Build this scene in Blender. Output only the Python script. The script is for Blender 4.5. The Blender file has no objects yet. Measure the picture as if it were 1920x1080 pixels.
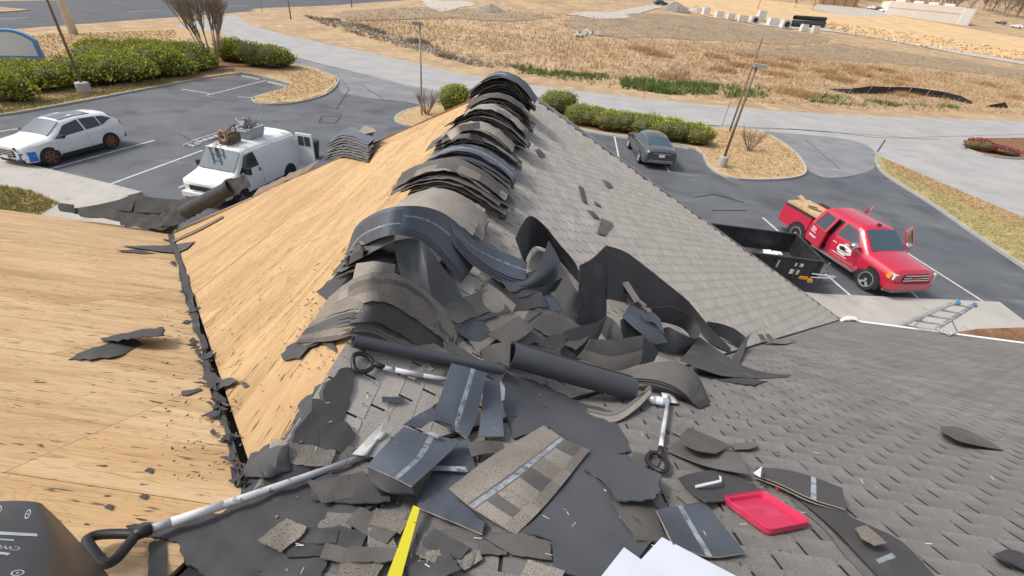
import bpy, bmesh, math, random
import numpy as np
from mathutils import Vector, Matrix
from mathutils.geometry import delaunay_2d_cdt
random.seed(7); rng = np.random.default_rng(7)
S = bpy.context.scene
COL = S.collection
R = math.radians

# ------------------------------------------------------------ camera, sky, sun, exposure
CAMZ = 8.5
RIGHT = Vector((0.99077, 0.10173, 0.08955)); UP = Vector((-0.13077, 0.54391, 0.82889)); FWD = Vector((-0.03562, 0.83296, -0.55219))
F = 827.96
CAM = Vector((0, 0, CAMZ))
cd = bpy.data.cameras.new('camera'); cam = bpy.data.objects.new('camera', cd); COL.objects.link(cam)
cam.matrix_world = Matrix(((RIGHT.x, UP.x, -FWD.x, 0), (RIGHT.y, UP.y, -FWD.y, 0), (RIGHT.z, UP.z, -FWD.z, CAMZ), (0, 0, 0, 1)))
cd.sensor_width = 36; cd.lens = F / 1920 * 36; cd.clip_end = 2000; cd.clip_start = 0.05
S.camera = cam

SUN_EL, SUN_AZ = 52, 262          # elevation; compass direction the sun stands in (degrees from +Y, clockwise)
W = bpy.data.worlds.new('World'); S.world = W; W.use_nodes = True
nt = W.node_tree; sky = nt.nodes.new('ShaderNodeTexSky'); sky.sky_type = 'NISHITA'; sky.sun_disc = False
sky.sun_elevation = R(SUN_EL); sky.sun_rotation = R(SUN_AZ); sky.air_density = 1.0; sky.dust_density = 4.0; sky.ozone_density = 1.0
hs = nt.nodes.new('ShaderNodeHueSaturation'); hs.inputs['Saturation'].default_value = 0.45; nt.links.new(sky.outputs[0], hs.inputs['Color']); nt.links.new(hs.outputs[0], nt.nodes['Background'].inputs[0]); nt.nodes['Background'].inputs[1].default_value = 0.13
sd = bpy.data.lights.new('sun', 'SUN'); sun = bpy.data.objects.new('sun', sd); COL.objects.link(sun)
sd.energy = 1.5; sd.angle = R(10); sd.color = (1.0, 0.93, 0.84)
sdir = Vector((math.sin(R(SUN_AZ)) * math.cos(R(SUN_EL)), math.cos(R(SUN_AZ)) * math.cos(R(SUN_EL)), math.sin(R(SUN_EL))))
sun.rotation_euler = sdir.to_track_quat('Z', 'Y').to_euler(); sun.location = (0, 0, 60)
S.view_settings.view_transform = 'Standard'; S.view_settings.look = 'None'
S.view_settings.exposure = 0.6; S.view_settings.gamma = 1; S.view_settings.use_curve_mapping = False
S.cycles.max_bounces = 5; S.cycles.use_denoising = True

# ------------------------------------------------------------ where things stand: rays onto ground and roof
def ray(px, py):
    return (RIGHT * ((px - 960) / F) - UP * ((py - 540) / F) + FWD)
TM, TG = math.tan(R(27.17)), math.tan(R(27.53))
YE, XR, RISE = 10.18, -0.866, 4.807
ZE = CAMZ - 1.15 - TM * YE
ZR = ZE + RISE
HW = RISE / TG
YJ = YE - RISE / TM
def zM(x, y): return CAMZ - 1.15 - TM * y
def zG(x, y): return ZR - TG * abs(x - XR)
def zroof(x, y): return max(zM(x, y), zG(x, y))
NM = Vector((0, TM, 1)).normalized(); NL = Vector((-TG, 0, 1)).normalized(); NR = Vector((TG, 0, 1)).normalized()
def nroof(x, y):
    if zM(x, y) >= zG(x, y): return NM
    return NL if x < XR else NR
def onG(px, py, h=0.0):
    d = ray(px, py); return CAM + d * ((h - CAMZ) / d.z)
def onS(px, py, h=0.0):
    """the point above the roof, h over it, seen at this place"""
    d = ray(px, py)
    g = lambda t: CAMZ + d.z * t - zroof(d.x * t, d.y * t) - h
    t = 0.15; st = 0.05
    while t < 40 and g(t + st) > 0: t += st
    a, b = t, t + st
    for _ in range(40):
        m = (a + b) / 2
        if g(m) > 0: a = m
        else: b = m
    return CAM + d * a
def onP(px, py, p0, n):
    d = ray(px, py); return CAM + d * ((p0 - CAM).dot(n) / d.dot(n))

# ------------------------------------------------------------ object helpers
def tagset(o, label=None, cat=None, group=None, kind=None):
    if label: o['label'] = label
    if cat: o['category'] = cat
    if group: o['group'] = group
    if kind: o['kind'] = kind
    return o
def empty(name, loc, label, cat, group=None, rz=0):
    o = bpy.data.objects.new(name, None); COL.objects.link(o); o.location = loc; o.rotation_euler = (0, 0, rz)
    o.empty_display_size = 0.2
    return tagset(o, label, cat, group)
def link(name, me, parent=None):
    o = bpy.data.objects.new(name, me); COL.objects.link(o)
    if parent is not None: o.parent = parent
    return o
def mesh(name, verts, faces, mats, smooth=False, fmat=None, tint=None, sharp=None):
    me = bpy.data.meshes.new(name); me.from_pydata([tuple(v) for v in verts], [], faces)
    for m in (mats if isinstance(mats, (list, tuple)) else [mats]): me.materials.append(m)
    if fmat is not None: me.polygons.foreach_set('material_index', fmat)
    if smooth: me.polygons.foreach_set('use_smooth', [True] * len(me.polygons))
    if tint is not None:
        a = me.attributes.new('tint', 'FLOAT', 'FACE'); a.data.foreach_set('value', tint)
    me.update()
    if sharp is not None: me.set_sharp_from_angle(angle=R(sharp))
    return me
class MB:
    def __init__(s): s.v = []; s.f = []; s.m = []; s.t = []
    def add(s, vs, fs, mi=0, t=0.5):
        b = len(s.v); s.v += [Vector(v) for v in vs]; s.f += [tuple(b + i for i in f) for f in fs]; s.m += [mi] * len(fs); s.t += [t] * len(fs); return s
    def box(s, c, size, rot=None, mi=0, t=0.5):
        c = Vector(c); hx, hy, hz = size[0] / 2, size[1] / 2, size[2] / 2
        vs = [Vector((x, y, z)) for z in (-hz, hz) for x, y in ((-hx, -hy), (hx, -hy), (hx, hy), (-hx, hy))]
        if rot is not None: vs = [rot @ v for v in vs]
        return s.add([c + v for v in vs], [(3, 2, 1, 0), (4, 5, 6, 7), (0, 1, 5, 4), (1, 2, 6, 5), (2, 3, 7, 6), (3, 0, 4, 7)], mi, t)
    def hexa(s, lo, hi, mi=0, t=0.5):
        """4 bottom corners, 4 top corners"""
        return s.add(list(lo) + list(hi), [(3, 2, 1, 0), (4, 5, 6, 7), (0, 1, 5, 4), (1, 2, 6, 5), (2, 3, 7, 6), (3, 0, 4, 7)], mi, t)
    def tube(s, pts, rad, n=8, mi=0, caps=True, flat=1.0):
        pts = [Vector(p) for p in pts]; rs = rad if isinstance(rad, (list, tuple)) else [rad] * len(pts)
        rings = []; prev = None
        for i, p in enumerate(pts):
            d = (pts[min(i + 1, len(pts) - 1)] - pts[max(i - 1, 0)]).normalized()
            if prev is None:
                a = d.cross(Vector((0, 0, 1)))
                if a.length < 1e-3: a = d.cross(Vector((1, 0, 0)))
            else: a = prev - d * prev.dot(d)
            a.normalize(); prev = a; b = d.cross(a)
            rings.append([p + (a * math.cos(2 * math.pi * k / n) + b * math.sin(2 * math.pi * k / n) * flat) * rs[i] for k in range(n)])
        vs = [v for r in rings for v in r]; fs = []
        for i in range(len(pts) - 1):
            for k in range(n):
                fs.append((i * n + k, i * n + (k + 1) % n, (i + 1) * n + (k + 1) % n, (i + 1) * n + k))
        if caps:
            fs.append(tuple(range(n - 1, -1, -1))); fs.append(tuple((len(pts) - 1) * n + k for k in range(n)))
        return s.add(vs, fs, mi)
    def lathe(s, c, axis, prof, n=20, mi=0):
        """prof: list of (along, radius)"""
        c = Vector(c); d = Vector(axis).normalized(); a = d.cross(Vector((0, 0, 1)))
        if a.length < 1e-3: a = d.cross(Vector((1, 0, 0)))
        a.normalize(); b = d.cross(a); vs = []
        for (t, r) in prof:
            for k in range(n):
                an = 2 * math.pi * k / n; vs.append(c + d * t + (a * math.cos(an) + b * math.sin(an)) * r)
        fs = []
        for i in range(len(prof) - 1):
            for k in range(n): fs.append((i * n + k, i * n + (k + 1) % n, (i + 1) * n + (k + 1) % n, (i + 1) * n + k))
        return s.add(vs, fs, mi)
    def obj(s, name, mats, parent=None, smooth=False, sharp=None, origin=None, tint=False):
        vs = s.v
        if origin is not None: o0 = Vector(origin); vs = [v - o0 for v in vs]
        me = mesh(name, vs, s.f, mats, smooth or sharp is not None, s.m, s.t if tint else None, sharp)
        o = link(name, me, parent)
        if origin is not None: o.location = origin
        return o
def fixn(me):
    bm = bmesh.new(); bm.from_mesh(me); bmesh.ops.recalc_face_normals(bm, faces=bm.faces); bm.to_mesh(me); bm.free()

# ------------------------------------------------------------ materials
def mat(name, c1, c2=None, scale=5, rough=0.8, bump=0.0, bscale=None, stretch=(1, 1, 1), c3=None, s3=60, a3=(0.55, 0.7), detail=6, rnd=0.0, metal=0, spec=0.3, tint=0.0, c4=None, s4=2, a4=(0.5, 0.65), contrast=(0.35, 0.65), coat=0, st3=(1, 1, 1), extra=None):
    m = bpy.data.materials.new(name); m.use_nodes = True; n = m.node_tree; L = n.links
    b = n.nodes['Principled BSDF']; b.inputs['Roughness'].default_value = rough; b.inputs['Metallic'].default_value = metal
    b.inputs['Specular IOR Level'].default_value = spec; b.inputs['Coat Weight'].default_value = coat
    b.inputs['Base Color'].default_value = (*c1, 1)
    tc = n.nodes.new('ShaderNodeTexCoord')
    def noise(sc, st=(1, 1, 1), det=detail, dist=0):
        mp = n.nodes.new('ShaderNodeMapping'); mp.inputs['Scale'].default_value = st
        if rnd:
            oi = n.nodes.new('ShaderNodeObjectInfo'); mu = n.nodes.new('ShaderNodeMath'); mu.operation = 'MULTIPLY'; mu.inputs[1].default_value = 37
            L.new(oi.outputs['Random'], mu.inputs[0]); cx = n.nodes.new('ShaderNodeCombineXYZ')
            for i in range(3): L.new(mu.outputs[0], cx.inputs[i])
            L.new(cx.outputs[0], mp.inputs['Location'])
        L.new(tc.outputs['Object'], mp.inputs['Vector'])
        t = n.nodes.new('ShaderNodeTexNoise'); t.inputs['Scale'].default_value = sc; t.inputs['Detail'].default_value = det; t.inputs['Distortion'].default_value = dist
        L.new(mp.outputs[0], t.inputs['Vector']); return t.outputs['Fac']
    def ramp(f, lo, hi):
        r = n.nodes.new('ShaderNodeMapRange'); r.inputs[1].default_value = lo; r.inputs[2].default_value = hi; r.clamp = True
        L.new(f, r.inputs[0]); return r.outputs[0]
    def mix(f, a, c, mode='MIX'):
        x = n.nodes.new('ShaderNodeMix'); x.data_type = 'RGBA'; x.blend_type = mode
        if isinstance(f, float): x.inputs[0].default_value = f
        else: L.new(f, x.inputs[0])
        if isinstance(a, tuple): x.inputs[6].default_value = (*a, 1)
        else: L.new(a, x.inputs[6])
        if isinstance(c, tuple): x.inputs[7].default_value = (*c, 1)
        else: L.new(c, x.inputs[7])
        return x.outputs[2]
    col = None
    if c2: col = mix(ramp(noise(scale, stretch), *contrast), c1, c2)
    if c4: col = mix(ramp(noise(s4), *a4), col or c1, c4)
    if c3: col = mix(ramp(noise(s3, st3, 3), *a3), col or c1, c3)
    if tint:
        at = n.nodes.new('ShaderNodeAttribute'); at.attribute_name = 'tint'
        r = n.nodes.new('ShaderNodeMapRange'); r.inputs[3].default_value = 1 - tint; r.inputs[4].default_value = 1 + tint; L.new(at.outputs['Fac'], r.inputs[0])
        cb = n.nodes.new('ShaderNodeCombineColor')
        for i in range(3): L.new(r.outputs[0], cb.inputs[i])
        col = mix(1.0, col or c1, cb.outputs[0], 'MULTIPLY')
    if rnd:
        oi = n.nodes.new('ShaderNodeObjectInfo'); r = n.nodes.new('ShaderNodeMapRange'); r.inputs[3].default_value = 1 - rnd; r.inputs[4].default_value = 1 + rnd; L.new(oi.outputs['Random'], r.inputs[0])
        cb = n.nodes.new('ShaderNodeCombineColor')
        for i in range(3): L.new(r.outputs[0], cb.inputs[i])
        col = mix(1.0, col or c1, cb.outputs[0], 'MULTIPLY')
    if col is not None: L.new(col, b.inputs['Base Color'])
    if bump:
        bp = n.nodes.new('ShaderNodeBump'); bp.inputs['Strength'].default_value = bump; bp.inputs['Distance'].default_value = 0.01
        L.new(noise(bscale or scale, stretch), bp.inputs['Height']); L.new(bp.outputs[0], b.inputs['Normal'])
    return m
def plain(name, c, rough=0.5, metal=0, coat=0, spec=0.4): return mat(name, c, rough=rough, metal=metal, coat=coat, spec=spec)

def plywood_mat(name, ca, cb_, cs):
    m = bpy.data.materials.new(name); m.use_nodes = True; n = m.node_tree; L = n.links; b = n.nodes['Principled BSDF']
    b.inputs['Roughness'].default_value = 0.75; b.inputs['Specular IOR Level'].default_value = 0.2
    tc = n.nodes.new('ShaderNodeTexCoord'); oi = n.nodes.new('ShaderNodeObjectInfo')
    off = n.nodes.new('ShaderNodeVectorMath'); off.operation = 'MULTIPLY_ADD'; cx = n.nodes.new('ShaderNodeCombineXYZ')
    for i in range(3): L.new(oi.outputs['Random'], cx.inputs[i])
    L.new(cx.outputs[0], off.inputs[0]); off.inputs[1].default_value = (41, 23, 7); L.new(tc.outputs['Object'], off.inputs[2])
    def nz(scale, st, det=5, dist=0.0):
        mp = n.nodes.new('ShaderNodeMapping'); mp.inputs['Scale'].default_value = st; L.new(off.outputs[0], mp.inputs['Vector'])
        t = n.nodes.new('ShaderNodeTexNoise'); t.inputs['Scale'].default_value = scale; t.inputs['Detail'].default_value = det; t.inputs['Distortion'].default_value = dist; L.new(mp.outputs[0], t.inputs['Vector']); return t.outputs['Fac']
    def rm(f, lo, hi, a=0.0, c=1.0):
        r = n.nodes.new('ShaderNodeMapRange'); r.inputs[1].default_value = lo; r.inputs[2].default_value = hi; r.inputs[3].default_value = a; r.inputs[4].default_value = c; L.new(f, r.inputs[0]); return r.outputs[0]
    def mix(f, a, c):
        x = n.nodes.new('ShaderNodeMix'); x.data_type = 'RGBA'; L.new(f, x.inputs[0])
        for k, v in ((6, a), (7, c)):
            if isinstance(v, tuple): x.inputs[k].default_value = (*v, 1)
            else: L.new(v, x.inputs[k])
        return x.outputs[2]
    grain = nz(4.0, (0.6, 9, 4), 9, 1.6)
    c = mix(rm(grain, 0.3, 0.7), ca, cb_)
    c = mix(rm(nz(1.0, (0.5, 1.6, 1), 4), 0.46, 0.62, 0, 0.9), c, cs)
    # grain lines: contour lines of a slow stretched field
    slow = nz(1.1, (0.45, 3.0, 2), 2, 0.6)
    mu = n.nodes.new('ShaderNodeMath'); mu.operation = 'MULTIPLY'; mu.inputs[1].default_value = 330; L.new(slow, mu.inputs[0])
    si = n.nodes.new('ShaderNodeMath'); si.operation = 'SINE'; L.new(mu.outputs[0], si.inputs[0])
    dk = tuple(v * 0.68 for v in cb_)
    lm = n.nodes.new('ShaderNodeMath'); lm.operation = 'MULTIPLY'; L.new(rm(si.outputs[0], 0.3, 1.0, 0, 0.5), lm.inputs[0]); L.new(rm(nz(2.5, (0.6, 2, 1), 3), 0.4, 0.6), lm.inputs[1])
    c = mix(lm.outputs[0], c, dk)
    # torn splinters and knots
    c = mix(rm(nz(2.2, (0.35, 3.2, 1), 7, 1.2), 0.50, 0.70, 0, 0.62), c, (0.31, 0.19, 0.085))
    c = mix(rm(nz(14, (0.30, 5.5, 1), 5, 1.5), 0.52, 0.66, 0, 0.45), c, (0.27, 0.165, 0.075))
    c = mix(rm(nz(5.5, (0.6, 7, 1), 4, 0.8), 0.62, 0.70, 0, 0.6), c, (0.24, 0.15, 0.075))
    c = mix(rm(nz(9, (0.6, 4.5, 1), 3, 0.5), 0.645, 0.70, 0, 0.9), c, (0.06, 0.045, 0.033))
    c = mix(rm(nz(24, (0.45, 1.5, 1), 2), 0.685, 0.72, 0, 0.9), c, (0.03, 0.028, 0.028))
    # faint brightness differences between sheets
    r = rm(oi.outputs['Random'], 0, 1, 0.94, 1.05); cb = n.nodes.new('ShaderNodeCombineColor')
    for i in range(3): L.new(r, cb.inputs[i])
    x = n.nodes.new('ShaderNodeMix'); x.data_type = 'RGBA'; x.blend_type = 'MULTIPLY'; x.inputs[0].default_value = 1; L.new(c, x.inputs[6]); L.new(cb.outputs[0], x.inputs[7])
    L.new(x.outputs[2], b.inputs['Base Color'])
    bp = n.nodes.new('ShaderNodeBump'); bp.inputs['Strength'].default_value = 0.35; bp.inputs['Distance'].default_value = 0.006; L.new(grain, bp.inputs['Height']); L.new(bp.outputs[0], b.inputs['Normal'])
    return m
MT = {}
MT['ply_a'] = plywood_mat('plywood pale', (0.60, 0.435, 0.26), (0.52, 0.36, 0.20), (0.48, 0.31, 0.155))
MT['ply_b'] = plywood_mat('plywood golden', (0.56, 0.385, 0.205), (0.48, 0.315, 0.155), (0.43, 0.28, 0.145))
MT['lumber'] = mat('cut plywood edge', (0.42, 0.26, 0.12), (0.28, 0.16, 0.07), 20, 0.8)
MT['shR'] = mat('shingle granules with painted light', (0.455, 0.425, 0.385), (0.41, 0.38, 0.345), 3, 0.95, 0.4, 240, c3=(0.22, 0.205, 0.185), s3=170, a3=(0.54, 0.66), tint=0.07, spec=0.15)  # right slope granules coloured paler to imitate the brighter light on it
MT['shM'] = mat('grey brown shingle granules', (0.255, 0.243, 0.230), (0.205, 0.196, 0.187), 1.3, 0.95, 0.5, 260, c3=(0.09, 0.084, 0.08), s3=300, a3=(0.54, 0.66), tint=0.07, spec=0.15, c4=(0.165, 0.158, 0.151), s4=4.5, a4=(0.5, 0.72))
MT['gran'] = mat('torn shingle granules', (0.29, 0.26, 0.225), (0.21, 0.19, 0.168), 3, 0.95, 0.5, 220, c3=(0.075, 0.068, 0.06), s3=240, a3=(0.54, 0.63), rnd=0.18, spec=0.15)
MT['gran_d'] = mat('dark shingle granules', (0.14, 0.131, 0.124), (0.10, 0.096, 0.092), 4, 0.95, 0.5, 220, c3=(0.17, 0.16, 0.15), s3=260, a3=(0.6, 0.68), rnd=0.2, spec=0.15)
MT['gran_l'] = mat('pale shingle granules', (0.33, 0.30, 0.265), (0.26, 0.235, 0.205), 4, 0.95, 0.4, 220, c3=(0.14, 0.13, 0.12), s3=240, a3=(0.56, 0.64), rnd=0.1, spec=0.15)
MT['back'] = mat('bluish asphalt backing', (0.092, 0.108, 0.136), (0.068, 0.08, 0.10), 2.5, 0.62, 0.15, 60, c3=(0.12, 0.13, 0.15), s3=14, a3=(0.62, 0.75), rnd=0.22, spec=0.35)
MT['felt'] = mat('black roofing felt', (0.070, 0.069, 0.071), (0.055, 0.0545, 0.057), 2, 0.8, 0.12, 30, rnd=0.16, spec=0.3, c3=(0.085, 0.085, 0.088), s3=5, a3=(0.55, 0.75))
MT['felt_b'] = mat('smooth dark membrane', (0.072, 0.077, 0.088), (0.058, 0.062, 0.071), 2, 0.55, 0.08, 14, rnd=0.1, spec=0.4)
MT['edge'] = plain('torn pale shingle edge', (0.30, 0.27, 0.23), 0.9)
MT['seal'] = mat('pale sealant strip', (0.33, 0.37, 0.41), (0.20, 0.225, 0.25), 16, 0.6, c3=(0.10, 0.115, 0.135), s3=30, a3=(0.5, 0.66))
MT['deckblack'] = plain('dark underside', (0.02, 0.018, 0.017), 0.9)
MT['white'] = plain('white painted metal', (0.75, 0.75, 0.74), 0.4)
MT['wall'] = mat('pale stucco', (0.5, 0.47, 0.42), (0.45, 0.42, 0.38), 4, 0.9)
# ------------------------------------------------------------ the house: walls, roof planes, plywood sheets, shingles
def clip(poly, a, b, c):
    """keep a*x+b*y<=c"""
    out = []
    for i in range(len(poly)):
        p, q = poly[i], poly[(i + 1) % len(poly)]
        dp, dq = a * p[0] + b * p[1] - c, a * q[0] + b * q[1] - c
        if dp <= 0: out.append(p)
        if dp * dq < 0:
            t = dp / (dp - dq); out.append((p[0] + (q[0] - p[0]) * t, p[1] + (q[1] - p[1]) * t))
    return out
house = empty('house', (0, YE, 0), 'large hip-and-gable house roof, half stripped to bare plywood and half still shingled', 'house')
def hpart(name, me, parent=house):
    o = link(name, me, parent); o.matrix_parent_inverse = Matrix.Translation((0, -YE, 0)) if parent is house else Matrix(); return o
XL, XRT, YB = -22.0, 16.0, -9.0
# walls under the eaves
mb = MB()
mb.box(((XL + XRT) / 2, YE - 0.6, (ZE - 0.25) / 2), (XRT - XL - 1, 0.2, ZE - 0.25))
mb.box((XL + .5, (YE + YB) / 2, ZE / 2), (0.2, YE - YB - 1.5, ZE - 0.25)); mb.box((XRT - .5, (YE + YB) / 2, ZE / 2), (0.2, YE - YB - 1.5, ZE - 0.25))
mb.box(((XL + XRT) / 2, YB + .6, ZE / 2), (XRT - XL - 1, 0.2, ZE - 0.25))
w_ = mb.obj('wall', MT['wall'], house); w_.matrix_parent_inverse = Matrix.Translation((0, -YE, 0))
g = MB(); g.add([(XR - HW + .4, YE - .35, ZE), (XR + HW - .4, YE - .35, ZE), (XR, YE - .35, ZR - .25), (XR - HW + .4, YE - .5, ZE), (XR + HW - .4, YE - .5, ZE), (XR, YE - .5, ZR - .25)], [(0, 2, 1), (3, 4, 5), (0, 1, 4, 3), (1, 2, 5, 4), (2, 0, 3, 5)])
w2 = g.obj('gable_wall', MT['wall'], house); w2.matrix_parent_inverse = Matrix.Translation((0, -YE, 0))
# roof body just under the sheets (dark deck and felt)
U = 0.035
mb = MB()
ytop = -0.35
ztop = zM(0, ytop)
def Mp(x, y, d=0): return Vector((x, y, zM(x, y))) - NM * d
mb.hexa([Mp(XL, ytop, .2), Mp(XRT, ytop, .2), Mp(XRT, YE - .02, .2), Mp(XL, YE - .02, .2)], [Mp(XL, ytop, U), Mp(XRT, ytop, U), Mp(XRT, YE - .02, U), Mp(XL, YE - .02, U)])
def bk(x, y, d): return Vector((x, y, ztop - TM * (ytop - y))) + Vector((0, TM, -1)).normalized() * d
mb.hexa([bk(XL, YB, .2), bk(XRT, YB, .2), bk(XRT, ytop, .2), bk(XL, ytop, .2)], [bk(XL, YB, U), bk(XRT, YB, U), bk(XRT, ytop, U), bk(XL, ytop, U)])
o = mb.obj('main_roof', MT['deckblack'], house); o.matrix_parent_inverse = Matrix.Translation((0, -YE, 0))
mb = MB()
ye = YE - .02
for s in (-1, 1):
    n = NL if s < 0 else NR
    A = Vector((XR, YJ, ZR)); B = Vector((XR, ye, ZR)); C = Vector((XR + s * HW, ye, ZE))
    tri = [A, B, C]
    mb.add([p - n * U for p in tri] + [p - n * .16 for p in tri], [(0, 1, 2), (5, 4, 3), (0, 3, 4, 1), (1, 4, 5, 2), (2, 5, 3, 0)])
o = mb.obj('gable_roof', MT['deckblack'], house); o.matrix_parent_inverse = Matrix.Translation((0, -YE, 0)); fixn(o.data)

def sheet_part(poly, frame, th, m, name='plywood_sheet', top=0.0):
    """poly in plane coords (u,v); frame=(origin,eu,ev,n); u is the grain"""
    if len(poly) < 3: return
    o0, eu, ev, n = frame
    cu = sum(p[0] for p in poly) / len(poly); cv = sum(p[1] for p in poly) / len(poly)
    A = [(p[0] - cu, p[1] - cv, top) for p in poly]; B = [(p[0] - cu, p[1] - cv, top - th) for p in poly]; k = len(poly)
    me = mesh(name, A + B, [tuple(range(k)), tuple(range(2 * k - 1, k - 1, -1))] + [(i, i + k, (i + 1) % k + k, (i + 1) % k) for i in range(k)], [m, MT['lumber']], fmat=[0, 0] + [1] * k)
    fixn(me)
    o = link(name, me, house)
    M = Matrix(((eu.x, ev.x, n.x, 0), (eu.y, ev.y, n.y, 0), (eu.z, ev.z, n.z, 0), (0, 0, 0, 1)))
    o.matrix_world = Matrix.Translation(o0 + eu * cu + ev * cv) @ M
    o.matrix_parent_inverse = Matrix.Translation((0, -YE, 0)); o.matrix_basis = Matrix.Translation(o0 + eu * cu + ev * cv) @ M
    return o
cM = math.cos(R(27.17)); cG = math.cos(R(27.53))
frM = (Vector((0, 0, zM(0, 0))), Vector((1, 0, 0)), Vector((0, cM, -math.sin(R(27.17)))), NM)
frL = (Vector((XR, 0, ZR)), Vector((0, 1, 0)), Vector((-cG, 0, -math.sin(R(27.53)))), NL)
frR = (Vector((XR, 0, ZR)), Vector((0, -1, 0)), Vector((cG, 0, -math.sin(R(27.53)))), NR)
SU, SV, GP = 2.1, 1.06, 0.0022
VM = YE / cM; VG = HW / cG
# main roof, left half: bare sheets
r = 0; v = VM
while v > -0.4:
    u = -24 + (r % 2) * SU / 2 + 0.23
    while u < XR + .2:
        p = [(u + GP, v - SV + GP), (u + SU - GP, v - SV + GP), (u + SU - GP, v - GP), (u + GP, v - GP)]
        p = clip(p, 1, 0, XR)                                   # x<=XR
        # valley: x <= XR - (y-YJ)/(YE-YJ)*HW
        k = HW / (YE - YJ)
        p = clip(p, 1, cM * k, XR + YJ * k - 0.02)
        p = clip(p, 0, -1, 0.38)
        if len(p) >= 3 and max(q[0] for q in p) > -20: sheet_part(p, frM, .016, MT['ply_a'], top=random.uniform(-.002, .001))
        u += SU
    v -= SV; r += 1
# gable, left slope: bare sheets
r = 0; v = VG
while v > 0:
    u = YE + (r % 2) * SU / 2
    while u > YJ - SU:
        p = [(u - SU + GP, v - SV + GP), (u - GP, v - SV + GP), (u - GP, v - GP), (u - SU + GP, v - GP)]
        k = (YE - YJ) / VG
        p = clip(p, -1, k, -YJ - 0.02)                           # y >= YJ + v*k
        p = clip(p, 0, -1, -0.015); p = clip(p, 1, 0, YE)
        if len(p) >= 3: sheet_part(p, frL, .016, MT['ply_b'], top=random.uniform(-.002, .001))
        u -= SU
    v -= SV; r += 1

# shingle tabs
TW, TE, TGAP = 0.241, 0.106, 0.012
tabs = []            # (frame, u, v_bottom, material key)
def addtabs(fr, key, urange, vrange, inside):
    row = 0; v = vrange[1]
    while v > vrange[0]:
        u = urange[0] + (row * 0.437 * TW) % TW + random.uniform(-.012, .012)
        while u < urange[1]:
            if inside(u + TW / 2, v - TE / 2): tabs.append((fr, u, v, key))
            u += TW
        v -= TE; row += 1
kM = HW / (YE - YJ)
addtabs(frM, 'shM', (XR, XRT), (-.35, VM), lambda u, v: (u > XR + .08 if v * cM < YJ else u > XR + (v * cM - YJ) * kM - .12))
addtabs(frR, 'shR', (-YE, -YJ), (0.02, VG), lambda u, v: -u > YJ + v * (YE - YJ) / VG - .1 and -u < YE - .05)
def tabverts(w, e, lift, th, ov=0.03):
    # lower edge proud, upper edge tucked under the next course
    top = [(0, -e - ov, -.0014), (w, -e - ov, -.0014), (w, 0, lift), (0, 0, lift)]
    return top + [(x, y, z - th) for x, y, z in top]
TF = [(0, 1, 2, 3), (3, 2, 6, 7), (0, 3, 7, 4), (2, 1, 5, 6)]
def pj(p):
    d = p - CAM; z = d.dot(FWD); return (960 + F * d.dot(RIGHT) / z, 540 - F * d.dot(UP) / z, z)
def tabsize(t):
    fr, u, v, k = t
    q = [pj(fr[0] + fr[1] * a + fr[2] * b) for a, b in ((u, v), (u + TW, v), (u + TW, v - TE), (u, v - TE))]
    if min(x[2] for x in q) < .1: return 0
    ar = abs(sum(q[i][0] * q[(i + 1) % 4][1] - q[(i + 1) % 4][0] * q[i][1] for i in range(4))) / 2
    cx, cy = q[0][0], q[0][1]
    if not (-20 < cx < 1940 and -20 < cy < 1100): return 0
    # mostly under the sheets and scraps in the middle
    if fr is frM and cx < 1150 and cy < 930: ar *= 0.05
    return ar
tabs.sort(key=tabsize, reverse=True)
variants = {}
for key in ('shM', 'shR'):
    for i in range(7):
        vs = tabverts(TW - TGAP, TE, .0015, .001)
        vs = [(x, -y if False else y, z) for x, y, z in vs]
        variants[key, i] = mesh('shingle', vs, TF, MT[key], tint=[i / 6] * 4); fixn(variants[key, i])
bulk = {'shM': MB(), 'shR': MB()}
for i, (fr, u, v, key) in enumerate(tabs):
    o0, eu, ev, n = fr
    lift = random.uniform(.0011, .002); ti = random.randrange(7)
    u += random.uniform(-.0016, .0016); v += random.uniform(-.002, .002)
    if i < 300:
        o = link('shingle', variants[key, ti], house)
        M = Matrix(((eu.x, ev.x, n.x, 0), (eu.y, ev.y, n.y, 0), (eu.z, ev.z, n.z, 0), (0, 0, 0, 1)))
        o.matrix_parent_inverse = Matrix.Translation((0, -YE, 0)); o.matrix_basis = Matrix.Translation(o0 + eu * u + ev * v + n * (lift - .0015)) @ M
    else:
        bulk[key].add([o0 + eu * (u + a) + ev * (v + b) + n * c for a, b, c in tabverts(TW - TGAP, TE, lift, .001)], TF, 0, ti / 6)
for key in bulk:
    o = bulk[key].obj('shingle_field', MT[key], house, tint=True); o.matrix_parent_inverse = Matrix.Translation((0, -YE, 0)); o['kind'] = 'stuff'
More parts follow.
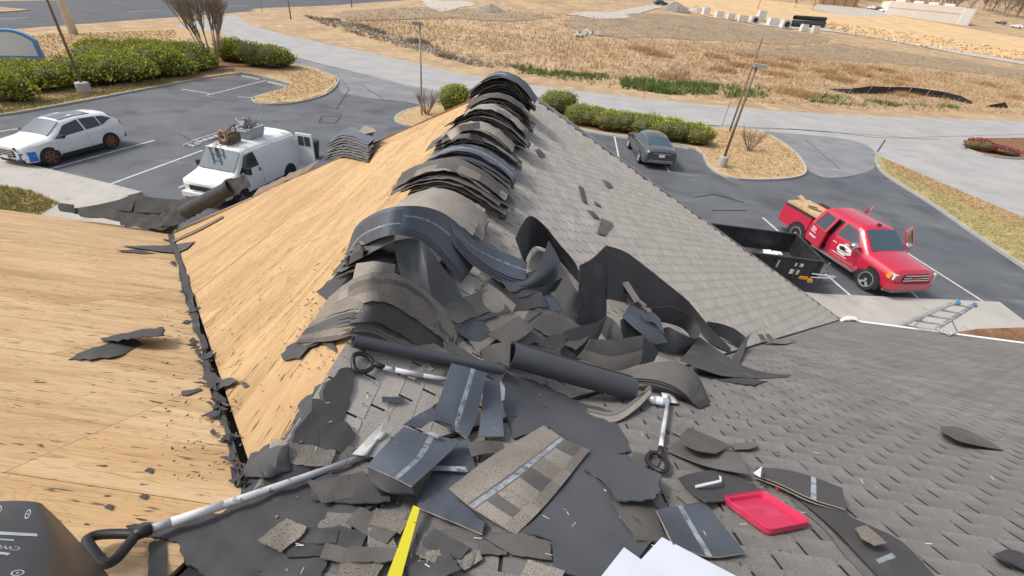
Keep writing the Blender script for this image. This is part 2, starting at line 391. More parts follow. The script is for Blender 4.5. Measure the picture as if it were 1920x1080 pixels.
# underlay the slots show, blackened to imitate the shade inside them
mb = MB(); d_ = 0.006
mb.hexa([Mp(XR, ytop, U), Mp(XRT, ytop, U), Mp(XRT, YE - .01, U), Mp(XR, YE - .01, U)], [Mp(XR + .02, ytop, d_), Mp(XRT, ytop, d_), Mp(XRT, YE - .01, d_), Mp(XR + .02, YE - .01, d_)])
A = Vector((XR, YJ, ZR)); B = Vector((XR, YE - .01, ZR)); C = Vector((XR + HW, YE - .01, ZE))
mb.add([A - NR * d_, B - NR * d_, C - NR * d_, A - NR * U, B - NR * U, C - NR * U], [(0, 2, 1), (3, 4, 5), (0, 3, 5, 2), (1, 2, 5, 4), (0, 1, 4, 3)])
o = mb.obj('underlay', plain('underlay with painted slot shade', (.035, .033, .032), .95), house); o.matrix_parent_inverse = Matrix.Translation((0, -YE, 0)); fixn(o.data)
def along(name, pts, w, h, m, lift=0.0):
    mb = MB()
    for a, b in zip(pts[:-1], pts[1:]):
        a, b = Vector(a), Vector(b); d = (b - a); L_ = d.length; d.normalize(); up = Vector((0, 0, 1)); sd_ = d.cross(up).normalized(); up2 = sd_.cross(d)
        rot = Matrix((d, sd_, up2)).transposed()
        mb.box((a + b) / 2 + up2 * lift, (L_, w, h), rot)
    o = mb.obj(name, m, house); o.matrix_parent_inverse = Matrix.Translation((0, -YE, 0)); return o
along('gutter', [(XR + HW + .25, YE + .05, ZE - .06), (XRT, YE + .05, ZE - .06)], .09, .1, MT['white'])
along('drip_edge', [(XR + .1, YE + .012, ZR - .02), (XR + HW, YE + .012, ZE - .03)], .02, .05, plain('weathered drip edge', (.42, .40, .37), .6))
along('drip_edge', [(XR - .1, YE + .012, ZR - .03), (XR - HW, YE + .012, ZE - .05)], .02, .05, MT['lumber'])
along('drip_edge', [(XR - HW - .1, YE + .01, ZE - .05), (XL, YE + .01, ZE - .05)], .03, .06, MT['lumber'])
# right valley: dark cut line
along('valley_seam', [(XR + .3, YJ + .3 / kM + .0, ZR - .3 * TG + .012), (XR + HW, YE, ZE + .012)], .022, .012, MT['deckblack'])
# ------------------------------------------------------------ ground, roads, lot, islands, field
MT['dry'] = mat('dry winter grass ground', (0.44, 0.315, 0.185), (0.33, 0.225, 0.13), 0.12, 0.95, 0.3, 3, c3=(0.24, 0.17, 0.105), s3=1.1, a3=(0.52, 0.72), c4=(0.50, 0.375, 0.235), s4=0.45, a4=(0.52, 0.66), st3=(0.5, 1.5, 1))
MT['mown'] = mat('dark mown ground', (0.24, 0.18, 0.125), (0.31, 0.235, 0.155), 0.25, 0.95, c3=(0.40, 0.30, 0.19), s3=0.9, a3=(0.6, 0.7), st3=(.4, 1.6, 1))
MT['clay'] = mat('orange clay ground', (0.62, 0.43, 0.23), (0.52, 0.37, 0.21), 0.15, 0.95, c3=(0.30, 0.19, 0.10), s3=0.5, a3=(0.62, 0.7), st3=(.5, 1.5, 1))
MT['gravel'] = mat('pale gravel', (0.50, 0.46, 0.41), (0.40, 0.36, 0.31), 1.2, 0.95, c3=(0.30, 0.25, 0.19), s3=2, a3=(0.55, 0.7))
MT['asphalt'] = mat('sealed blue grey asphalt', (0.090, 0.097, 0.109), (0.122, 0.130, 0.142), 0.22, 0.75, 0.15, 40, c3=(0.185, 0.192, 0.20), s3=0.8, a3=(0.60, 0.80), c4=(0.070, 0.076, 0.087), s4=0.5, a4=(0.5, 0.7), st3=(.35, 1.4, 1), spec=0.35)
MT['oldasphalt'] = mat('worn grey asphalt', (0.17, 0.178, 0.19), (0.23, 0.235, 0.24), 0.4, 0.85, c3=(0.30, 0.30, 0.30), s3=1.2, a3=(0.58, 0.75), st3=(.5, 1.3, 1))
MT['roadasphalt'] = mat('main road asphalt', (0.075, 0.08, 0.09), (0.095, 0.10, 0.11), 0.3, 0.8, st3=(.2, 2, 1), c3=(0.12, .122, .13), s3=.6)
MT['concrete_road'] = mat('pale concrete road', (0.37, 0.365, 0.355), (0.315, 0.312, 0.306), 0.35, 0.9, c3=(0.27, 0.27, 0.266), s3=0.7, a3=(0.56, 0.76), st3=(.3, 1.6, 1))
MT['concrete'] = mat('pale concrete pavement', (0.43, 0.41, 0.375), (0.37, 0.355, 0.325), 0.8, 0.9, c3=(0.30, 0.285, 0.26), s3=2.2, a3=(0.6, 0.75), c4=(0.36, .345, .32), s4=.6, a4=(.52, .66))
MT['straw'] = mat('straw covered island', (0.50, 0.36, 0.19), (0.40, 0.275, 0.14), 1.0, 0.95, 0.4, 8, c3=(0.28, 0.18, 0.09), s3=3, a3=(0.52, 0.7))
MT['mulch'] = mat('brown pine mulch', (0.26, 0.135, 0.065), (0.16, 0.085, 0.045), 2, 0.95, 0.4, 15, c3=(0.08, 0.045, 0.03), s3=12)
MT['lawn'] = mat('half green lawn', (0.36, 0.29, 0.135), (0.28, 0.245, 0.095), 0.9, 0.95, 0.3, 10, c3=(0.45, 0.34, 0.17), s3=1.4, a3=(0.5, 0.66))
MT['paint'] = mat('worn white road paint', (0.62, 0.62, 0.60), (0.45, 0.45, 0.45), 3, 0.8, c3=(0.2, 0.2, 0.21), s3=7, a3=(0.62, 0.7))
MT['crack'] = plain('tar filled crack', (0.05, 0.052, 0.058), 0.9)
def structure(o): o['kind'] = 'structure'; return o
def inside(p, poly):
    c = False; n = len(poly); x, y = p
    for i in range(n):
        (x1, y1), (x2, y2) = poly[i], poly[i - 1]
        if (y1 > y) != (y2 > y) and x < (x2 - x1) * (y - y1) / (y2 - y1) + x1: c = not c
    return c
def zT(x, y):
    """the field beyond the side road climbs gently to a wooded rise"""
    yr = float(np.interp(x, [-90, -57.5, -38.4, -11.6, -2.4, 9.8, 22.1, 36.2, 66.5, 120], [130, 90, 73, 60, 58, 58, 60, 64, 77, 95]))
    s_ = y - yr - 2
    if s_ <= 0: return 0.0
    f = min(1, max(0, (x + 75) / 45)); f = f * f * (3 - 2 * f)
    return f * (0.1 * s_ * s_ / (s_ + 14) + max(0, s_ - 170) * 0.075)
def onT(px, py, h=0.0):
    d = ray(px, py); g = lambda t: CAMZ + d.z * t - zT(d.x * t, d.y * t) - h
    t, st = 10.0, 1.5
    while t < 900 and g(t + st) > 0: t += st
    a_, b_ = t, t + st
    for _ in range(30):
        m = (a_ + b_) / 2
        if g(m) > 0: a_ = m
        else: b_ = m
    return CAM + d * a_
gx = list(np.arange(-420, 640, 8.0)); gy = list(np.arange(-70, 760, 6.0)); nx = len(gx)
mb = MB(); mb.add([(x, y, zT(x, y) - 0.012) for y in gy for x in gx], [(j * nx + i, j * nx + i + 1, (j + 1) * nx + i + 1, (j + 1) * nx + i) for j in range(len(gy) - 1) for i in range(nx - 1)])
structure(mb.obj('ground', MT['dry'], smooth=True))
def drape(name, px, m, z, sm=0, jit=0.0, step=4.0):
    p2 = [(onT(*p).x, onT(*p).y) for p in px]
    if sm: p2 = smooth(p2, sm)
    # break the outline up so that it frays
    q = []
    for i in range(len(p2)):
        a_, b_ = Vector(p2[i]), Vector(p2[(i + 1) % len(p2)]); k = max(1, int((b_ - a_).length / 2.0))
        for t in range(k):
            v = a_.lerp(b_, t / k); q.append((v.x + random.uniform(-jit, jit) * 2.5, v.y + random.uniform(-jit, jit) * 2))
    xs = [p[0] for p in q]; ys = [p[1] for p in q]
    ins = [(x + random.uniform(-.5, .5), y + random.uniform(-.5, .5)) for x in np.arange(min(xs), max(xs), step) for y in np.arange(min(ys), max(ys), step)]
    ins = [p for p in ins if inside(p, q)]
    V_, E_, F_, *_r = delaunay_2d_cdt([Vector(p) for p in q + ins], [(i, (i + 1) % len(q)) for i in range(len(q))], [], 1, 1e-4)
    return structure(link(name, mesh(name, [(v.x, v.y, zT(v.x, v.y) + z) for v in V_], [tuple(f) for f in F_], m, smooth=True)))
def smooth(pts, k=4, closed=True):
    n = len(pts); out = []
    for i in range(n if closed else n - 1):
        P = [pts[(i + d) % n] if closed else pts[min(max(i + d, 0), n - 1)] for d in (-1, 0, 1, 2)]
        for s in range(k):
            t = s / k
            out.append(tuple(0.5 * (2 * P[1][j] + (P[2][j] - P[0][j]) * t + (2 * P[0][j] - 5 * P[1][j] + 4 * P[2][j] - P[3][j]) * t * t + (3 * P[1][j] - P[0][j] - 3 * P[2][j] + P[3][j]) * t ** 3) for j in range(len(pts[0]))))
    if not closed: out.append(tuple(pts[-1]))
    return out
def slab(name, px, m, z, th=0.0, sm=0, jit=0.0, world=None):
    pts = [onG(*p, 0) for p in px] if world is None else [Vector(p) for p in world]
    p2 = [(p.x, p.y) for p in pts]
    if sm: p2 = smooth(p2, sm)
    if jit: p2 = [(a + random.uniform(-jit, jit), b + random.uniform(-jit, jit)) for a, b in p2]
    ar = sum(p2[i][0] * p2[(i + 1) % len(p2)][1] - p2[(i + 1) % len(p2)][0] * p2[i][1] for i in range(len(p2)))
    if ar < 0: p2.reverse()
    k = len(p2); vs = [(a, b, z) for a, b in p2]; fs = [tuple(range(k))]
    if th:
        vs += [(a, b, z - th) for a, b in p2]; fs += [(i + k, (i + 1) % k + k, (i + 1) % k, i) for i in range(k)]
    return structure(link(name, mesh(name, vs, fs, m))), p2
def kerb(p2, z, m, w=.16, h=.13, closed=True, name='kerb'):
    mb = MB(); n = len(p2)
    for i in range(n if closed else n - 1):
        a, b = Vector((*p2[i], 0)), Vector((*p2[(i + 1) % n], 0)); d = b - a
        if d.length < 1e-4: continue
        L_ = d.length; d.normalize(); s = Vector((-d.y, d.x, 0))
        mb.hexa([a - s * w / 2, b - s * w / 2, b + s * w / 2, a + s * w / 2], [a - s * w / 2 + Vector((0, 0, h)), b - s * w / 2 + Vector((0, 0, h)), b + s * w / 2 + Vector((0, 0, h)), a + s * w / 2 + Vector((0, 0, h))])
    return structure(mb.obj(name, m))
# main road: a long straight band
a, b = onG(0, 56), onG(640, 9); d = (b - a); d.z = 0; d.normalize(); s = Vector((-d.y, d.x, 0))
if s.x > 0: s = -s
def band(name, o1, o2, m, z, t0=-150, t1=300):
    return structure(link(name, mesh(name, [a + d * t0 + s * o1 + Vector((0, 0, z)), a + d * t1 + s * o1 + Vector((0, 0, z)), a + d * t1 + s * o2 + Vector((0, 0, z)), a + d * t0 + s * o2 + Vector((0, 0, z))], [(0, 1, 2, 3)], m)))
band('main_road', 0, 26, MT['roadasphalt'], 0.004)
band('road_shoulder', -1.7, -0.0, MT['concrete_road'], 0.0, -150, onG(330, 38).x - a.x + 0)
band('road_edge_line', .35, .5, MT['paint'], 0.008, (onG(515, 18) - a).dot(d), 300)
dash = (onG(52, 33) - a).dot(s)
for (p, q) in (((-60, 41), (52, 33)), ((243, 22.5), (297, 19.5)), ((432, 12.5), (470, 10)), ((570, 5.5), (598, 3.5))):
    P, Q = onG(*p), onG(*q); t0, t1 = (P - a).dot(d), (Q - a).dot(d); off = (Q - a).dot(s)
    band('lane_marking', off - .08, off + .08, MT['paint'], 0.008, t0, t1)
slab('median', [(-60, 20), (0, 14), (30, 17), (57, 19), (30, 22), (0, 24), (-60, 28)], MT['dry'], 0.10, .11)
# parking asphalt and the lanes round the house
slab('parking_lot', [(-900, 420), (-300, 262), (0, 219), (60, 210), (130, 197), (200, 183), (350, 155), (440, 142), (480, 118), (560, 107), (640, 128), (760, 158), (880, 184), (1000, 200), (1340, 235), (1480, 243), (1640, 272), (1643, 300), (1660, 328), (1740, 378), (1830, 441), (1920, 502), (2300, 760), (1500, 900), (960, 700), (-300, 700)], MT['asphalt'], 0.004)
slab('lane', [(560, 107), (640, 128), (760, 158), (880, 184), (1000, 200), (960, 215), (860, 215), (760, 190), (700, 185), (640, 175), (632, 150), (600, 133), (545, 121)], MT['oldasphalt'], 0.008)
slab('side_road', [(330, 47), (400, 33), (445, 27), (452, 36), (470, 47), (560, 72), (700, 100), (860, 138), (1000, 160), (1200, 184), (1400, 204), (1600, 217), (1920, 228), (2500, 250), (2500, 300), (1920, 252), (1700, 258), (1480, 242), (1340, 235), (1000, 202), (880, 186), (760, 160), (640, 130), (560, 109), (510, 104), (450, 82), (415, 62), (340, 52)], MT['concrete_road'], 0.012)
slab('driveway', [(1340, 236), (1480, 243), (1700, 259), (1920, 253), (2300, 262), (2300, 560), (1920, 413), (1800, 365), (1700, 322), (1645, 296), (1640, 300), (1600, 306), (1540, 300), (1490, 280), (1420, 250)], MT['concrete_road'], 0.016)
slab('driveway_patch', [(1400, 246), (1500, 252), (1600, 264), (1640, 285), (1636, 318), (1560, 334), (1512, 318), (1488, 284), (1440, 255)], MT['oldasphalt'], 0.020, sm=4)
# grass verge on the right and its kerb
o, p2 = slab('grass_verge', [(1640, 293), (1660, 300), (1700, 318), (1800, 362), (1920, 412), (2300, 560), (2300, 760), (1920, 503), (1830, 442), (1740, 379), (1662, 330), (1643, 308)], MT['lawn'], 0.12, .13)
slab('straw_strip', [(1662, 303), (1700, 319), (1800, 363), (1920, 413), (2300, 560), (2300, 590), (1920, 432), (1800, 385), (1700, 338), (1666, 313)], MT['straw'], 0.124)
kerb([(onG(*p).x, onG(*p).y) for p in smooth([(1641, 296), (1643, 308), (1662, 331), (1740, 380), (1830, 443), (1920, 504), (2100, 630)], 3, False)], 0, MT['concrete_road'], closed=False)
# islands
o, isl_r = slab('planting_island', [(1085, 243), (1010, 212), (1000, 200), (1100, 212), (1335, 240), (1380, 240), (1440, 254), (1490, 288), (1509, 318), (1495, 333), (1430, 339), (1365, 334), (1328, 312), (1305, 281), (1200, 262)], MT['straw'], 0.11, .12, sm=3)
kerb(isl_r, 0, MT['concrete'])
o, isl_m = slab('planting_island', [(742, 228), (755, 212), (800, 200), (880, 195), (960, 205), (1000, 215), (960, 250), (850, 245), (780, 240)], MT['straw'], 0.11, .12, sm=3)
kerb(isl_m, 0, MT['concrete'])
o, isl_l = slab('planting_island', [(-200, 240), (0, 217), (60, 208), (200, 182), (350, 153), (452, 138), (500, 146), (545, 158), (540, 165), (480, 182), (476, 190), (505, 197), (560, 192), (610, 178), (632, 158), (628, 145), (590, 130), (530, 118), (500, 100), (440, 85), (405, 62), (340, 54), (0, 66), (-200, 80)], MT['straw'], 0.11, .12)
kerb([(onG(*p).x, onG(*p).y) for p in smooth([(-200, 241), (0, 218), (60, 209), (200, 183), (350, 154), (452, 139), (500, 147), (545, 159), (540, 166), (480, 183), (476, 191), (505, 198), (560, 193), (610, 179), (633, 158), (628, 145), (590, 130), (530, 118)], 3, False)], 0, MT['concrete'], closed=False, w=.1, h=.12)
slab('lawn_strip', [(-100, 222), (0, 204), (60, 196), (200, 172), (350, 146), (350, 153), (200, 181), (60, 207), (0, 216), (-100, 230)], MT['lawn'], 0.114)
slab('mulch_bed', [(60, 150), (140, 165), (250, 160), (370, 140), (430, 128), (520, 128), (545, 120), (500, 102), (430, 100), (380, 118), (200, 125), (80, 135)], MT['mulch'], 0.116, sm=2)
slab('mulch_bed', [(1015, 205), (1080, 240), (1200, 258), (1300, 276), (1335, 268), (1330, 245), (1200, 228), (1100, 212)], MT['mulch'], 0.118, sm=2)
o, bed = slab('flower_bed', [(1803, 272), (1830, 263), (1880, 261), (1950, 262), (1990, 280), (1950, 298), (1880, 297), (1830, 288)], MT['mulch'], 0.13, .14, sm=3)
kerb(bed, 0, MT['concrete_road'], h=.16)
# pavements
slab('pavement', [(-300, 230), (0, 299), (200, 347), (268, 365), (240, 372), (330, 420), (330, 470), (0, 450), (-300, 420)], MT['concrete'], 0.13, .14)
slab('soil_bed', [(-300, 330), (0, 352), (60, 362), (115, 386), (60, 420), (-300, 420)], MT['lawn'], 0.136)
slab('pavement', [(1500, 552), (1540, 556), (1870, 571), (1960, 640), (1900, 700), (1500, 640)], MT['concrete'], 0.13, .14)
slab('soil_bed', [(1790, 628), (1830, 622), (1920, 619), (1990, 640), (1950, 700), (1790, 660)], MT['mulch'], 0.136)
# bay lines
def line(p, q, w=.11, m='paint', z=.009, name='bay_line'):
    P, Q = onG(*p), onG(*q); t = (Q - P).normalized(); s_ = Vector((-t.y, t.x, 0)) * w / 2; zz = Vector((0, 0, z))
    return structure(link(name, mesh(name, [P - s_ + zz, Q - s_ + zz, Q + s_ + zz, P + s_ + zz], [(0, 1, 2, 3)], MT[m])))
for p, q in (((80, 321), (290, 263)), ((200, 348), (380, 282)), ((-20, 250), (48, 239)), ((-20, 294), (30, 287)), ((335, 352), (470, 300)), ((340, 167), (400, 177)), ((388, 178.5), (498, 151)), ((446, 181.5), (482, 184)),
             ((1152, 256), (1160, 294)), ((1528, 497), (1601, 560)), ((1690, 532), (1730, 566)), ((1683, 463), (1852, 571)), ((1247, 309), (1255, 322)), ((1430, 408), (1500, 470))):
    line(p, q)
# cracks and saw cuts
for p, q, w in (((678, 160), (718, 186), .08), ((630, 205), (655, 168), .06), ((655, 168), (640, 150), .05), ((604, 218), (640, 219), .06), ((604, 218), (598, 230), .06), ((598, 230), (628, 231), .06), ((628, 231), (640, 219), .06),
                ((1510, 262), (1575, 318), .07), ((1645, 285), (1660, 262), .12), ((1340, 365), (1395, 380), .1), ((1335, 395), (1400, 395), .08), ((1300, 370), (1340, 365), .07), ((1480, 242), (1560, 248), .25), ((1560, 248), (1640, 258), .15), ((1640, 258), (1760, 262), .12), ((1310, 238), (1480, 243), .1), ((335, 250), (365, 268), .05), ((560, 110), (700, 144), .1), ((700, 144), (860, 182), .07)):
    line(p, q, w, 'crack', .024, 'pavement_crack')
# wheel stops
def stop(p, q, label):
    P, Q = onG(*p, .11), onG(*q, .11); dd = (Q - P); L_ = dd.length; dd.normalize(); sd_ = Vector((-dd.y, dd.x, 0)); rot = Matrix((dd, sd_, Vector((0, 0, 1)))).transposed()
    mb = MB(); c = (P + Q) / 2; w, t, h = .2, .12, .13
    lo = [rot @ Vector(v) for v in ((-L_ / 2, -w / 2, 0), (L_ / 2, -w / 2, 0), (L_ / 2, w / 2, 0), (-L_ / 2, w / 2, 0))]; hi = [rot @ Vector(v) for v in ((-L_ / 2 + .05, -t / 2, h), (L_ / 2 - .05, -t / 2, h), (L_ / 2 - .05, t / 2, h), (-L_ / 2 + .05, t / 2, h))]
    mb.hexa(lo, hi); o = mb.obj('wheel_stop', MT['concrete']); o.location = (c.x, c.y, 0.0)
    tagset(o, label, 'wheel stop', 'concrete wheel stops')
stop((453, 141), (488, 148), 'concrete wheel stop at the empty bay, nearer the bare tree')
stop((502, 152), (540, 161), 'concrete wheel stop at the empty bay, nearer the rounded tip of the straw island')
stop((1092, 243), (1180, 258), 'long concrete wheel stop ahead of the dark sedan, below the hedge')
stop((1232, 266), (1292, 277), 'short concrete wheel stop just right of the dark sedan')
# field patches
drape('bare_ground', [(1340, 95), (1450, 92), (1560, 82), (1640, 92), (1760, 108), (1920, 132), (2200, 170), (2200, 190), (1920, 150), (1800, 135), (1700, 122), (1560, 112), (1430, 105)], MT['mown'], 0.040, sm=3, jit=.5)
drape('bare_ground', [(1060, 40), (1150, 25), (1300, 30), (1420, 50), (1560, 72), (1500, 84), (1380, 78), (1250, 72), (1120, 66)], MT['mown'], 0.050, sm=3, jit=.5)
drape('bare_ground', [(650, 20), (760, 14), (900, 18), (1040, 30), (960, 40), (840, 34), (720, 38), (640, 36)], MT['mown'], 0.060, sm=3, jit=.5)
drape('gravel_patch', [(745, 4), (800, -3), (860, 2), (895, 9), (860, 14), (800, 12)], MT['gravel'], 0.070, sm=3, jit=.2)
drape('gravel_patch', [(1060, 27), (1110, 22), (1170, 26), (1172, 34), (1120, 35), (1090, 31)], MT['gravel'], 0.080, sm=3, jit=.2)
drape('gravel_patch', [(1150, 23), (1230, 8), (1300, -5), (1330, -5), (1240, 14), (1190, 26)], MT['gravel'], 0.090, sm=3, jit=.2)
drape('clay_ground', [(1250, -12), (1400, -2), (1560, 12), (1700, 34), (1920, 72), (2300, 130), (2300, 180), (1920, 112), (1800, 96), (1700, 78), (1560, 52), (1450, 40), (1350, 36), (1300, 20)], MT['clay'], 0.100, sm=3, jit=.4)
drape('track', [(1420, 42), (1560, 54), (1650, 68), (1760, 88), (1920, 116), (2200, 160), (2200, 170), (1920, 122), (1760, 94), (1650, 74), (1560, 60), (1420, 48)], MT['gravel'], 0.110, sm=2, jit=.2)
drape('gravel_yard', [(1540, 8), (1660, 22), (1670, 30), (1600, 30), (1530, 20)], MT['gravel'], 0.120, sm=3, jit=.2)

# ---------------- tufts: grass and weeds nobody could count
def tufts(name, px, n, h, w, blades, m, z=0.0, lean=.5, clump=None):
    poly = [(onT(*p).x, onT(*p).y) for p in px]
    xs = [p[0] for p in poly]; ys = [p[1] for p in poly]; vs = []; fs = []; ti = []
    k = 0; tries = 0; z0 = z
    cl = [(random.uniform(min(xs), max(xs)), random.uniform(min(ys), max(ys))) for _ in range(clump)] if clump else None
    while k < n and tries < n * 30:
        tries += 1
        if cl and random.random() < .8:
            c = random.choice(cl); x, y = random.gauss(c[0], 1.3), random.gauss(c[1], .8)
        else: x, y = random.uniform(min(xs), max(xs)), random.uniform(min(ys), max(ys))
        if not inside((x, y), poly): continue
        z = z0 + zT(x, y)
        k += 1; hh = h * random.uniform(.4, 1.25); t = random.random()
        for _ in range(blades):
            an = random.uniform(0, 2 * math.pi); r_ = random.uniform(0, hh * .25); bx, by = x + math.cos(an) * r_, y + math.sin(an) * r_
            a2 = random.uniform(0, 2 * math.pi); ww = w * random.uniform(.5, 1.3); tx, ty = bx + math.cos(an) * hh * lean * random.random(), by + math.sin(an) * hh * lean * random.random()
            b = len(vs); vs += [(bx - math.cos(a2) * ww, by - math.sin(a2) * ww, z - .02), (bx + math.cos(a2) * ww, by + math.sin(a2) * ww, z - .02), (tx, ty, z + hh * random.uniform(.6, 1))]
            fs.append((b, b + 1, b + 2)); ti.append(min(1, max(0, t + random.uniform(-.25, .25))))
    o = link(name, mesh(name, vs, fs, m, tint=ti)); o['kind'] = 'stuff'; return o
MT['g_tan'] = mat('dry tan blades', (0.48, 0.345, 0.20), rough=.9, tint=.35)
MT['g_sedge'] = mat('rusty sedge blades', (0.44, 0.275, 0.145), rough=.9, tint=.35)
MT['g_green'] = mat('green weed blades', (0.115, 0.17, 0.045), rough=.8, tint=.45)
MT['g_lawn'] = mat('lawn blades', (0.33, 0.285, 0.115), rough=.9, tint=.4)
MT['g_grey'] = mat('grey dead brush', (0.27, 0.22, 0.17), rough=.9, tint=.4)
VERGE = [(640, 60), (720, 82), (860, 118), (1000, 145), (1200, 172), (1400, 192), (1600, 205), (1920, 215), (1920, 160), (1600, 120), (1400, 95), (1200, 80), (1000, 70), (800, 45), (650, 35)]
tufts('dry_grass', VERGE, 9000, .5, .035, 5, MT['g_tan'])
tufts('sedge', [(1000, 120), (1150, 150), (1400, 178), (1600, 190), (1920, 200), (1920, 150), (1600, 125), (1350, 100), (1150, 85), (1020, 95)], 5000, .85, .035, 6, MT['g_sedge'], clump=60)
tufts('dry_grass', [(640, 36), (700, 60), (1000, 100), (1300, 110), (1920, 165), (1920, 140), (1500, 70), (1100, 30), (800, 15), (700, 20)], 5000, .45, .06, 4, MT['g_tan'])
tufts('green_weeds', [(950, 122), (1010, 128), (1090, 140), (1140, 142), (1150, 150), (1060, 152), (980, 138)], 380, .6, .05, 7, MT['g_green'], clump=14)
tufts('green_weeds', [(1160, 148), (1260, 158), (1345, 162), (1345, 178), (1250, 178), (1165, 166)], 750, .95, .05, 8, MT['g_green'], clump=22)
tufts('green_weeds', [(1350, 160), (1440, 165), (1440, 185), (1360, 183)], 160, .8, .05, 7, MT['g_green'], clump=8)
tufts('green_weeds', [(1475, 168), (1540, 178), (1700, 196), (1800, 200), (1800, 206), (1640, 203), (1520, 192)], 330, .6, .05, 7, MT['g_green'], clump=20)
tufts('dead_brush', [(570, 30), (640, 40), (720, 62), (800, 80), (870, 112), (940, 120), (1000, 118), (1000, 130), (900, 128), (800, 100), (690, 72), (600, 45)], 1500, .6, .05, 6, MT['g_grey'], clump=50)
tufts('dead_brush', [(1250, 130), (1290, 126), (1290, 155), (1250, 150)], 40, 1.2, .04, 6, MT['g_grey'])
tufts('straw_litter', [(1340, 245), (1440, 258), (1490, 290), (1505, 318), (1490, 330), (1430, 336), (1368, 331), (1332, 308), (1312, 282)], 2200, .12, .02, 4, MT['g_tan'], z=.11, lean=1.2)
tufts('straw_litter', [(480, 186), (520, 195), (600, 178), (628, 155), (590, 133), (540, 125), (520, 135), (550, 160)], 1500, .12, .02, 4, MT['g_tan'], z=.11, lean=1.2)
tufts('lawn_grass', [(1650, 298), (1700, 319), (1920, 413), (1990, 440), (1990, 550), (1920, 500), (1830, 440), (1740, 377), (1664, 328)], 4500, .09, .015, 4, MT['g_lawn'], z=.12, lean=1)
tufts('straw_litter', [(1662, 303), (1700, 319), (1800, 363), (1920, 413), (1980, 436), (1980, 455), (1920, 432), (1800, 385), (1700, 338), (1666, 313)], 2500, .1, .018, 4, MT['g_tan'], z=.124, lean=1.2)
tufts('lawn_grass', [(-30, 222), (0, 204), (60, 196), (200, 172), (350, 146), (350, 153), (200, 181), (60, 207), (-30, 222)], 2500, .13, .02, 4, MT['g_lawn'], z=.114, lean=1)
tufts('straw_litter', [(0, 195), (200, 165), (440, 130), (440, 136), (200, 172), (0, 204)], 1500, .12, .025, 4, MT['g_tan'], z=.114, lean=1.2)
tufts('dry_grass', [(0, 75), (0, 110), (90, 120), (330, 72), (330, 58), (100, 66)], 2500, .16, .035, 4, MT['g_tan'], z=.11, lean=1)
tufts('lawn_grass', [(0, 354), (60, 364), (112, 386), (60, 420), (0, 420)], 1200, .16, .015, 4, MT['g_lawn'], z=.13, lean=1)
# ------------------------------------------------------------ vehicles
def paintm(name, c, rough=.25, coat=.6): return plain(name, c, rough, 0, coat, .5)
MT['p_white'] = paintm('white car paint', (.74, .75, .77)); MT['p_van'] = paintm('white van paint', (.76, .77, .78), .4, .3)
MT['p_red'] = paintm('red car paint', (.47, .018, .05)); MT['p_grey'] = paintm('dark grey car paint', (.065, .07, .078), .2)
MT['glass'] = plain('dark car glass', (.035, .045, .055), .06, 0, 0, .8); MT['glass_b'] = plain('sky reflecting windscreen', (.05, .085, .115), .1, 0, 0, .6)
MT['tyre'] = plain('tyre rubber', (.03, .03, .031), .85); MT['rim_s'] = plain('silver rim', (.55, .55, .56), .3, .6); MT['rim_b'] = plain('bronze rim', (.22, .125, .06), .35, .5)
MT['black'] = plain('black plastic', (.02, .02, .022), .6); MT['chrome'] = plain('chrome', (.7, .7, .7), .15, .9); MT['lamp'] = plain('clear lamp glass', (.75, .74, .68), .15, 0, 0, .8)
MT['lamp_r'] = plain('red lamp', (.4, .015, .02), .2); MT['amber'] = plain('amber lamp', (.7, .3, .05), .3); MT['grey_p'] = plain('grey plastic', (.18, .18, .185), .6); MT['alu'] = mat('dull aluminium', (.60, .61, .62), (.45, .46, .47), 6, .4, metal=.5, spec=.5)
MT['rust'] = mat('rusty dirty steel', (.2, .14, .1), (.1, .08, .07), 5, .9)
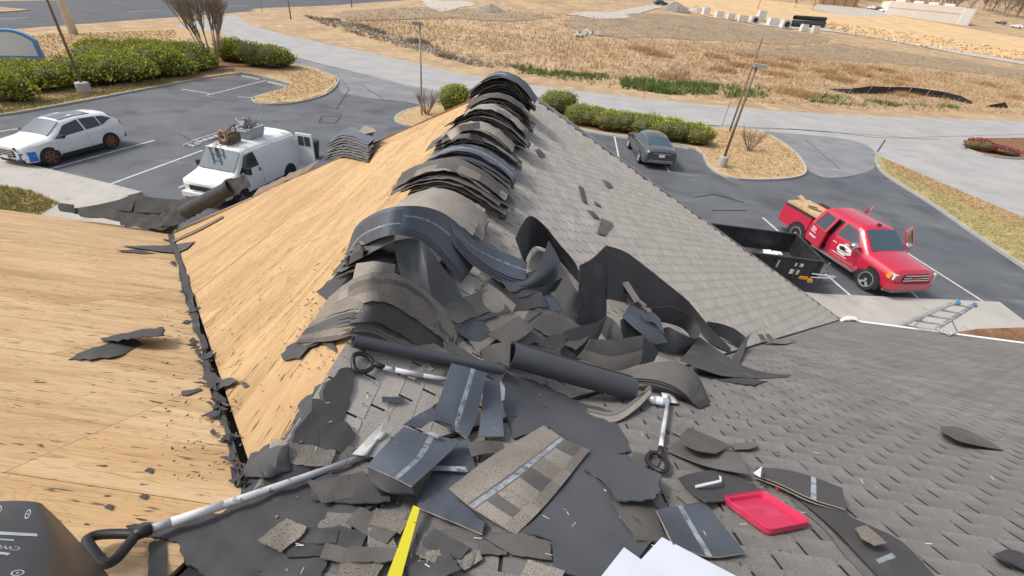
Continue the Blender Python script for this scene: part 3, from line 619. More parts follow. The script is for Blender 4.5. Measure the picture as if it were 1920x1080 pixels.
class Body:
    def __init__(s, st): s.st = sorted(st, key=lambda r: r[0])      # x, zb, wb, zm, wm, zl, wl, zt, wt
    def at(s, x):
        st = s.st
        for a_, b_ in zip(st[:-1], st[1:]):
            if a_[0] <= x <= b_[0]:
                t = (x - a_[0]) / (b_[0] - a_[0]); return [p + (q - p) * t for p, q in zip(a_, b_)]
        return list(st[0] if x < st[0][0] else st[-1])
    def sect(s, x):
        _, zb, wb, zm, wm, zl, wl, zt, wt = s.at(x); dz = zt - zl; r = min(.10, dz * .35)
        return [(wb * .6, zb), (wb, zb), (wb + (wm - wb) * .75, zb + (zm - zb) * .35), (wm, zm), (wm, (zm + zl) / 2), (wl, zl), (wl + (wt - wl) * .45, zl + dz * .48), (wt + (wl - wt) * r / max(dz, .05), zt - r), (wt * .93, zt - r * .25), (wt * .6, zt + .025), (0, zt + .035)]
    def mesh(s, name, m, parent, n=46):
        x0, x1 = s.st[0][0], s.st[-1][0]; xs = sorted(set([x0 + (x1 - x0) * i / n for i in range(n + 1)] + [r[0] for r in s.st])); mb = MB(); rings = []
        for x in xs:
            q = s.sect(x); rings.append([Vector((x, y, z)) for y, z in q] + [Vector((x, -y, z)) for y, z in reversed(q[:-1])])
        k = len(rings[0]); vs = [v for r in rings for v in r]; fs = []
        for i in range(len(xs) - 1):
            for j in range(k): fs.append((i * k + j, i * k + (j + 1) % k, (i + 1) * k + (j + 1) % k, (i + 1) * k + j))
        fs += [tuple(range(k)), tuple(range((len(xs) - 1) * k, len(xs) * k))]
        mb.add(vs, fs); o = mb.obj(name, m, parent, sharp=38); fixn(o.data); o.data.set_sharp_from_angle(angle=R(38)); return o
    def side(s, x, v):
        """belt (0) to roof edge (1) on the left side"""
        _, zb, wb, zm, wm, zl, wl, zt, wt = s.at(x); dz = zt - zl; r = min(.10, dz * .35)
        P = [(wl, zl), (wl + (wt - wl) * .45, zl + dz * .48), (wt + (wl - wt) * r / max(dz, .05), zt - r)]
        if v < .5: a_, b_, t = P[0], P[1], v / .5
        else: a_, b_, t = P[1], P[2], (v - .5) / .5
        return Vector((x, a_[0] + (b_[0] - a_[0]) * t, a_[1] + (b_[1] - a_[1]) * t))
    def low(s, x, z):
        _, zb, wb, zm, wm, zl, wl, zt, wt = s.at(x)
        if z <= zm: return wm
        return wm + (wl - wm) * min(1, max(0, (z - (zm + zl) / 2) / max(.01, (zl - zm) / 2)))
    def window(s, name, poly, m, parent, sd=1, off=.008, label=None):
        """poly of (x,v) along the outline, top and bottom edges finely stepped"""
        mb = MB(); top, bot = poly; n = 10; vs = []; fs = []
        for i in range(n + 1):
            t = i / n; xt, vt = top[0][0] + (top[1][0] - top[0][0]) * t, top[0][1] + (top[1][1] - top[0][1]) * t
            xb, vb = bot[0][0] + (bot[1][0] - bot[0][0]) * t, bot[0][1] + (bot[1][1] - bot[0][1]) * t
            for j in range(3):
                w = j / 2; p = s.side(xb + (xt - xb) * w, vb + (vt - vb) * w); p.y = (p.y + off) * sd; p.z += off * .4; vs.append(p)
        for i in range(n):
            for j in range(2): fs.append((i * 3 + j, i * 3 + j + 1, i * 3 + j + 4, i * 3 + j + 3))
        mb.add(vs, fs); o = mb.obj(name, m, parent, smooth=True); return o
    def screen(s, name, xa, xb, m, parent, ia=.93, ib=.93, off=.012):
        mb = MB(); n = 6; vs = []; fs = []
        dx = xb - xa; za, zb = s.at(xa)[7], s.at(xb)[7]; nn = Vector((-(zb - za), 0, dx)); nn = nn if nn.z > 0 else -nn; nn.normalize()
        for i in range(n + 1):
            t = i / n; x = xa + dx * t; wt = s.at(x)[8] * (ia + (ib - ia) * t); zt = s.at(x)[7]
            for j in range(7):
                q = -1 + j / 3; crown = .03 * (1 - abs(q) ** 1.5); vs.append(Vector((x, wt * q, zt + crown)) + nn * off)
        for i in range(n):
            for j in range(6): fs.append((i * 7 + j, i * 7 + j + 1, i * 7 + j + 8, i * 7 + j + 7))
        mb.add(vs, fs); return mb.obj(name, m, parent, smooth=True)
def wheel(parent, x, y, sd, r, rimmat, w=.23, spokes=5):
    t = MB(); t.lathe((x, y * sd, r), (0, sd, 0), [(-w * .9, r * .6), (-w * .9, r * .93), (-w * .75, r), (-.03, r), (.0, r * .94), (.004, r * .7), (-.03, r * .66)], 26); o = t.obj('wheel', MT['tyre'], parent, sharp=40)
    q = MB(); q.lathe((x, y * sd, r), (0, sd, 0), [(-.05, r * .67), (-.0, r * .69), (.004, r * .63), (-.03, r * .6)], 26)
    for k in range(spokes):
        an = 2 * math.pi * k / spokes + .3; c = Vector((math.cos(an), 0, math.sin(an))); tt = Vector((-math.sin(an), 0, math.cos(an))); b0 = Vector((x, y * sd, r)); yy = Vector((0, sd, 0))
        q.hexa([b0 + c * r * .08 - tt * .03 - yy * .06, b0 + c * r * .64 - tt * .034 - yy * .06, b0 + c * r * .64 + tt * .034 - yy * .06, b0 + c * r * .08 + tt * .03 - yy * .06], [b0 + c * r * .08 - tt * .05 - yy * .01, b0 + c * r * .64 - tt * .05 + yy * .0, b0 + c * r * .64 + tt * .05 + yy * .0, b0 + c * r * .08 + tt * .05 - yy * .01])
    q.lathe((x, y * sd, r), (0, sd, 0), [(-.02, r * .16), (.006, r * .13), (.01, 0.001)], 12); q.obj('rim', rimmat, o, sharp=40)
    k = MB(); k.lathe((x, y * sd, r), (0, sd, 0), [(-.07, r * .62), (-.07, .001)], 20); k.obj('brake_disc', MT['black'], o)
    return o
def arch(parent, b, x, sd, r, z0):
    mb = MB(); y = (b.low(x, z0) + .006) * sd; n = 22; vs = [Vector((x, y, z0 - .05))]
    for i in range(n + 1):
        an = -.35 + (math.pi + .7) * i / n; vs.append(Vector((x + r * math.cos(an), y, z0 + r * math.sin(an))))
    vs += [v - Vector((0, .15 * sd, 0)) for v in vs]; k = n + 2
    fs = [(0, i, i + 1) for i in range(1, k - 1)] + [(i, i + k, i + k + 1, i + 1) for i in range(1, k - 1)]
    mb.add(vs, fs); o = mb.obj('wheel_arch', MT['black'], parent); return o
def seam(parent, b, x, z0, z1, sd=1, m='black', w=.018):
    mb = MB(); n = 5
    for i in range(n):
        za, zb_ = z0 + (z1 - z0) * i / n, z0 + (z1 - z0) * (i + 1) / n; ya, yb_ = (b.low(x, za) + .004) * sd, (b.low(x, zb_) + .004) * sd
        mb.add([(x - w / 2, ya, za), (x + w / 2, ya, za), (x + w / 2, yb_, zb_), (x - w / 2, yb_, zb_)], [(0, 1, 2, 3)])
    return mb
def place2(root, la, pa, lb, pb):
    sc = 1.0
    for _ in range(8):
        A, B = onG(*pa, la[2] * sc), onG(*pb, lb[2] * sc); dl = Vector((lb[0] - la[0], lb[1] - la[1])); dw = Vector(((B - A).x, (B - A).y)); sc = dw.length / dl.length
    an = math.atan2(dw.y, dw.x) - math.atan2(dl.y, dl.x); ca, sa = math.cos(an), math.sin(an)
    root.rotation_euler = (0, 0, an); root.scale = (sc, sc, sc); root.location = (A.x - sc * (ca * la[0] - sa * la[1]), A.y - sc * (sa * la[0] + ca * la[1]), 0.004)
    return sc
def bx(parent, name, c, size, m, rot=None):
    mb = MB(); mb.box(c, size, rot); return mb.obj(name, MT[m] if isinstance(m, str) else m, parent)

# ---- white SUV
def make_suv():
    t = empty('suv', (0, 0, 0), 'white suv with bronze wheels and a bright blue patch on its damaged front corner', 'car')
    b = Body([(2.34, .42, .55, .6, .62, .82, .62, .9, .5), (2.25, .3, .78, .58, .86, .86, .84, .98, .72), (2.0, .26, .86, .58, .95, .92, .93, 1.05, .80), (1.15, .26, .9, .6, .97, 1.02, .96, 1.14, .80), (.25, .26, .9, .6, .97, 1.06, .96, 1.66, .62), (-.5, .26, .9, .62, .97, 1.1, .96, 1.72, .63), (-1.6, .28, .9, .64, .97, 1.16, .95, 1.66, .62), (-1.95, .3, .88, .66, .96, 1.18, .93, 1.60, .60), (-2.22, .36, .84, .7, .93, 1.18, .88, 1.28, .72), (-2.36, .42, .75, .7, .85, 1.0, .82, 1.1, .70)])
    b.mesh('body', MT['p_white'], t)
    b.screen('windscreen', 1.08, .3, MT['glass_b'], t, .95, .96); b.screen('sunroof', .2, -1.25, MT['glass'], t, .86, .84); b.screen('rear_window', -2.16, -1.98, MT['glass'], t)
    for sd in (1, -1):
        b.window('side_window', [[(.36, .78), (-.42, .96)], [(.98, .06), (-.42, .06)]], MT['glass'], t, sd)
        b.window('side_window', [[(-.5, .96), (-1.25, .96)], [(-.5, .06), (-1.25, .06)]], MT['glass'], t, sd)
        b.window('quarter_window', [[(-1.3, .96), (-1.62, .9)], [(-1.3, .06), (-2.0, .5)]], MT['glass'], t, sd)
        for x in (.95, -.46, -1.28): seam(t, b, x, .42, 1.03, sd, w=.012).obj('door_seam', MT['grey_p'], t)
        bx(t, 'sill', (-.05, .965 * sd, .3), (1.95, .05, .16), 'black')
        for x in (-.3, -1.1): bx(t, 'door_handle', (x, .975 * sd, .95), (.2, .03, .035), 'white')
        mb = MB(); mb.hexa([(.62, .98 * sd, 1.04), (.86, .98 * sd, 1.04), (.80, 1.2 * sd, 1.07), (.66, 1.2 * sd, 1.07)], [(.64, .98 * sd, 1.18), (.80, .98 * sd, 1.18), (.78, 1.2 * sd, 1.2), (.67, 1.2 * sd, 1.2)]); o = mb.obj('mirror', MT['black'], t); fixn(o.data)
        for x in (1.42, -1.42): arch(t, b, x, sd, .43, .37); wheel(t, x, .99, sd, .375, MT['rim_b'], spokes=6)
        bx(t, 'tail_lamp', (-2.22, .83 * sd, 1.08), (.12, .12, .22), 'lamp_r')
    bx(t, 'rear_bumper', (-2.36, 0, .5), (.1, 1.62, .22), 'black')
    bx(t, 'grille', (2.33, -.1, .66), (.08, 1.0, .30), 'black')
    for z in (.6, .68, .76): bx(t, 'grille_bar', (2.375, -.1, z), (.02, .96, .025), 'chrome')
    bx(t, 'number_plate', (2.39, -.12, .50), (.02, .32, .12), 'white')
    o = bx(t, 'headlight', (2.17, -.74, .82), (.2, .22, .15), 'lamp')
    mb = MB(); mb.hexa([(1.93, .965, .34), (2.2, .86, .34), (2.34, .6, .36), (2.3, .5, .36)], [(1.93, .975, .74), (2.2, .89, .76), (2.36, .62, .70), (2.32, .5, .70)])
    o = mb.obj('blue_patch', plain('bright blue sheet', (.02, .17, .62), .45), t); fixn(o.data)
    mb = MB()
    for i in range(14): mb.box((2.2 + random.uniform(-.08, .14), .5 + random.uniform(-.2, .3), .5 + random.uniform(-.12, .38)), (random.uniform(.05, .16), random.uniform(.05, .2), random.uniform(.02, .09)), Matrix.Rotation(random.uniform(0, 3), 3, (random.random(), random.random(), 1)))
    mb.obj('torn_bumper', [mat('broken bumper plastic', (.4, .42, .44), (.1, .1, .11), 12, .7)], t)
    bx(t, 'lower_grille', (2.3, .1, .36), (.1, 1.2, .12), 'black')
    bx(t, 'wiper', (1.05, .2, 1.17), (.05, .9, .02), 'black')
    place2(t, (1.42, .88, 0), (101, 309), (-1.42, .88, 0), (212, 278))
make_suv()

# ---- white cargo van with a loaded roof rack
def make_van():
    t = empty('cargo_van', (0, 0, 0), 'white cargo van with ladders and gear on its roof and rear door open', 'van')
    b = Body([(2.62, .45, .7, .6, .8, .86, .82, .95, .72), (2.5, .35, .86, .62, .95, 1.02, .93, 1.1, .82), (1.75, .33, .92, .65, 1.0, 1.16, .98, 1.26, .86), (1.05, .33, .95, .7, 1.0, 1.22, .98, 2.02, .80), (.9, .33, .95, .7, 1.0, 1.22, .98, 2.06, .82), (-2.2, .35, .95, .7, 1.0, 1.25, .99, 2.06, .84), (-2.3, .4, .93, .7, .98, 1.25, .97, 2.0, .82)])
    b.mesh('body', MT['p_van'], t); b.screen('windscreen', 1.72, 1.1, MT['glass_b'], t, .96, .96)
    for sd in (1, -1):
        b.window('side_window', [[(1.04, .8), (.5, .84)], [(1.62, .08), (.42, .05)]], MT['glass'], t, sd)
        for x in (1.35, .32): seam(t, b, x, .45, 1.2, sd).obj('door_seam', MT['grey_p'], t)
        mb = MB(); mb.box((1.3, 1.16 * sd, 1.28), (.13, .24, .26)); mb.box((1.3, 1.02 * sd, 1.22), (.05, .1, .05)); mb.obj('mirror', MT['black'], t)
        bx(t, 'door_handle', (.45, 1.005 * sd, 1.1), (.05, .03, .16), 'black')
        for x in (1.75, -1.45): arch(t, b, x, sd, .42, .37); wheel(t, x, 1.0, sd, .36, MT['grey_p'])
        bx(t, 'headlight', (2.57, .68 * sd, .82), (.12, .24, .16), 'lamp')
        bx(t, 'drip_rail', (-.6, .93 * sd, 1.93), (3.2, .03, .03), 'p_van')
    bx(t, 'grille', (2.62, 0, .78), (.08, 1.1, .2), 'black'); bx(t, 'bumper', (2.68, 0, .5), (.16, 1.8, .2), 'white'); bx(t, 'air_dam', (2.62, 0, .34), (.14, 1.7, .14), 'black')
    bx(t, 'wiper', (1.72, 0, 1.31), (.05, 1.3, .02), 'black')
    # rear door swung open on the left side, with its two panes
    d = MB(); d.box((-2.32, 1.38, 1.25), (.08, .84, 1.56)); do = d.obj('rear_door', MT['p_van'], t)
    for y in (1.22, 1.56): bx(do, 'door_pane', (-2.27, y, 1.68), (.02, .28, .44), 'glass'); bx(do, 'door_pane', (-2.37, y, 1.68), (.02, .28, .44), 'glass')
    bx(t, 'roof_rail', (-.6, 0, 2.10), (.05, 1.66, .04), 'white'); bx(t, 'roof_rail', (.7, 0, 2.10), (.05, 1.66, .04), 'white'); bx(t, 'roof_rail', (-1.8, 0, 2.10), (.05, 1.66, .04), 'white')
    sc = place2(t, (1.05, .82, 2.0), (452, 284), (-2.25, .82, 2.0), (547, 249))
    return t, sc
van, vsc = make_van()
vm = Matrix.Translation(van.location) @ Matrix.Rotation(van.rotation_euler.z, 4, 'Z') @ Matrix.Scale(vsc, 4)
def onvan(name, mb, mats, label, cat, group=None, **k):
    o0 = vm @ Vector(mb.v[0]); vs = [vm @ v for v in mb.v]; c = sum(vs, Vector()) / len(vs); c.z = min(v.z for v in vs)
    m2 = MB(); m2.v = vs; m2.f = mb.f; m2.m = mb.m; m2.t = mb.t; o = m2.obj(name, mats, origin=c, **k)
    return tagset(o, label, cat, group)
def ladder(x0, x1, y0, y1, z, rungs):
    mb = MB()
    for y in (y0, y1): mb.box(((x0 + x1) / 2, y, z), (x1 - x0, .04, .09))
    for i in range(rungs): mb.tube([(x0 + (x1 - x0) * (i + .5) / rungs, y0, z), (x0 + (x1 - x0) * (i + .5) / rungs, y1, z)], .022, 6)
    return mb
onvan('roof_ladder', ladder(-2.0, 2.0, -.92, -.5, 2.22, 13), MT['alu'], 'long aluminium ladder on the van roof, outer one overhanging the windscreen', 'ladder')
onvan('roof_ladder', ladder(-1.6, 1.75, -.74, -.36, 2.34, 11), MT['alu'], 'aluminium ladder on the van roof, lying over another ladder', 'ladder')
mb = MB(); mb.box((.55, -.05, 2.30), (.75, .5, .34), Matrix.Rotation(.2, 3, 'Z')); mb.box((.55, -.05, 2.5), (.5, .34, .1)); mb.tube([(.3, .1, 2.5), (.3, .1, 2.85)], .03); mb.tube([(.3, .1, 2.8), (.75, -.1, 2.55)], .025); mb.tube([(.75, .15, 2.45), (.6, .18, 2.8)], .025)
onvan('roof_machine', mb, MT['rust'], 'dark rusty machine strapped on the front of the van roof', 'machine')
mb = MB(); n = 14
for i in range(n):
    a0, a1 = 2 * math.pi * i / n, 2 * math.pi * (i + 1) / n; mb.tube([(.98, .05 + .16 * math.cos(a0), 2.5 + .2 * math.sin(a0)), (.98, .05 + .16 * math.cos(a1), 2.5 + .2 * math.sin(a1))], .075, 8)
onvan('hose_coil', mb, mat('tan hose', (.42, .3, .18), (.3, .2, .12), 8, .8), 'tan coil of hose hung at the front of the van roof', 'hose')
mb = MB(); mb.hexa([(-.95, -.3, 2.12), (-.15, -.3, 2.12), (-.15, .35, 2.12), (-.95, .35, 2.12)], [(-1.05, -.38, 2.55), (-.05, -.38, 2.55), (-.05, .42, 2.55), (-1.05, .42, 2.55)]); mb.tube([(-.1, -.2, 2.45), (-.1, .3, 2.45)], .07)
onvan('roof_tub', mb, mat('pale grey plastic tub', (.42, .45, .48), (.33, .35, .38), 4, .6), 'pale grey tub of tools on the middle of the van roof', 'tub')
mb = MB()
for i in range(15):
    c = Vector((-.55 + random.uniform(-.45, .5), random.uniform(-.3, .3), 2.62 + random.uniform(0, .1))); d_ = Vector((random.uniform(-1, .6), random.uniform(-.4, .4), random.uniform(0, .35))).normalized(); mb.tube([c - d_ * .3, c + d_ * random.uniform(.3, .6)], random.uniform(.015, .04), 5)
mb.box((-.5, 0, 2.66), (.4, .3, .18), Matrix.Rotation(.5, 3, 'X')); mb.box((-.2, .1, 2.7), (.2, .2, .24), Matrix.Rotation(.8, 3, 'Y'))
onvan('tool_heap', mb, mat('mixed grey tools', (.22, .22, .22), (.35, .34, .32), 6, .7), 'heap of poles and tools sticking out of the grey tub', 'tools')

# ---- dark sedan
def make_sedan():
    t = empty('sedan', (0, 0, 0), 'dark grey sedan seen from behind, parked nose to the hedge', 'car')
    b = Body([(2.4, .38, .55, .5, .6, .66, .6, .72, .5), (2.25, .26, .78, .5, .85, .72, .82, .8, .7), (1.2, .24, .86, .52, .92, .9, .88, .96, .74), (.3, .24, .87, .52, .93, .95, .9, 1.42, .57), (-.5, .24, .87, .54, .93, .98, .9, 1.46, .58), (-1.0, .24, .87, .55, .93, 1.0, .9, 1.38, .57), (-1.75, .26, .86, .56, .92, 1.0, .87, 1.10, .70), (-2.25, .3, .82, .58, .88, .94, .84, 1.05, .72), (-2.42, .36, .72, .56, .8, .86, .78, .95, .66)])
    b.mesh('body', MT['p_grey'], t); b.screen('windscreen', 1.15, .36, MT['glass_b'], t); b.screen('rear_window', -1.72, -1.02, MT['glass_b'], t, .9, .95)
    for sd in (1, -1):
        b.window('side_window', [[(.2, .85), (-.42, .95)], [(.9, .08), (-.42, .08)]], MT['glass'], t, sd); b.window('side_window', [[(-.48, .95), (-1.0, .9)], [(-.48, .08), (-1.5, .12)]], MT['glass'], t, sd)
        mb = MB(); mb.box((.0, 0.0, 0), (.01, .01, .01))
        q = [b.side(x, .02) for x in (.9, .3, -.4, -1.0, -1.5)]; c = MB(); c.tube([(p.x, (p.y + .012) * sd, p.z) for p in q], .014, 5); c.obj('chrome_trim', MT['chrome'], t)
        for x in (.85, -.45, -1.4): seam(t, b, x, .36, .92, sd, w=.012).obj('door_seam', MT['black'], t)
        for x in (1.42, -1.38): arch(t, b, x, sd, .37, .33); wheel(t, x, .94, sd, .33, MT['rim_s'])
        bx(t, 'tail_lamp', (-2.33, .62 * sd, .84), (.14, .30, .13), 'lamp_r'); bx(t, 'mirror', (.72, 1.0 * sd, 1.0), (.12, .16, .12), 'p_grey')
    bx(t, 'chrome_strip', (-2.44, 0, .87), (.03, .95, .035), 'chrome'); bx(t, 'number_plate', (-2.445, 0, .76), (.02, .32, .14), 'white'); bx(t, 'bumper_strip', (-2.42, 0, .5), (.06, 1.3, .04), 'chrome'); bx(t, 'bumper', (-2.40, 0, .42), (.08, 1.4, .1), 'grey_p')
    place2(t, (1.42, .82, 0), (1179, 278), (-1.38, .82, 0), (1198, 305))
make_sedan()

# ---- red pickup with doors open
def make_pickup():
    t = empty('pickup_truck', (0, 0, 0), 'red pickup truck with several doors swung open and plywood in its bed', 'pickup truck')
    b = Body([(2.73, .5, .7, .68, .8, .98, .8, 1.06, .7), (2.63, .4, .86, .68, .96, .97, .93, 1.15, .8), (1.5, .42, .92, .7, 1.0, 1.1, .97, 1.27, .80), (.72, .42, .93, .72, 1.0, 1.22, .96, 1.84, .66), (.55, .42, .93, .72, 1.0, 1.22, .96, 1.88, .68), (-1.0, .42, .93, .72, 1.0, 1.22, .96, 1.88, .69), (-1.16, .42, .93, .72, 1.0, 1.22, .96, 1.8, .68), (-1.25, .42, .93, .72, .99, 1.2, .95, 1.3, .85)])
    b.mesh('body', MT['p_red'], t); b.screen('windscreen', 1.46, .78, MT['glass_b'], t, .96, .96)
    for sd in (1, -1):
        b.window('side_window', [[(.62, .82), (.08, .9)], [(1.22, .06), (.02, .05)]], MT['glass'], t, sd)
        for x in (1.28, .0): seam(t, b, x, .5, 1.2, sd).obj('door_seam', MT['black'], t)
        for x in (1.95, -1.72): wheel(t, x, .99, sd, .41, MT['rim_s'], w=.27)
        arch(t, b, 1.95, sd, .50, .42)
        mb = MB(); mb.lathe((1.1, 1.2 * sd, 1.32), (0, 1, 0), [(-.15, .01), (-.13, .1), (.0, .13), (.13, .1), (.15, .01)], 10); mb.tube([(1.15, .98 * sd, 1.25), (1.1, 1.1 * sd, 1.28)], .03, 6); mb.obj('mirror', MT['chrome'], t, smooth=True)
        o = bx(t, 'headlight', (2.63, .72 * sd, .96), (.16, .36, .2), 'lamp'); bx(t, 'indicator_lamp', (2.55, .93 * sd, .96), (.16, .06, .18), 'amber')
        bx(t, 'running_board', (.4, 1.04 * sd, .42), (2.1, .14, .06), 'chrome')
    bx(t, 'grille', (2.72, 0, .95), (.08, 1.04, .26), 'black')
    for z in (.86, .95, 1.05): bx(t, 'grille_bar', (2.77, 0, z), (.03, 1.06, .035), 'chrome')
    bx(t, 'grille_badge', (2.79, 0, .95), (.03, .3, .09), 'p_red')
    mb = MB(); mb.hexa([(2.60, -.98, .5), (2.83, -.8, .5), (2.83, .8, .5), (2.60, .98, .5)], [(2.60, -.98, .74), (2.83, -.8, .74), (2.83, .8, .74), (2.60, .98, .74)]); mb.obj('bumper', MT['p_red'], t)
    mb = MB(); mb.hexa([(2.55, -.92, .36), (2.80, -.72, .38), (2.80, .72, .38), (2.55, .92, .36)], [(2.57, -.92, .498), (2.79, -.72, .498), (2.79, .72, .498), (2.57, .92, .498)]); mb.obj('lower_bumper', MT['grey_p'], t)
    # hood crease and roof beacon
    bx(t, 'roof_aerial', (.62, 0, 1.95), (.14, .05, .07), 'black')
    # open bed
    mb = MB(); L0, L1 = -1.3, -2.92
    for sd in (1, -1):
        mb.hexa([(L1, .80 * sd, .5), (L0, .80 * sd, .5), (L0, .99 * sd, .5), (L1, .97 * sd, .5)], [(L1, .82 * sd, 1.26), (L0, .82 * sd, 1.26), (L0, .97 * sd, 1.26), (L1, .95 * sd, 1.26)])
    mb.box((-1.33, 0, .88), (.06, 1.6, .74)); mb.box((L1 - .02, 0, .86), (.07, 1.9, .76)); mb.box((-2.1, 0, .6), (1.6, 1.6, .06)); o = mb.obj('bed', MT['p_red'], t); fixn(o.data)
    for sd in (1, -1):
        k = MB(); y = .99 * sd; n = 20; vs = [Vector((-1.72, y, .4))] + [Vector((-1.72 + .5 * math.cos(-.3 + (math.pi + .6) * i / n), y, .42 + .5 * math.sin(-.3 + (math.pi + .6) * i / n))) for i in range(n + 1)]; k.add(vs, [(0, i, i + 1) for i in range(1, n + 1)]); k.obj('wheel_arch', MT['black'], t)
        bx(t, 'bed_rail', (-2.11, .89 * sd, 1.275), (1.6, .14, .03), 'black')
    bx(t, 'bed_liner', (-2.1, 0, .635), (1.55, 1.58, .01), 'black'); bx(t, 'rear_bumper', (-3.02, 0, .52), (.14, 1.7, .16), 'chrome')
    # doorway behind the open rear door, on both sides
    for sd in (-1, 1):
        mb = MB(); q = [b.side(-.12, .02), b.side(-1.12, .02), b.side(-1.06, .92), b.side(-.06, .92)]; lo = [Vector((-.12, b.low(-.12, .55), .55)), Vector((-1.12, b.low(-1.12, .55), .55))]
        P = [lo[0], lo[1], q[1], q[0]]; mb.add([(p.x, (p.y + .012) * sd, p.z) for p in P], [(0, 1, 2, 3)]); mb.add([(p.x, (p.y + .012) * sd, p.z) for p in q], [(0, 1, 2, 3)]); mb.obj('doorway', MT['black'], t)
    def door(hx, hy, an, L_, zb, zt, sd, pane=True, glass='glass', topin=.28):
        """panel hinged at (hx,hy); closed it runs along x by L_ (signed); an opens it outward"""
        rot = Matrix.Rotation(an, 3, 'Z'); H = Vector((hx, hy, 0)); belt = 1.22
        def p(u, z, o_=0): return H + rot @ Vector((u, (o_ - (max(0, z - belt) / .6) * topin) * sd, z))
        mb = MB(); q = []
        for o_ in (-.05, .03): q.append([p(0, zb, o_), p(L_, zb, o_), p(L_, belt, o_), p(0, belt, o_)])
        mb.hexa(q[0], q[1])
        fr = [(0, belt), (L_, belt), (L_ * .94, zt), (.06 * L_, zt)]; inn = [(.14 * L_, belt + .02), (.88 * L_, belt + .02), (.84 * L_, zt - .08), (.2 * L_, zt - .08)]
        for i in range(4):
            j = (i + 1) % 4; quad = [fr[i], fr[j], inn[j], inn[i]]
            mb.hexa([p(u, z, -.03) for u, z in quad], [p(u, z, .02) for u, z in quad])
        o = mb.obj('open_door', MT['p_red'], t); fixn(o.data)
        g_ = MB(); g_.hexa([p(u, z, -.012) for u, z in inn], [p(u, z, .0) for u, z in inn]); k = g_.obj('door_window', MT[glass], o); fixn(k.data)
        return o, p
    od, p = door(-1.15, -1.0, R(-14), 1.0, .5, 1.84, -1)
    for i, (z, w) in enumerate(((1.12, .36), (1.06, .42), (1.0, .36), (.94, .42), (.80, .62), (.76, .5))):
        mb = MB(); zz = [p(.14, z - .014, .036), p(.14 + w * .8, z - .014, .036), p(.14 + w * .8, z + .014, .036), p(.14, z + .014, .036)]; mb.add(zz, [(0, 1, 2, 3)]); mb.obj('lettering', MT['white'], od)
    door(1.25, 1.0, R(-62), -1.1, .5, 1.84, 1); door(-1.15, 1.0, R(125), .95, .5, 1.84, 1)
    # emblem on the front door: white irregular hexagon with a dark house and lines of text
    def ond(x, z, o_): return Vector((x, -(b.low(x, z) + o_), z))
    hexp = [(1.0, .86), (.72, .70), (.48, .72), (.34, .84), (.36, 1.02), (.62, 1.10), (.92, 1.04)]
    mb = MB(); mb.add([ond(x, z, .012) for x, z in hexp], [tuple(range(len(hexp)))]); em = mb.obj('door_emblem', MT['white'], t)
    mb = MB(); mb.add([ond(x, z, .018) for x, z in ((.46, .86), (.86, .86), (.66, .96), (.60, 1.02), (.40, .96))], [(0, 1, 2, 3, 4)]); mb.obj('emblem_house', MT['black'], em)
    for z, x0, x1 in ((.80, .45, .85), (.90, .70, .95)):
        k = MB(); k.add([ond(x0, z - .014, .02), ond(x1, z - .014, .02), ond(x1, z + .014, .02), ond(x0, z + .014, .02)], [(0, 1, 2, 3)]); k.obj('emblem_lettering', MT['grey_p'], em)
    for z, x0, x1 in ((1.13, .55, 1.0), (.66, .2, .9), (1.0, .06, .24)):
        k = MB(); k.add([ond(x0, z - .012, .014), ond(x1, z - .012, .014), ond(x1, z + .012, .014), ond(x0, z + .012, .014)], [(0, 1, 2, 3)]); k.obj('lettering', MT['white'], t)
    sc = place2(t, (1.95, -.86, 0), (1617, 541), (-1.72, -.86, 0), (1488, 453))
    return t, sc
pick, psc = make_pickup()
pm = Matrix.Translation(pick.location) @ Matrix.Rotation(pick.rotation_euler.z, 4, 'Z') @ Matrix.Scale(psc, 4)
def inworld(mw, name, mb, mats, label, cat, group=None, **k):
    vs = [mw @ v for v in mb.v]; c = sum(vs, Vector()) / len(vs); c.z = min(v.z for v in vs); m2 = MB(); m2.v = vs; m2.f = mb.f; m2.m = mb.m; m2.t = mb.t
    return tagset(m2.obj(name, mats, origin=c, **k), label, cat, group)
mb = MB(); mb.box((-2.2, -.18, 1.33), (1.75, 1.1, .10), Matrix.Rotation(.03, 3, 'Z'))
inworld(pm, 'plywood_stack', mb, [MT['ply_a']], 'stack of new plywood lying across the red pickup bed', 'plywood')
mb = MB(); mb.box((-3.0, -.05, 1.42), (.5, .22, .04), Matrix.Rotation(.5, 3, 'Y') @ Matrix.Rotation(.3, 3, 'Z'))
inworld(pm, 'board', mb, [MT['ply_a']], 'short board sticking up at the tail of the red pickup bed', 'board')
mb = MB(); mb.tube([(-2.4, -.3, 1.4), (-2.1, -.1, 1.43), (-1.9, -.3, 1.4), (-2.2, -.45, 1.42), (-1.7, -.2, 1.42)], .025, 6)
inworld(pm, 'strap', mb, MT['rust'], 'brown strap tangled on the plywood in the pickup bed', 'strap')
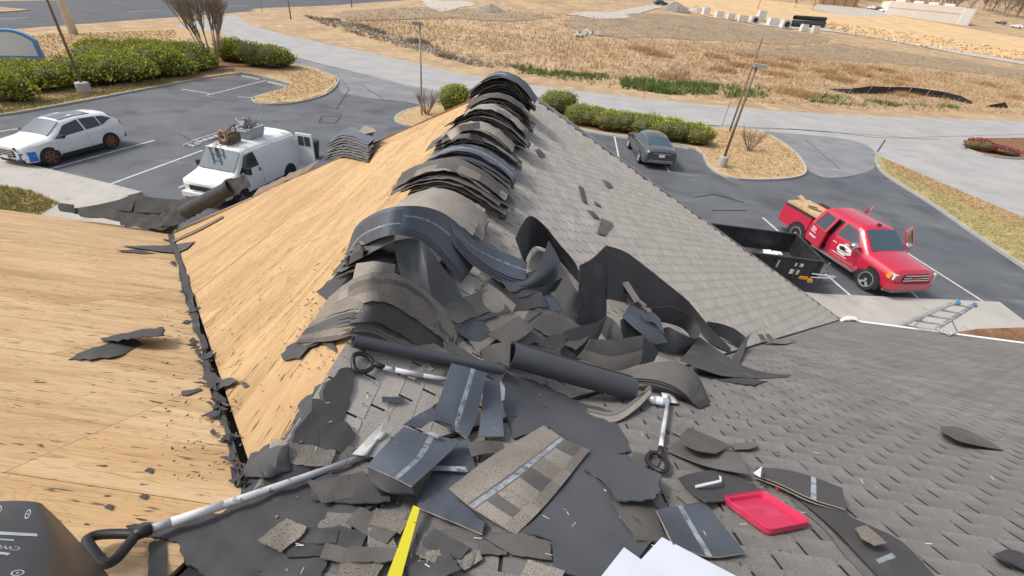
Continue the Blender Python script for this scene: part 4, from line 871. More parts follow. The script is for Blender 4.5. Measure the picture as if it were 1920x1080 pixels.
# ---- black dump trailer
def make_trailer():
    x0, x1, y0, y1, zt, zb, w = 3.6, 10.55, 15.05, 17.3, 1.4, .62, .06
    t = empty('dump_trailer', (7.5, 16.2, 0), 'black dump trailer with white scraps inside, next to the red pickup', 'trailer')
    t2 = Matrix.Translation((-7.5, -16.2, 0))
    def add(name, mb, m): o = mb.obj(name, MT[m] if isinstance(m, str) else m, t); o.matrix_parent_inverse = t2; return o
    mt = mat('black trailer paint', (.016, .017, .019), (.03, .031, .033), 3, .45, spec=.5)
    mb = MB(); mb.box(((x0 + x1) / 2, y0, (zt + zb) / 2), (x1 - x0, w, zt - zb)); add('side_wall', mb, mt)
    mb = MB(); mb.box(((x0 + x1) / 2, y1, (zt + zb) / 2), (x1 - x0, w, zt - zb)); add('side_wall', mb, mt)
    mb = MB(); mb.box((x1, (y0 + y1) / 2, (zt + zb) / 2), (w, y1 - y0 - w, zt - zb)); add('front_wall', mb, mt)
    mb = MB(); mb.box((x0, (y0 + y1) / 2, (zt + zb) / 2), (w, y1 - y0 - w, zt - zb)); add('tail_wall', mb, mt)
    mb = MB(); mb.box(((x0 + x1) / 2, (y0 + y1) / 2, zb - .03), (x1 - x0, y1 - y0, .06)); add('floor', mb, mat('scuffed trailer floor', (.03, .032, .035), (.10, .10, .105), 3, .8, c3=(.5, .5, .5), s3=3, a3=(.66, .7)))
    for (a_, c_, q) in (((x0, y0), (x1, y0), 0), ((x0, y1), (x1, y1), 0), ((x1, y0), (x1, y1), 1), ((x0, y0), (x0, y1), 1)):
        mb = MB(); mb.box(((a_[0] + c_[0]) / 2, (a_[1] + c_[1]) / 2, zt + .03), (abs(c_[0] - a_[0]) + .08 if not q else .1, .1 if not q else abs(c_[1] - a_[1]) - .12, .06)); add('top_rail', mb, mt)
    x = x0 + .5
    while x < x1:
        mb = MB(); mb.box((x, y0 - .06, (zt + zb) / 2), (.07, .06, zt - zb - .02)); add('side_rib', mb, mt); x += .8
    for dx in (-.55, .55):
        for y in (y0 - .02, y1 + .02):
            mb = MB(); mb.lathe((6.4 + dx, y, .36), (0, -1 if y < 16 else 1, 0), [(-.2, .2), (-.2, .36), (0, .36), (.01, .2), (0, .001)], 18); add('wheel', mb, 'tyre')
    mb = MB()
    for y in (15.5, 16.8): mb.tube([(x1, y, .55), (x1 + 1.1, 16.15, .5)], .05, 6)
    mb.tube([(x1 + 1.0, 16.15, .05), (x1 + 1.0, 16.15, .9)], .04, 8); add('tongue', mb, 'grey_p')
    mb = MB(); mb.tube([(10.3, y0 - .08, .95), (11.0, y0 - .3, 1.05), (10.9, y0 - .25, .95)], .03, 6); mb.tube([(10.3, y0 - .1, .8), (10.95, y0 - .3, .98)], .025, 6); add('latch_arm', mb, 'chrome')
    for (xx, zz, ww, hh) in ((9.75, 1.2, .3, .14), (9.7, .9, .34, .2), (9.0, 1.15, .06, .3)):
        mb = MB(); mb.box((xx, y0 - .035, zz), (ww, .006, hh)); add('sticker', mb, 'white')
    mb = MB(); mb.box((10.1, y0 - .06, .72), (.3, .08, .1)); mb.box((10.35, y0 - .1, .66), (.16, .1, .12)); add('marker_lamp', mb, 'amber')
make_trailer()
mb = MB(); c = onG(1445, 478, .62)
for i in range(9): mb.box((c.x + random.uniform(-.25, .25), c.y + random.uniform(-.18, .18), .66 + random.uniform(0, .1)), (random.uniform(.2, .4), random.uniform(.12, .3), .05), Matrix.Rotation(random.uniform(-.4, .4), 3, (random.random(), random.random(), random.random() + 1)))
o = mb.obj('white_scrap', plain('white scrap', (.75, .77, .78), .8), origin=(c.x, c.y, .62)); tagset(o, 'crumpled white scrap on the floor of the black trailer', 'scrap')
# bin bag / dark bin behind the van
c = onG(570, 283, 0.4)
mb = MB(); mb.lathe((0, 0, 0), (0, 0, 1), [(0, .30), (.6, .40), (.85, .43), (.9, .45), (.95, .40), (1.0, .2), (1.02, .001)], 16)
o = mb.obj('dark_bin', plain('dark blue grey plastic', (.04, .055, .075), .4), sharp=40); o.location = (c.x + .3, c.y + .3, 0.004); tagset(o, 'dark blue grey bin standing behind the open van door', 'bin')
# ------------------------------------------------------------ torn-off roofing lying about: curved sheets, stacks, rolls
def onY(px, py, Y):
    """the place seen here that stands Y metres out from the viewer"""
    d = ray(px, py); return CAM + d * (Y / d.y)
def cr(P, t):
    n = len(P) - 1
    if n == 0: return P[0]
    i = min(int(t * n), n - 1); f = t * n - i
    p1, p2 = P[i], P[i + 1]; p0 = P[i - 1] if i > 0 else p1 * 2 - p2; p3 = P[i + 2] if i + 2 <= n else p2 * 2 - p1
    return (p1 * 2 + (p2 - p0) * f + (p0 * 2 - p1 * 5 + p2 * 4 - p3) * f * f + (p1 * 3 - p0 - p2 * 3 + p3) * f ** 3) * .5
def jit(v, a): return v + Vector((random.uniform(-a, a), random.uniform(-a, a), random.uniform(-a, a)))
def solid(name, grid, th, mats, fm=None, label=None, cat=None, group=None, parent=None, rag=0.0, edge=None, smooth_=True, kindpt=None):
    """a thin solid sheet over a grid of points; mats: list; fm(i,j) picks the face's material"""
    nu, nv = len(grid), len(grid[0]); N = [[None] * nv for _ in range(nu)]
    for i in range(nu):
        for j in range(nv):
            a = grid[min(i + 1, nu - 1)][j] - grid[max(i - 1, 0)][j]; b = grid[i][min(j + 1, nv - 1)] - grid[i][max(j - 1, 0)]
            n = a.cross(b); N[i][j] = n.normalized() if n.length > 1e-9 else Vector((0, 0, 1))
    if rag:
        for i in range(nu):
            for j in range(nv):
                if i in (0, nu - 1) or j in (0, nv - 1): grid[i][j] = jit(grid[i][j], rag)
    top = [p for r in grid for p in r]; bot = [grid[i][j] - N[i][j] * th for i in range(nu) for j in range(nv)]
    cen = sum(top, Vector()) / len(top); cen.z = min(p.z for p in top)
    vs = [v - cen for v in top + bot]; K = nu * nv; fs = []; mi = []; id_ = lambda i, j: i * nv + j
    for i in range(nu - 1):
        for j in range(nv - 1):
            q = (id_(i, j), id_(i + 1, j), id_(i + 1, j + 1), id_(i, j + 1)); fs.append(q); mi.append(fm(i, j) if fm else 0); fs.append(tuple(K + k for k in reversed(q))); mi.append(min(1, len(mats) - 1) if not fm else 0)
    ei = 0
    if edge is not None: mats = list(mats) + [edge]; ei = len(mats) - 1
    ring = [(i, 0) for i in range(nu)] + [(nu - 1, j) for j in range(1, nv)] + [(i, nv - 1) for i in range(nu - 2, -1, -1)] + [(0, j) for j in range(nv - 2, 0, -1)]
    for a, b in zip(ring, ring[1:] + ring[:1]):
        fs.append((id_(*a), id_(*a) + K, id_(*b) + K, id_(*b))); mi.append(ei)
    me = mesh(name, vs, fs, mats, smooth_, mi); fixn(me); me.set_sharp_from_angle(angle=R(50))
    o = link(name, me, parent); o.location = cen
    return tagset(o, label, cat, group)
def surf(name, rows, mats, label=None, cat=None, group=None, th=.005, nu=None, nv=None, vf=None, fm=None, rag=0.0, edge=None, g=False, wob=0.0, shift=None):
    """rows of (px, py, height over the roof): a smooth sheet through those places"""
    P = [[onS(*q) if len(q) == 3 else onY(q[0], q[1], q[3]) for q in r] for r in rows]
    nv = nv or max(8, 5 * (len(rows[0]) - 1)); nu = nu or max(5, 4 * (len(rows) - 1))
    ts = vf or [i / nu for i in range(nu + 1)]; grid = []
    fine = [[cr(r, j / nv) for j in range(nv + 1)] for r in P]
    for t in ts: grid.append([cr([fr[j] for fr in fine], t) for j in range(nv + 1)])
    if wob:
        ph = random.uniform(0, 9)
        for i, r in enumerate(grid):
            for j in range(len(r)): r[j] = r[j] + Vector((0, 0, wob * math.sin(i * .9 + ph) * math.sin(j * .8 + ph * 2)))
    if shift is not None: grid = [[p + Vector(shift) for p in r] for r in grid]
    return solid(name, grid, th, mats if isinstance(mats, list) else [mats], fm, label, cat, group, None, rag, edge)
def flat(name, poly, h, m, label=None, cat=None, group=None, th=.004, jag=2.0, step=14, amp=.008, curl=None, sub=9, edge=None):
    """a sheet lying on the roof with a torn outline; poly in places seen, h its height over the roof"""
    q = []
    for i in range(len(poly)):
        a, b = Vector(poly[i]), Vector(poly[(i + 1) % len(poly)]); k = max(1, int((b - a).length / sub))
        for t in range(k):
            v = a.lerp(b, t / k)
            if t: v = v + Vector((random.uniform(-jag, jag), random.uniform(-jag, jag)))
            q.append((v.x, v.y))
    xs = [p[0] for p in q]; ys = [p[1] for p in q]; ins = []
    x = min(xs) + step / 2
    while x < max(xs):
        y = min(ys) + step / 2
        while y < max(ys):
            p = (x + random.uniform(-3, 3), y + random.uniform(-3, 3))
            if inside(p, q) and min((p[0] - a) ** 2 + (p[1] - b) ** 2 for a, b in q) > 20: ins.append(p)
            y += step
        x += step
    V_, E_, F_, ov, oe, of = delaunay_2d_cdt([Vector(p) for p in q + ins], [(i, (i + 1) % len(q)) for i in range(len(q))], [], 1, 1e-4)
    ph = random.uniform(0, 9); pts = []
    for v in V_:
        hh = h + amp * (math.sin(v.x * .05 + ph) * math.cos(v.y * .06 + ph) + .5 * math.sin(v.x * .13 + v.y * .09 + ph))
        if curl: hh += curl(v.x, v.y)
        pts.append(onS(v.x, v.y, max(.004, hh)))
    cen = sum(pts, Vector()) / len(pts); cen.z = min(p.z for p in pts); n = nroof(cen.x, cen.y); K = len(pts)
    vs = [p - cen for p in pts] + [p - cen - n * th for p in pts]; fs = []; mi = []
    cnt = {}
    for f in F_:
        f = tuple(f)
        for a, b in zip(f, f[1:] + f[:1]): cnt[a, b] = 1
        fs.append(f); fs.append(tuple(K + i for i in reversed(f))); mi += [0, 0]
    for (a, b) in cnt:
        if (b, a) not in cnt: fs.append((a, b, b + K, a + K)); mi.append(1 if edge else 0)
    me = mesh(name, vs, fs, [m] + ([edge] if edge else []), True, mi); fixn(me); me.set_sharp_from_angle(angle=R(40))
    o = link(name, me); o.location = cen; return tagset(o, label, cat, group)
BK, FE, FB, GR, GD, GL, SE, ED = MT['back'], MT['felt'], MT['felt_b'], MT['gran'], MT['gran_d'], MT['gran_l'], MT['seal'], MT['edge']
SEALV = [0, .2, .4, .44, .5, .75, 1]
sealfm = lambda i, j: 1 if i in (3,) else 0
def blocks(nc=3, a=(0, 1, 2), start=None):
    """alternating granule tabs along a strip, plain upper half"""
    pat = [random.choice(a) for _ in range(24)]
    return lambda i, j: (pat[(j // nc) % 24] if i >= 3 else pat[0])
# ---- stacks of strips saddled over the ridge
ORD = ['', 'second', 'third', 'fourth', 'fifth', 'sixth', 'seventh', 'eighth', 'ninth']
def saddle(y0, layers, gap, cx, half, r, depth, pal, top_label, rest_label, group, topkind='back', yaw=0.0, droop=.5, lift=.015, spread=.065, fan=0.10):
    for k in range(layers):
        last = k == layers - 1
        kind = topkind if k >= layers - 2 else random.choice(pal)
        hf = half * random.uniform(.74, 1.16); c = cx + random.uniform(-spread, spread) * 1.5; yy = y0 + random.uniform(-spread, spread) * 1.3 + fan * (k / max(1, layers - 1)); ya = yaw + random.uniform(-.1, .1); rr = r + k * gap * .8
        sl = random.uniform(-.02, .03); bend = random.uniform(-.03, .03); nv = 16; grid = []
        vfr = [0, .2, .4, .44, .6, .8, 1]
        for t in vfr:
            row = []
            for j in range(nv + 1):
                s = -1 + 2 * j / nv; a = c + hf * s
                # distance along the arch bends into x
                x = XR + a * (1 - .06 * abs(s)); base = ZR - TG * (math.sqrt((x - XR) ** 2 + rr * rr) - rr * (1 - .35 * 0))
                base = max(base, zG(x, 5) + .004)
                z = base + lift + k * gap * (1 - droop * s * s) + sl * (t - .5) + bend * s * (t - .5) * 2
                row.append(Vector((x, yy - depth * (t - .5) + ya * a * .5, z)))
            grid.append(row)
        if kind == 'back': mats, fm, ed = [BK, SE], sealfm if random.random() < .6 else None, ED
        elif kind == 'gran': mats, fm, ed = [GR, GD, GL], blocks(random.choice((3, 4))), None
        elif kind == 'pale': mats, fm, ed = [GL], None, None
        elif kind == 'felt': mats, fm, ed = [FE], None, None
        else: mats, fm, ed = [GD], None, None
        if fm is None and len(mats) > 1: mats = mats[:1]
        q_ = layers - 1 - k
        solid('shingle_strip', grid, .0045, mats, fm, top_label if last else (ORD[q_] + ' strip down in the ' + rest_label if q_ < 9 else 'strip deep in the ' + rest_label), 'roof shingle', group, rag=.008, edge=ed)
saddle(8.35, 30, .015, -.03, .52, .30, .42, ['gran', 'dark', 'dark', 'back', 'felt'], 'bluish top strip of the farthest and tallest stack on the ridge, at the gable end', 'farthest, tallest ridge stack', 'strips in the farthest ridge stack', 'back', fan=-.25)
saddle(7.2, 17, .015, .10, .50, .22, .36, ['gran', 'dark', 'dark', 'back'], 'dark top strip of the low stack tucked under the farthest ridge stack', 'low dark stack before the farthest one', 'strips in the second farthest ridge stack', 'dark', yaw=.05)
saddle(6.2, 18, .015, .05, .52, .2, .36, ['gran', 'dark', 'gran', 'felt'], 'checkered grey top strip of the ridge stack third from the gable end', 'checkered grey stack third from the gable', 'strips in the third farthest ridge stack', 'gran', yaw=-.05)
saddle(5.25, 17, .014, .03, .50, .2, .34, ['gran', 'dark', 'dark', 'gran'], 'dark grey top strip under loose pale pieces, mid ridge', 'mid stack topped by loose pale pieces', 'strips in the mid ridge stack', 'gran', yaw=.08)
saddle(4.55, 13, .014, .10, .46, .2, .33, ['back', 'dark', 'back', 'felt'], 'bluish top strip with pale sealant line, mid ridge stack', 'bluish-topped mid ridge stack', 'strips in the bluish mid ridge stack', 'back', yaw=.05)
saddle(4.0, 13, .013, .04, .52, .2, .32, ['gran', 'dark', 'dark', 'back'], 'wide checkered strip on top of the stack next to the pale rounded one', 'checkered stack before the pale rounded one', 'strips in the checkered near stack', 'gran', yaw=-.05)
saddle(3.45, 12, .012, .10, .34, .16, .34, ['pale', 'pale', 'gran'], 'palest rounded top strip, in the stack behind the big bluish arch', 'pale rounded stack behind the big bluish arch', 'strips in the pale rounded stack', 'pale', yaw=.25, fan=-.2)
saddle(2.62, 12, .013, -.10, .34, .2, .34, ['dark', 'felt', 'dark'], 'dark strip directly under the big bluish arch', 'dark stack under the big bluish arch', 'strips under the big bluish arch', 'dark', yaw=.05, fan=.05)
# loose pale pieces on the mid stack
surf('shingle_piece', [[(838, 252, .42), (862, 235, .46), (884, 231, .46)], [(846, 262, .38), (868, 246, .42), (890, 243, .42)]], [GL], 'pale shingle piece lying flat on the mid ridge stack, left one', 'roof shingle')
surf('shingle_piece', [[(880, 232, .46), (899, 228, .46)], [(886, 243, .42), (901, 240, .42)]], [GL], 'small square pale shingle piece on the mid ridge stack, right one', 'roof shingle')
surf('shingle_piece', [[(812, 272, .18), (838, 256, .3), (880, 250, .36), (905, 258, .3)], [(818, 276, .15), (842, 264, .27), (880, 260, .32), (908, 270, .25)]], [GD], 'dark ragged strip sticking out left of the mid ridge stack', 'roof shingle', rag=.01)
# ---- the big bluish arch and its neighbours
for k in range(3):
    d = 0; e = 0
    surf('shingle_strip', [[(652 + d, 465 + d, .06), (668, 424 + d, .26 - e), (712, 395 + d, .45 - e), (762, 386 + d, .5 - e), (806, 390 + d, .46 - e), (842, 406 + d, .38 - e), (880, 440 + d, .26 - e), (905, 468 + d, .12)], [(655, 479 + d, .05), (680, 453 + d, .2 - e), (712, 433 + d, .36 - e), (752, 426 + d, .42 - e), (795, 440 + d, .38 - e), (826, 466 + d, .3 - e), (850, 495 + d, .2 - e), (868, 518 + d, .1)]], [BK, SE], ['broad bluish arched strip on top, with a pale sealant line along it', 'second bluish strip directly under the broad arched one', 'third bluish strip down in the big arch'][k], 'roof shingle', 'strips of the big bluish arch', vf=SEALV, fm=sealfm, nv=34, edge=ED, shift=(0, -.022 * k, -.014 * k))
surf('shingle_piece', [[(666, 455, .17), (705, 440, .28), (740, 430, .38)], [(672, 486, .13), (705, 468, .24), (739, 450, .34)]], [BK], 'short bluish flap hanging at the left front of the big arch', 'roof shingle', edge=ED)
for k in range(4):
    d = 0; e = 0
    surf('shingle_strip', [[(846, 420 + d, .36 - e), (885, 448 + d, .26 - e), (930, 468 + d, .15 - e), (965, 481 + d, .11 - e), (989, 492 + d, .1 - e)], [(858, 445 + d, .32 - e), (888, 478 + d, .23 - e), (925, 504 + d, .14 - e), (960, 520 + d, .1 - e), (985, 525 + d, .08 - e)]], [BK, SE], ['long bluish strip sweeping down right from the big arch, topmost', 'bluish strip second in the sweep down right of the big arch', 'bluish strip third in the sweep down right of the big arch', 'lowest bluish strip in the sweep down right of the big arch'][k], 'roof shingle', 'strips sweeping down from the big arch', vf=SEALV, fm=sealfm if k == 0 else None, edge=ED, shift=(0, -.02 * k, -.013 * k))
surf('felt_sheet', [[(738, 452, .27), (770, 447, .33), (798, 458, .36), (828, 498, .22), (852, 528, .15)], [(745, 492, .18), (775, 500, .2), (800, 500, .30), (834, 540, .15), (870, 560, .1)], [(760, 535, .1), (790, 545, .12), (812, 560, .17), (850, 590, .08), (905, 600, .06)], [(800, 590, .05), (830, 600, .06), (855, 622, .06), (890, 640, .04), (935, 640, .04)]], [FB], 'smooth dark felt drooping in a fold under the big bluish arch', 'roofing felt', th=.003)
# ---- nearest granule arch
for k in range(3):
    d = 0; e = 0; sh_ = (.006 * k, -.028 * k, -.016 * k)
    surf('shingle_strip', [[(612 - 4 * k, 562 + d, .08), (640, 537 + d, .18 - e), (680, 515 + d, .28 - e), (725, 511 + d, .32 - e), (772, 527 + d, .28 - e), (812, 558 + d, .2 - e), (846, 588 + d, .12 - e), (872, 612 + d, .05)], [(590 - 4 * k, 602 + d, .05), (640, 563 + d, .15 - e), (683, 546 + d, .24 - e), (729, 546 + d, .27 - e), (775, 574 + d, .2 - e), (810, 600 + d, .14 - e), (833, 618 + d, .1 - e), (852, 642 + d, .04)]], [GR, GD, GL] if k != 1 else [GD], ['brown grey granule strip arched on the nearest stack, topmost', 'dark strip second from the top of the nearest arch', 'granule strip third from the top of the nearest arch'][k], 'roof shingle', vf=[0, .2, .4, .44, .6, .8, 1], fm=blocks(4, (0, 0, 2)) if k != 1 else None, nv=32, rag=.004, shift=sh_)
for k in range(4):
    d = 0; e = 0; sh_ = (.006 * k, -.02 * k, -.014 * k - .004)
    surf('shingle_strip', [[(586 - 3 * k, 600 + d, .06), (640, 562 + d, .16 - e), (683, 545 + d, .235 - e), (729, 546 + d, .255 - e), (774, 574 + d, .19 - e), (808, 600 + d, .13 - e), (832, 622 + d, .08)], [(576 - 3 * k, 610 + d, .04), (628, 588 + d, .11 - e), (665, 577 + d, .17 - e), (710, 579 + d, .18 - e), (750, 601 + d, .12 - e), (790, 627 + d, .07 - e * .5), (822, 641 + d, .03)]], [(GR, GR, GD, GD)[k]], ['plain grey brown strip in the second step of the nearest arch', 'granule strip below the plain one in the second step', 'dark strip lower in the second step of the arch', 'dark strip at the bottom of the second step of the arch'][k], 'roof shingle', nv=26, rag=.004, shift=sh_)
for k in range(6):
    d = 7 * k; c_ = (GD, BK, GD, GR, GR, GD)[k]
    surf('shingle_strip', [[(574 - 3 * k, 616 + d * .6, .05), (625, 594 + d, .12 - .012 * k), (665, 584 + d, .16 - .02 * k), (705, 588 + d, .15 - .02 * k), (750, 610 + d, .09 - .012 * k), (800, 640 + d * .5, .03)], [(568 - 3 * k, 622 + d * .6, .03), (622, 604 + d, .1 - .012 * k), (662, 594 + d, .14 - .02 * k), (702, 598 + d, .13 - .02 * k), (745, 620 + d, .07 - .01 * k), (795, 648 + d * .5, .02)]], [c_], ['thin dark strip', 'thin bluish strip', 'second thin dark strip', 'thin granule strip', 'second thin granule strip', 'lowest thin dark strip'][k] + ' bowed in the front of the nearest stack', 'roof shingle', 'bowed strips in the nearest stack', nv=20)
surf('shingle_piece', [[(668, 494, .3), (705, 490, .33), (742, 496, .33)], [(661, 524, .25), (700, 512, .29), (736, 518, .28)]], [GR], 'flat brown granule piece between the big bluish arch and the nearest arch', 'roof shingle')
for k in range(5):
    surf('shingle_strip', [[(628 + 6 * k, 505 - 6 * k, .1), (646 + 4 * k, 486 - 6 * k, .18), (672, 470 - 4 * k, .28)], [(622 + 6 * k, 516 - 6 * k, .07), (650 + 3 * k, 498 - 6 * k, .15), (680, 482 - 4 * k, .25)]], [(FE, GD, BK, GD, FE)[k]], 'dark strip end fanned out on the plywood, left of the big arch', 'roof shingle', 'fanned strip ends left of the big arch')
flat('felt_scrap', [(592, 547), (622, 523), (634, 504), (655, 498), (664, 523), (640, 552), (610, 560)], .02, FE, 'torn felt scrap on the plywood left of the nearest arch', 'roofing felt')
flat('felt_scrap', [(526, 664), (546, 645), (573, 630), (600, 606), (640, 596), (650, 612), (624, 642), (630, 660), (600, 642), (579, 651), (561, 672), (531, 675)], .02, FE, 'ragged felt tongue reaching onto the plywood below the nearest arch', 'roofing felt')
surf('shingle_piece', [[(560, 640, .02), (600, 612, .06), (650, 600, .1)], [(572, 650, .02), (615, 632, .05), (660, 618, .08)]], [GD], 'dark shingle flap over the ragged felt tongue', 'roof shingle')
# ---- shingle pieces right of the nearest stack
TWO = [0, .25, .48, .52, .75, 1]
surf('shingle_piece', [[(915, 530, .07), (942, 550, .08), (968, 572, .07)], [(901, 549, .07), (926, 570, .09), (960, 588, .07)], [(886, 568, .04), (915, 586, .06), (952, 604, .05)]], [GL, GR], 'folded two-tone shingle piece right of the smooth felt fold', 'roof shingle', vf=TWO, fm=lambda i, j: 0 if i < 2 else 1)
surf('shingle_piece', [[(878, 636, .04), (930, 602, .05), (1000, 562, .07)], [(898, 662, .03), (942, 628, .05), (1020, 580, .06)]], [GL, GD], 'long pale speckled shingle strip with slots, left of the big roll', 'roof shingle', fm=lambda i, j: 1 if j in (4, 9) and i < 5 and False else 0)
surf('shingle_piece', [[(1019, 577, .06), (980, 602, .05), (941, 628, .04)], [(1045, 597, .05), (1006, 622, .04), (965, 640, .03)], [(1068, 614, .03), (1020, 637, .03), (985, 648, .02)]], [GD], 'plain dark half of a shingle beside the long pale speckled strip', 'roof shingle')
surf('shingle_piece', [[(1000, 560, .03), (1022, 545, .04), (1045, 560, .05)], [(1030, 590, .03), (1050, 585, .04), (1088, 635, .03)]], [BK], 'dark bluish backing piece behind the long pale strip', 'roof shingle', edge=ED)
surf('shingle_piece', [[(760, 655, .04), (800, 640, .05), (835, 655, .05)], [(790, 672, .03), (830, 672, .03), (860, 680, .03)]], [GR], 'brown grey shingle piece just above the long black roll', 'roof shingle')
surf('shingle_piece', [[(845, 642, .06), (870, 655, .06), (895, 672, .05)], [(822, 660, .03), (850, 676, .03), (880, 690, .03)]], [GD], 'dark shingle piece wedged above the right half of the long black roll', 'roof shingle')
surf('felt_sheet', [[(860, 600, .03), (900, 585, .04), (945, 610, .04)], [(870, 640, .02), (905, 625, .03), (940, 640, .03)]], [FE], 'flat dark felt between the pale pieces and the nearest arch', 'roofing felt', th=.003)
# ---- felt ribbons and loops on the right
F_ = dict(th=.006)
surf('felt_ribbon', [[(967, 447, .30), (977, 424, .34), (995, 405, .36), (1021, 424, .33), (1046, 455, .28), (1076, 490, .2), (1086, 512, .12)], [(985, 494, .03), (990, 478, .03), (1004, 462, .03), (1030, 470, .03), (1050, 490, .03), (1072, 515, .03), (1085, 530, .01)]], [FE], 'standing loop of black felt nearest the ridge stacks', 'roofing felt', nv=30, **F_)
surf('felt_ribbon', [[(960, 530, .06), (995, 520, .12), (1018, 482, .24), (1029, 451, .32)], [(940, 530, .05), (985, 536, .09), (1034, 505, .2), (1046, 480, .27)], [(925, 522, .03), (975, 545, .04), (1030, 530, .1), (1059, 516, .2)]], [FB], 'pointed felt fold in front of the standing felt loop', 'roofing felt', **F_)
surf('felt_ribbon', [[(921, 518, .02), (965, 552, .02), (1005, 556, .03), (1040, 545, .06)], [(925, 524, .05), (968, 546, .05), (1010, 540, .08), (1055, 520, .16)]], [FE], 'curved lower lip of the pointed felt fold', 'roofing felt', **F_)
surf('felt_ribbon', [[(1039, 550, .1), (1061, 513, .3)], [(1057, 586, .06), (1081, 544, .27)], [(1071, 611, .02), (1095, 563, .2)]], [FE], 'diamond shaped felt flap left of the tall felt fold', 'roofing felt', nv=8, nu=12, **F_)
surf('felt_ribbon', [[(1087, 498, .40), (1112, 484, .44), (1136, 461, .48)], [(1085, 555, .2), (1111, 548, .24), (1138, 530, .26)], [(1083, 611, .02), (1110, 607, .03), (1137, 596, .06)]], [FE], 'tall felt panel folded at its right edge, tallest of the tangle', 'roofing felt', **F_)
surf('felt_ribbon', [[(1137, 460, .48), (1172, 472, .44), (1211, 500, .38), (1250, 531, .32), (1289, 563, .25), (1312, 590, .19), (1334, 616, .12), (1370, 652, .05)], [(1139, 560, .18), (1175, 568, .12), (1212, 576, .06), (1250, 586, .05), (1287, 600, .04), (1312, 620, .03), (1335, 645, .02), (1370, 662, .01)]], [FE], 'longest felt ribbon running from the tall fold down to the right', 'roofing felt', nv=40, **F_)
surf('felt_ribbon', [[(1326, 603, .16), (1352, 607, .17), (1380, 618, .16), (1400, 636, .14), (1396, 656, .06)], [(1330, 622, .05), (1352, 632, .04), (1375, 645, .03), (1388, 655, .02), (1390, 664, .0)]], [FE], 'small felt curl at the right end of the longest ribbon', 'roofing felt', **F_)
surf('felt_ribbon', [[(1366, 682, .03), (1386, 684, .02)], [(1384, 655, .08), (1396, 655, .08)], [(1398, 634, .15), (1407, 625, .17)]], [FE], 'narrow felt tip sticking up at the right end of the tangle', 'roofing felt', nv=5, nu=8, **F_)
surf('felt_ribbon', [[(1222, 578, .24), (1255, 575, .26), (1285, 586, .26), (1306, 603, .24), (1312, 622, .21), (1303, 634, .2), (1280, 627, .2), (1252, 613, .2), (1238, 622, .18)], [(1222, 602, .05), (1250, 606, .05), (1275, 614, .05), (1290, 626, .05), (1300, 648, .03), (1290, 664, .02), (1262, 664, .02), (1236, 656, .02), (1222, 640, .03)]], [FE], 'closed felt ring right of the bluish strip in the tangle', 'roofing felt', nv=40, **F_)
surf('shingle_piece', [[(1166, 594, .14), (1198, 622, .14), (1230, 646, .1)], [(1179, 571, .24), (1216, 592, .22), (1252, 642, .14)]], [BK, SE], 'bluish strip with pale streaks caught inside the felt tangle', 'roof shingle', vf=SEALV, fm=sealfm, edge=ED)
surf('shingle_piece', [[(1205, 590, .25), (1222, 584, .26), (1238, 598, .24)], [(1212, 602, .22), (1228, 606, .22), (1246, 626, .18)]], [BK], 'small bluish chip lying on the streaked strip in the tangle', 'roof shingle', edge=ED)
surf('shingle_piece', [[(1161, 523, .25), (1176, 546, .22), (1190, 568, .18)], [(1170, 517, .26), (1185, 540, .23), (1200, 563, .19)]], [GL], 'narrow pale shingle sliver standing inside the felt tangle', 'roof shingle', nv=6, nu=4)
surf('shingle_piece', [[(1141, 510, .28), (1156, 528, .25)], [(1150, 505, .3), (1166, 522, .26)]], [BK], 'bluish chip beside the narrow pale sliver', 'roof shingle', nv=5, nu=4, edge=ED)
surf('shingle_piece', [[(1196, 566, .2), (1207, 576, .18)], [(1201, 563, .2), (1213, 573, .18)]], [GL], 'tiny pale chip below the narrow pale sliver', 'roof shingle', nv=4, nu=3)
surf('shingle_strip', [[(1150, 530, .22), (1185, 560, .16), (1215, 585, .12)], [(1138, 528, .2), (1170, 565, .12), (1200, 595, .1)]], [GD], 'dark strip lying under the pale sliver in the tangle', 'roof shingle')
surf('felt_ribbon', [[(1137, 592, .12), (1153, 602, .15), (1165, 624, .15), (1167, 640, .13)], [(1125, 618, .03), (1136, 634, .02), (1150, 645, .01), (1163, 650, .01)]], [FE], 'small inner felt curl under the tall fold', 'roofing felt', **F_)
surf('felt_ribbon', [[(1164, 600, .13), (1180, 592, .14), (1196, 604, .13), (1206, 628, .1)], [(1166, 642, .01), (1182, 636, .01), (1198, 640, .01), (1207, 644, .01)]], [FE], 'low dark felt pocket below the bluish strip', 'roofing felt', **F_)
surf('felt_ribbon', [[(1054, 622, .1), (1090, 611, .13), (1127, 601, .15), (1139, 590, .17)], [(1054, 664, .02), (1084, 673, .01), (1108, 660, .02), (1126, 626, .06)]], [FE], 'low felt wall between the big roll and the tall fold', 'roofing felt', **F_)
surf('felt_scrap', [[(1002, 638, .06), (1035, 630, .08), (1067, 623, .1)], [(1010, 648, .05), (1040, 656, .05), (1057, 650, .06)]], [FE], 'small felt flap lying against the top of the big roll', 'roofing felt', rag=.006)
surf('shingle_piece', [[(1107, 636, .2), (1158, 636, .21), (1207, 628, .22)], [(1096, 655, .13), (1148, 667, .13), (1205, 655, .15)], [(1082, 671, .04), (1150, 695, .04), (1201, 683, .05)]], [GD, GL], 'curved two-tone shingle facing front above the right end of the big roll', 'roof shingle', vf=TWO, fm=lambda i, j: 0 if i < 3 else 1)
surf('felt_ribbon', [[(1206, 628, .22), (1236, 658, .12)], [(1200, 684, .05), (1226, 678, .05)]], [FE], 'felt triangle right of the curved two-tone shingle', 'roofing felt', nv=6, nu=6, **F_)
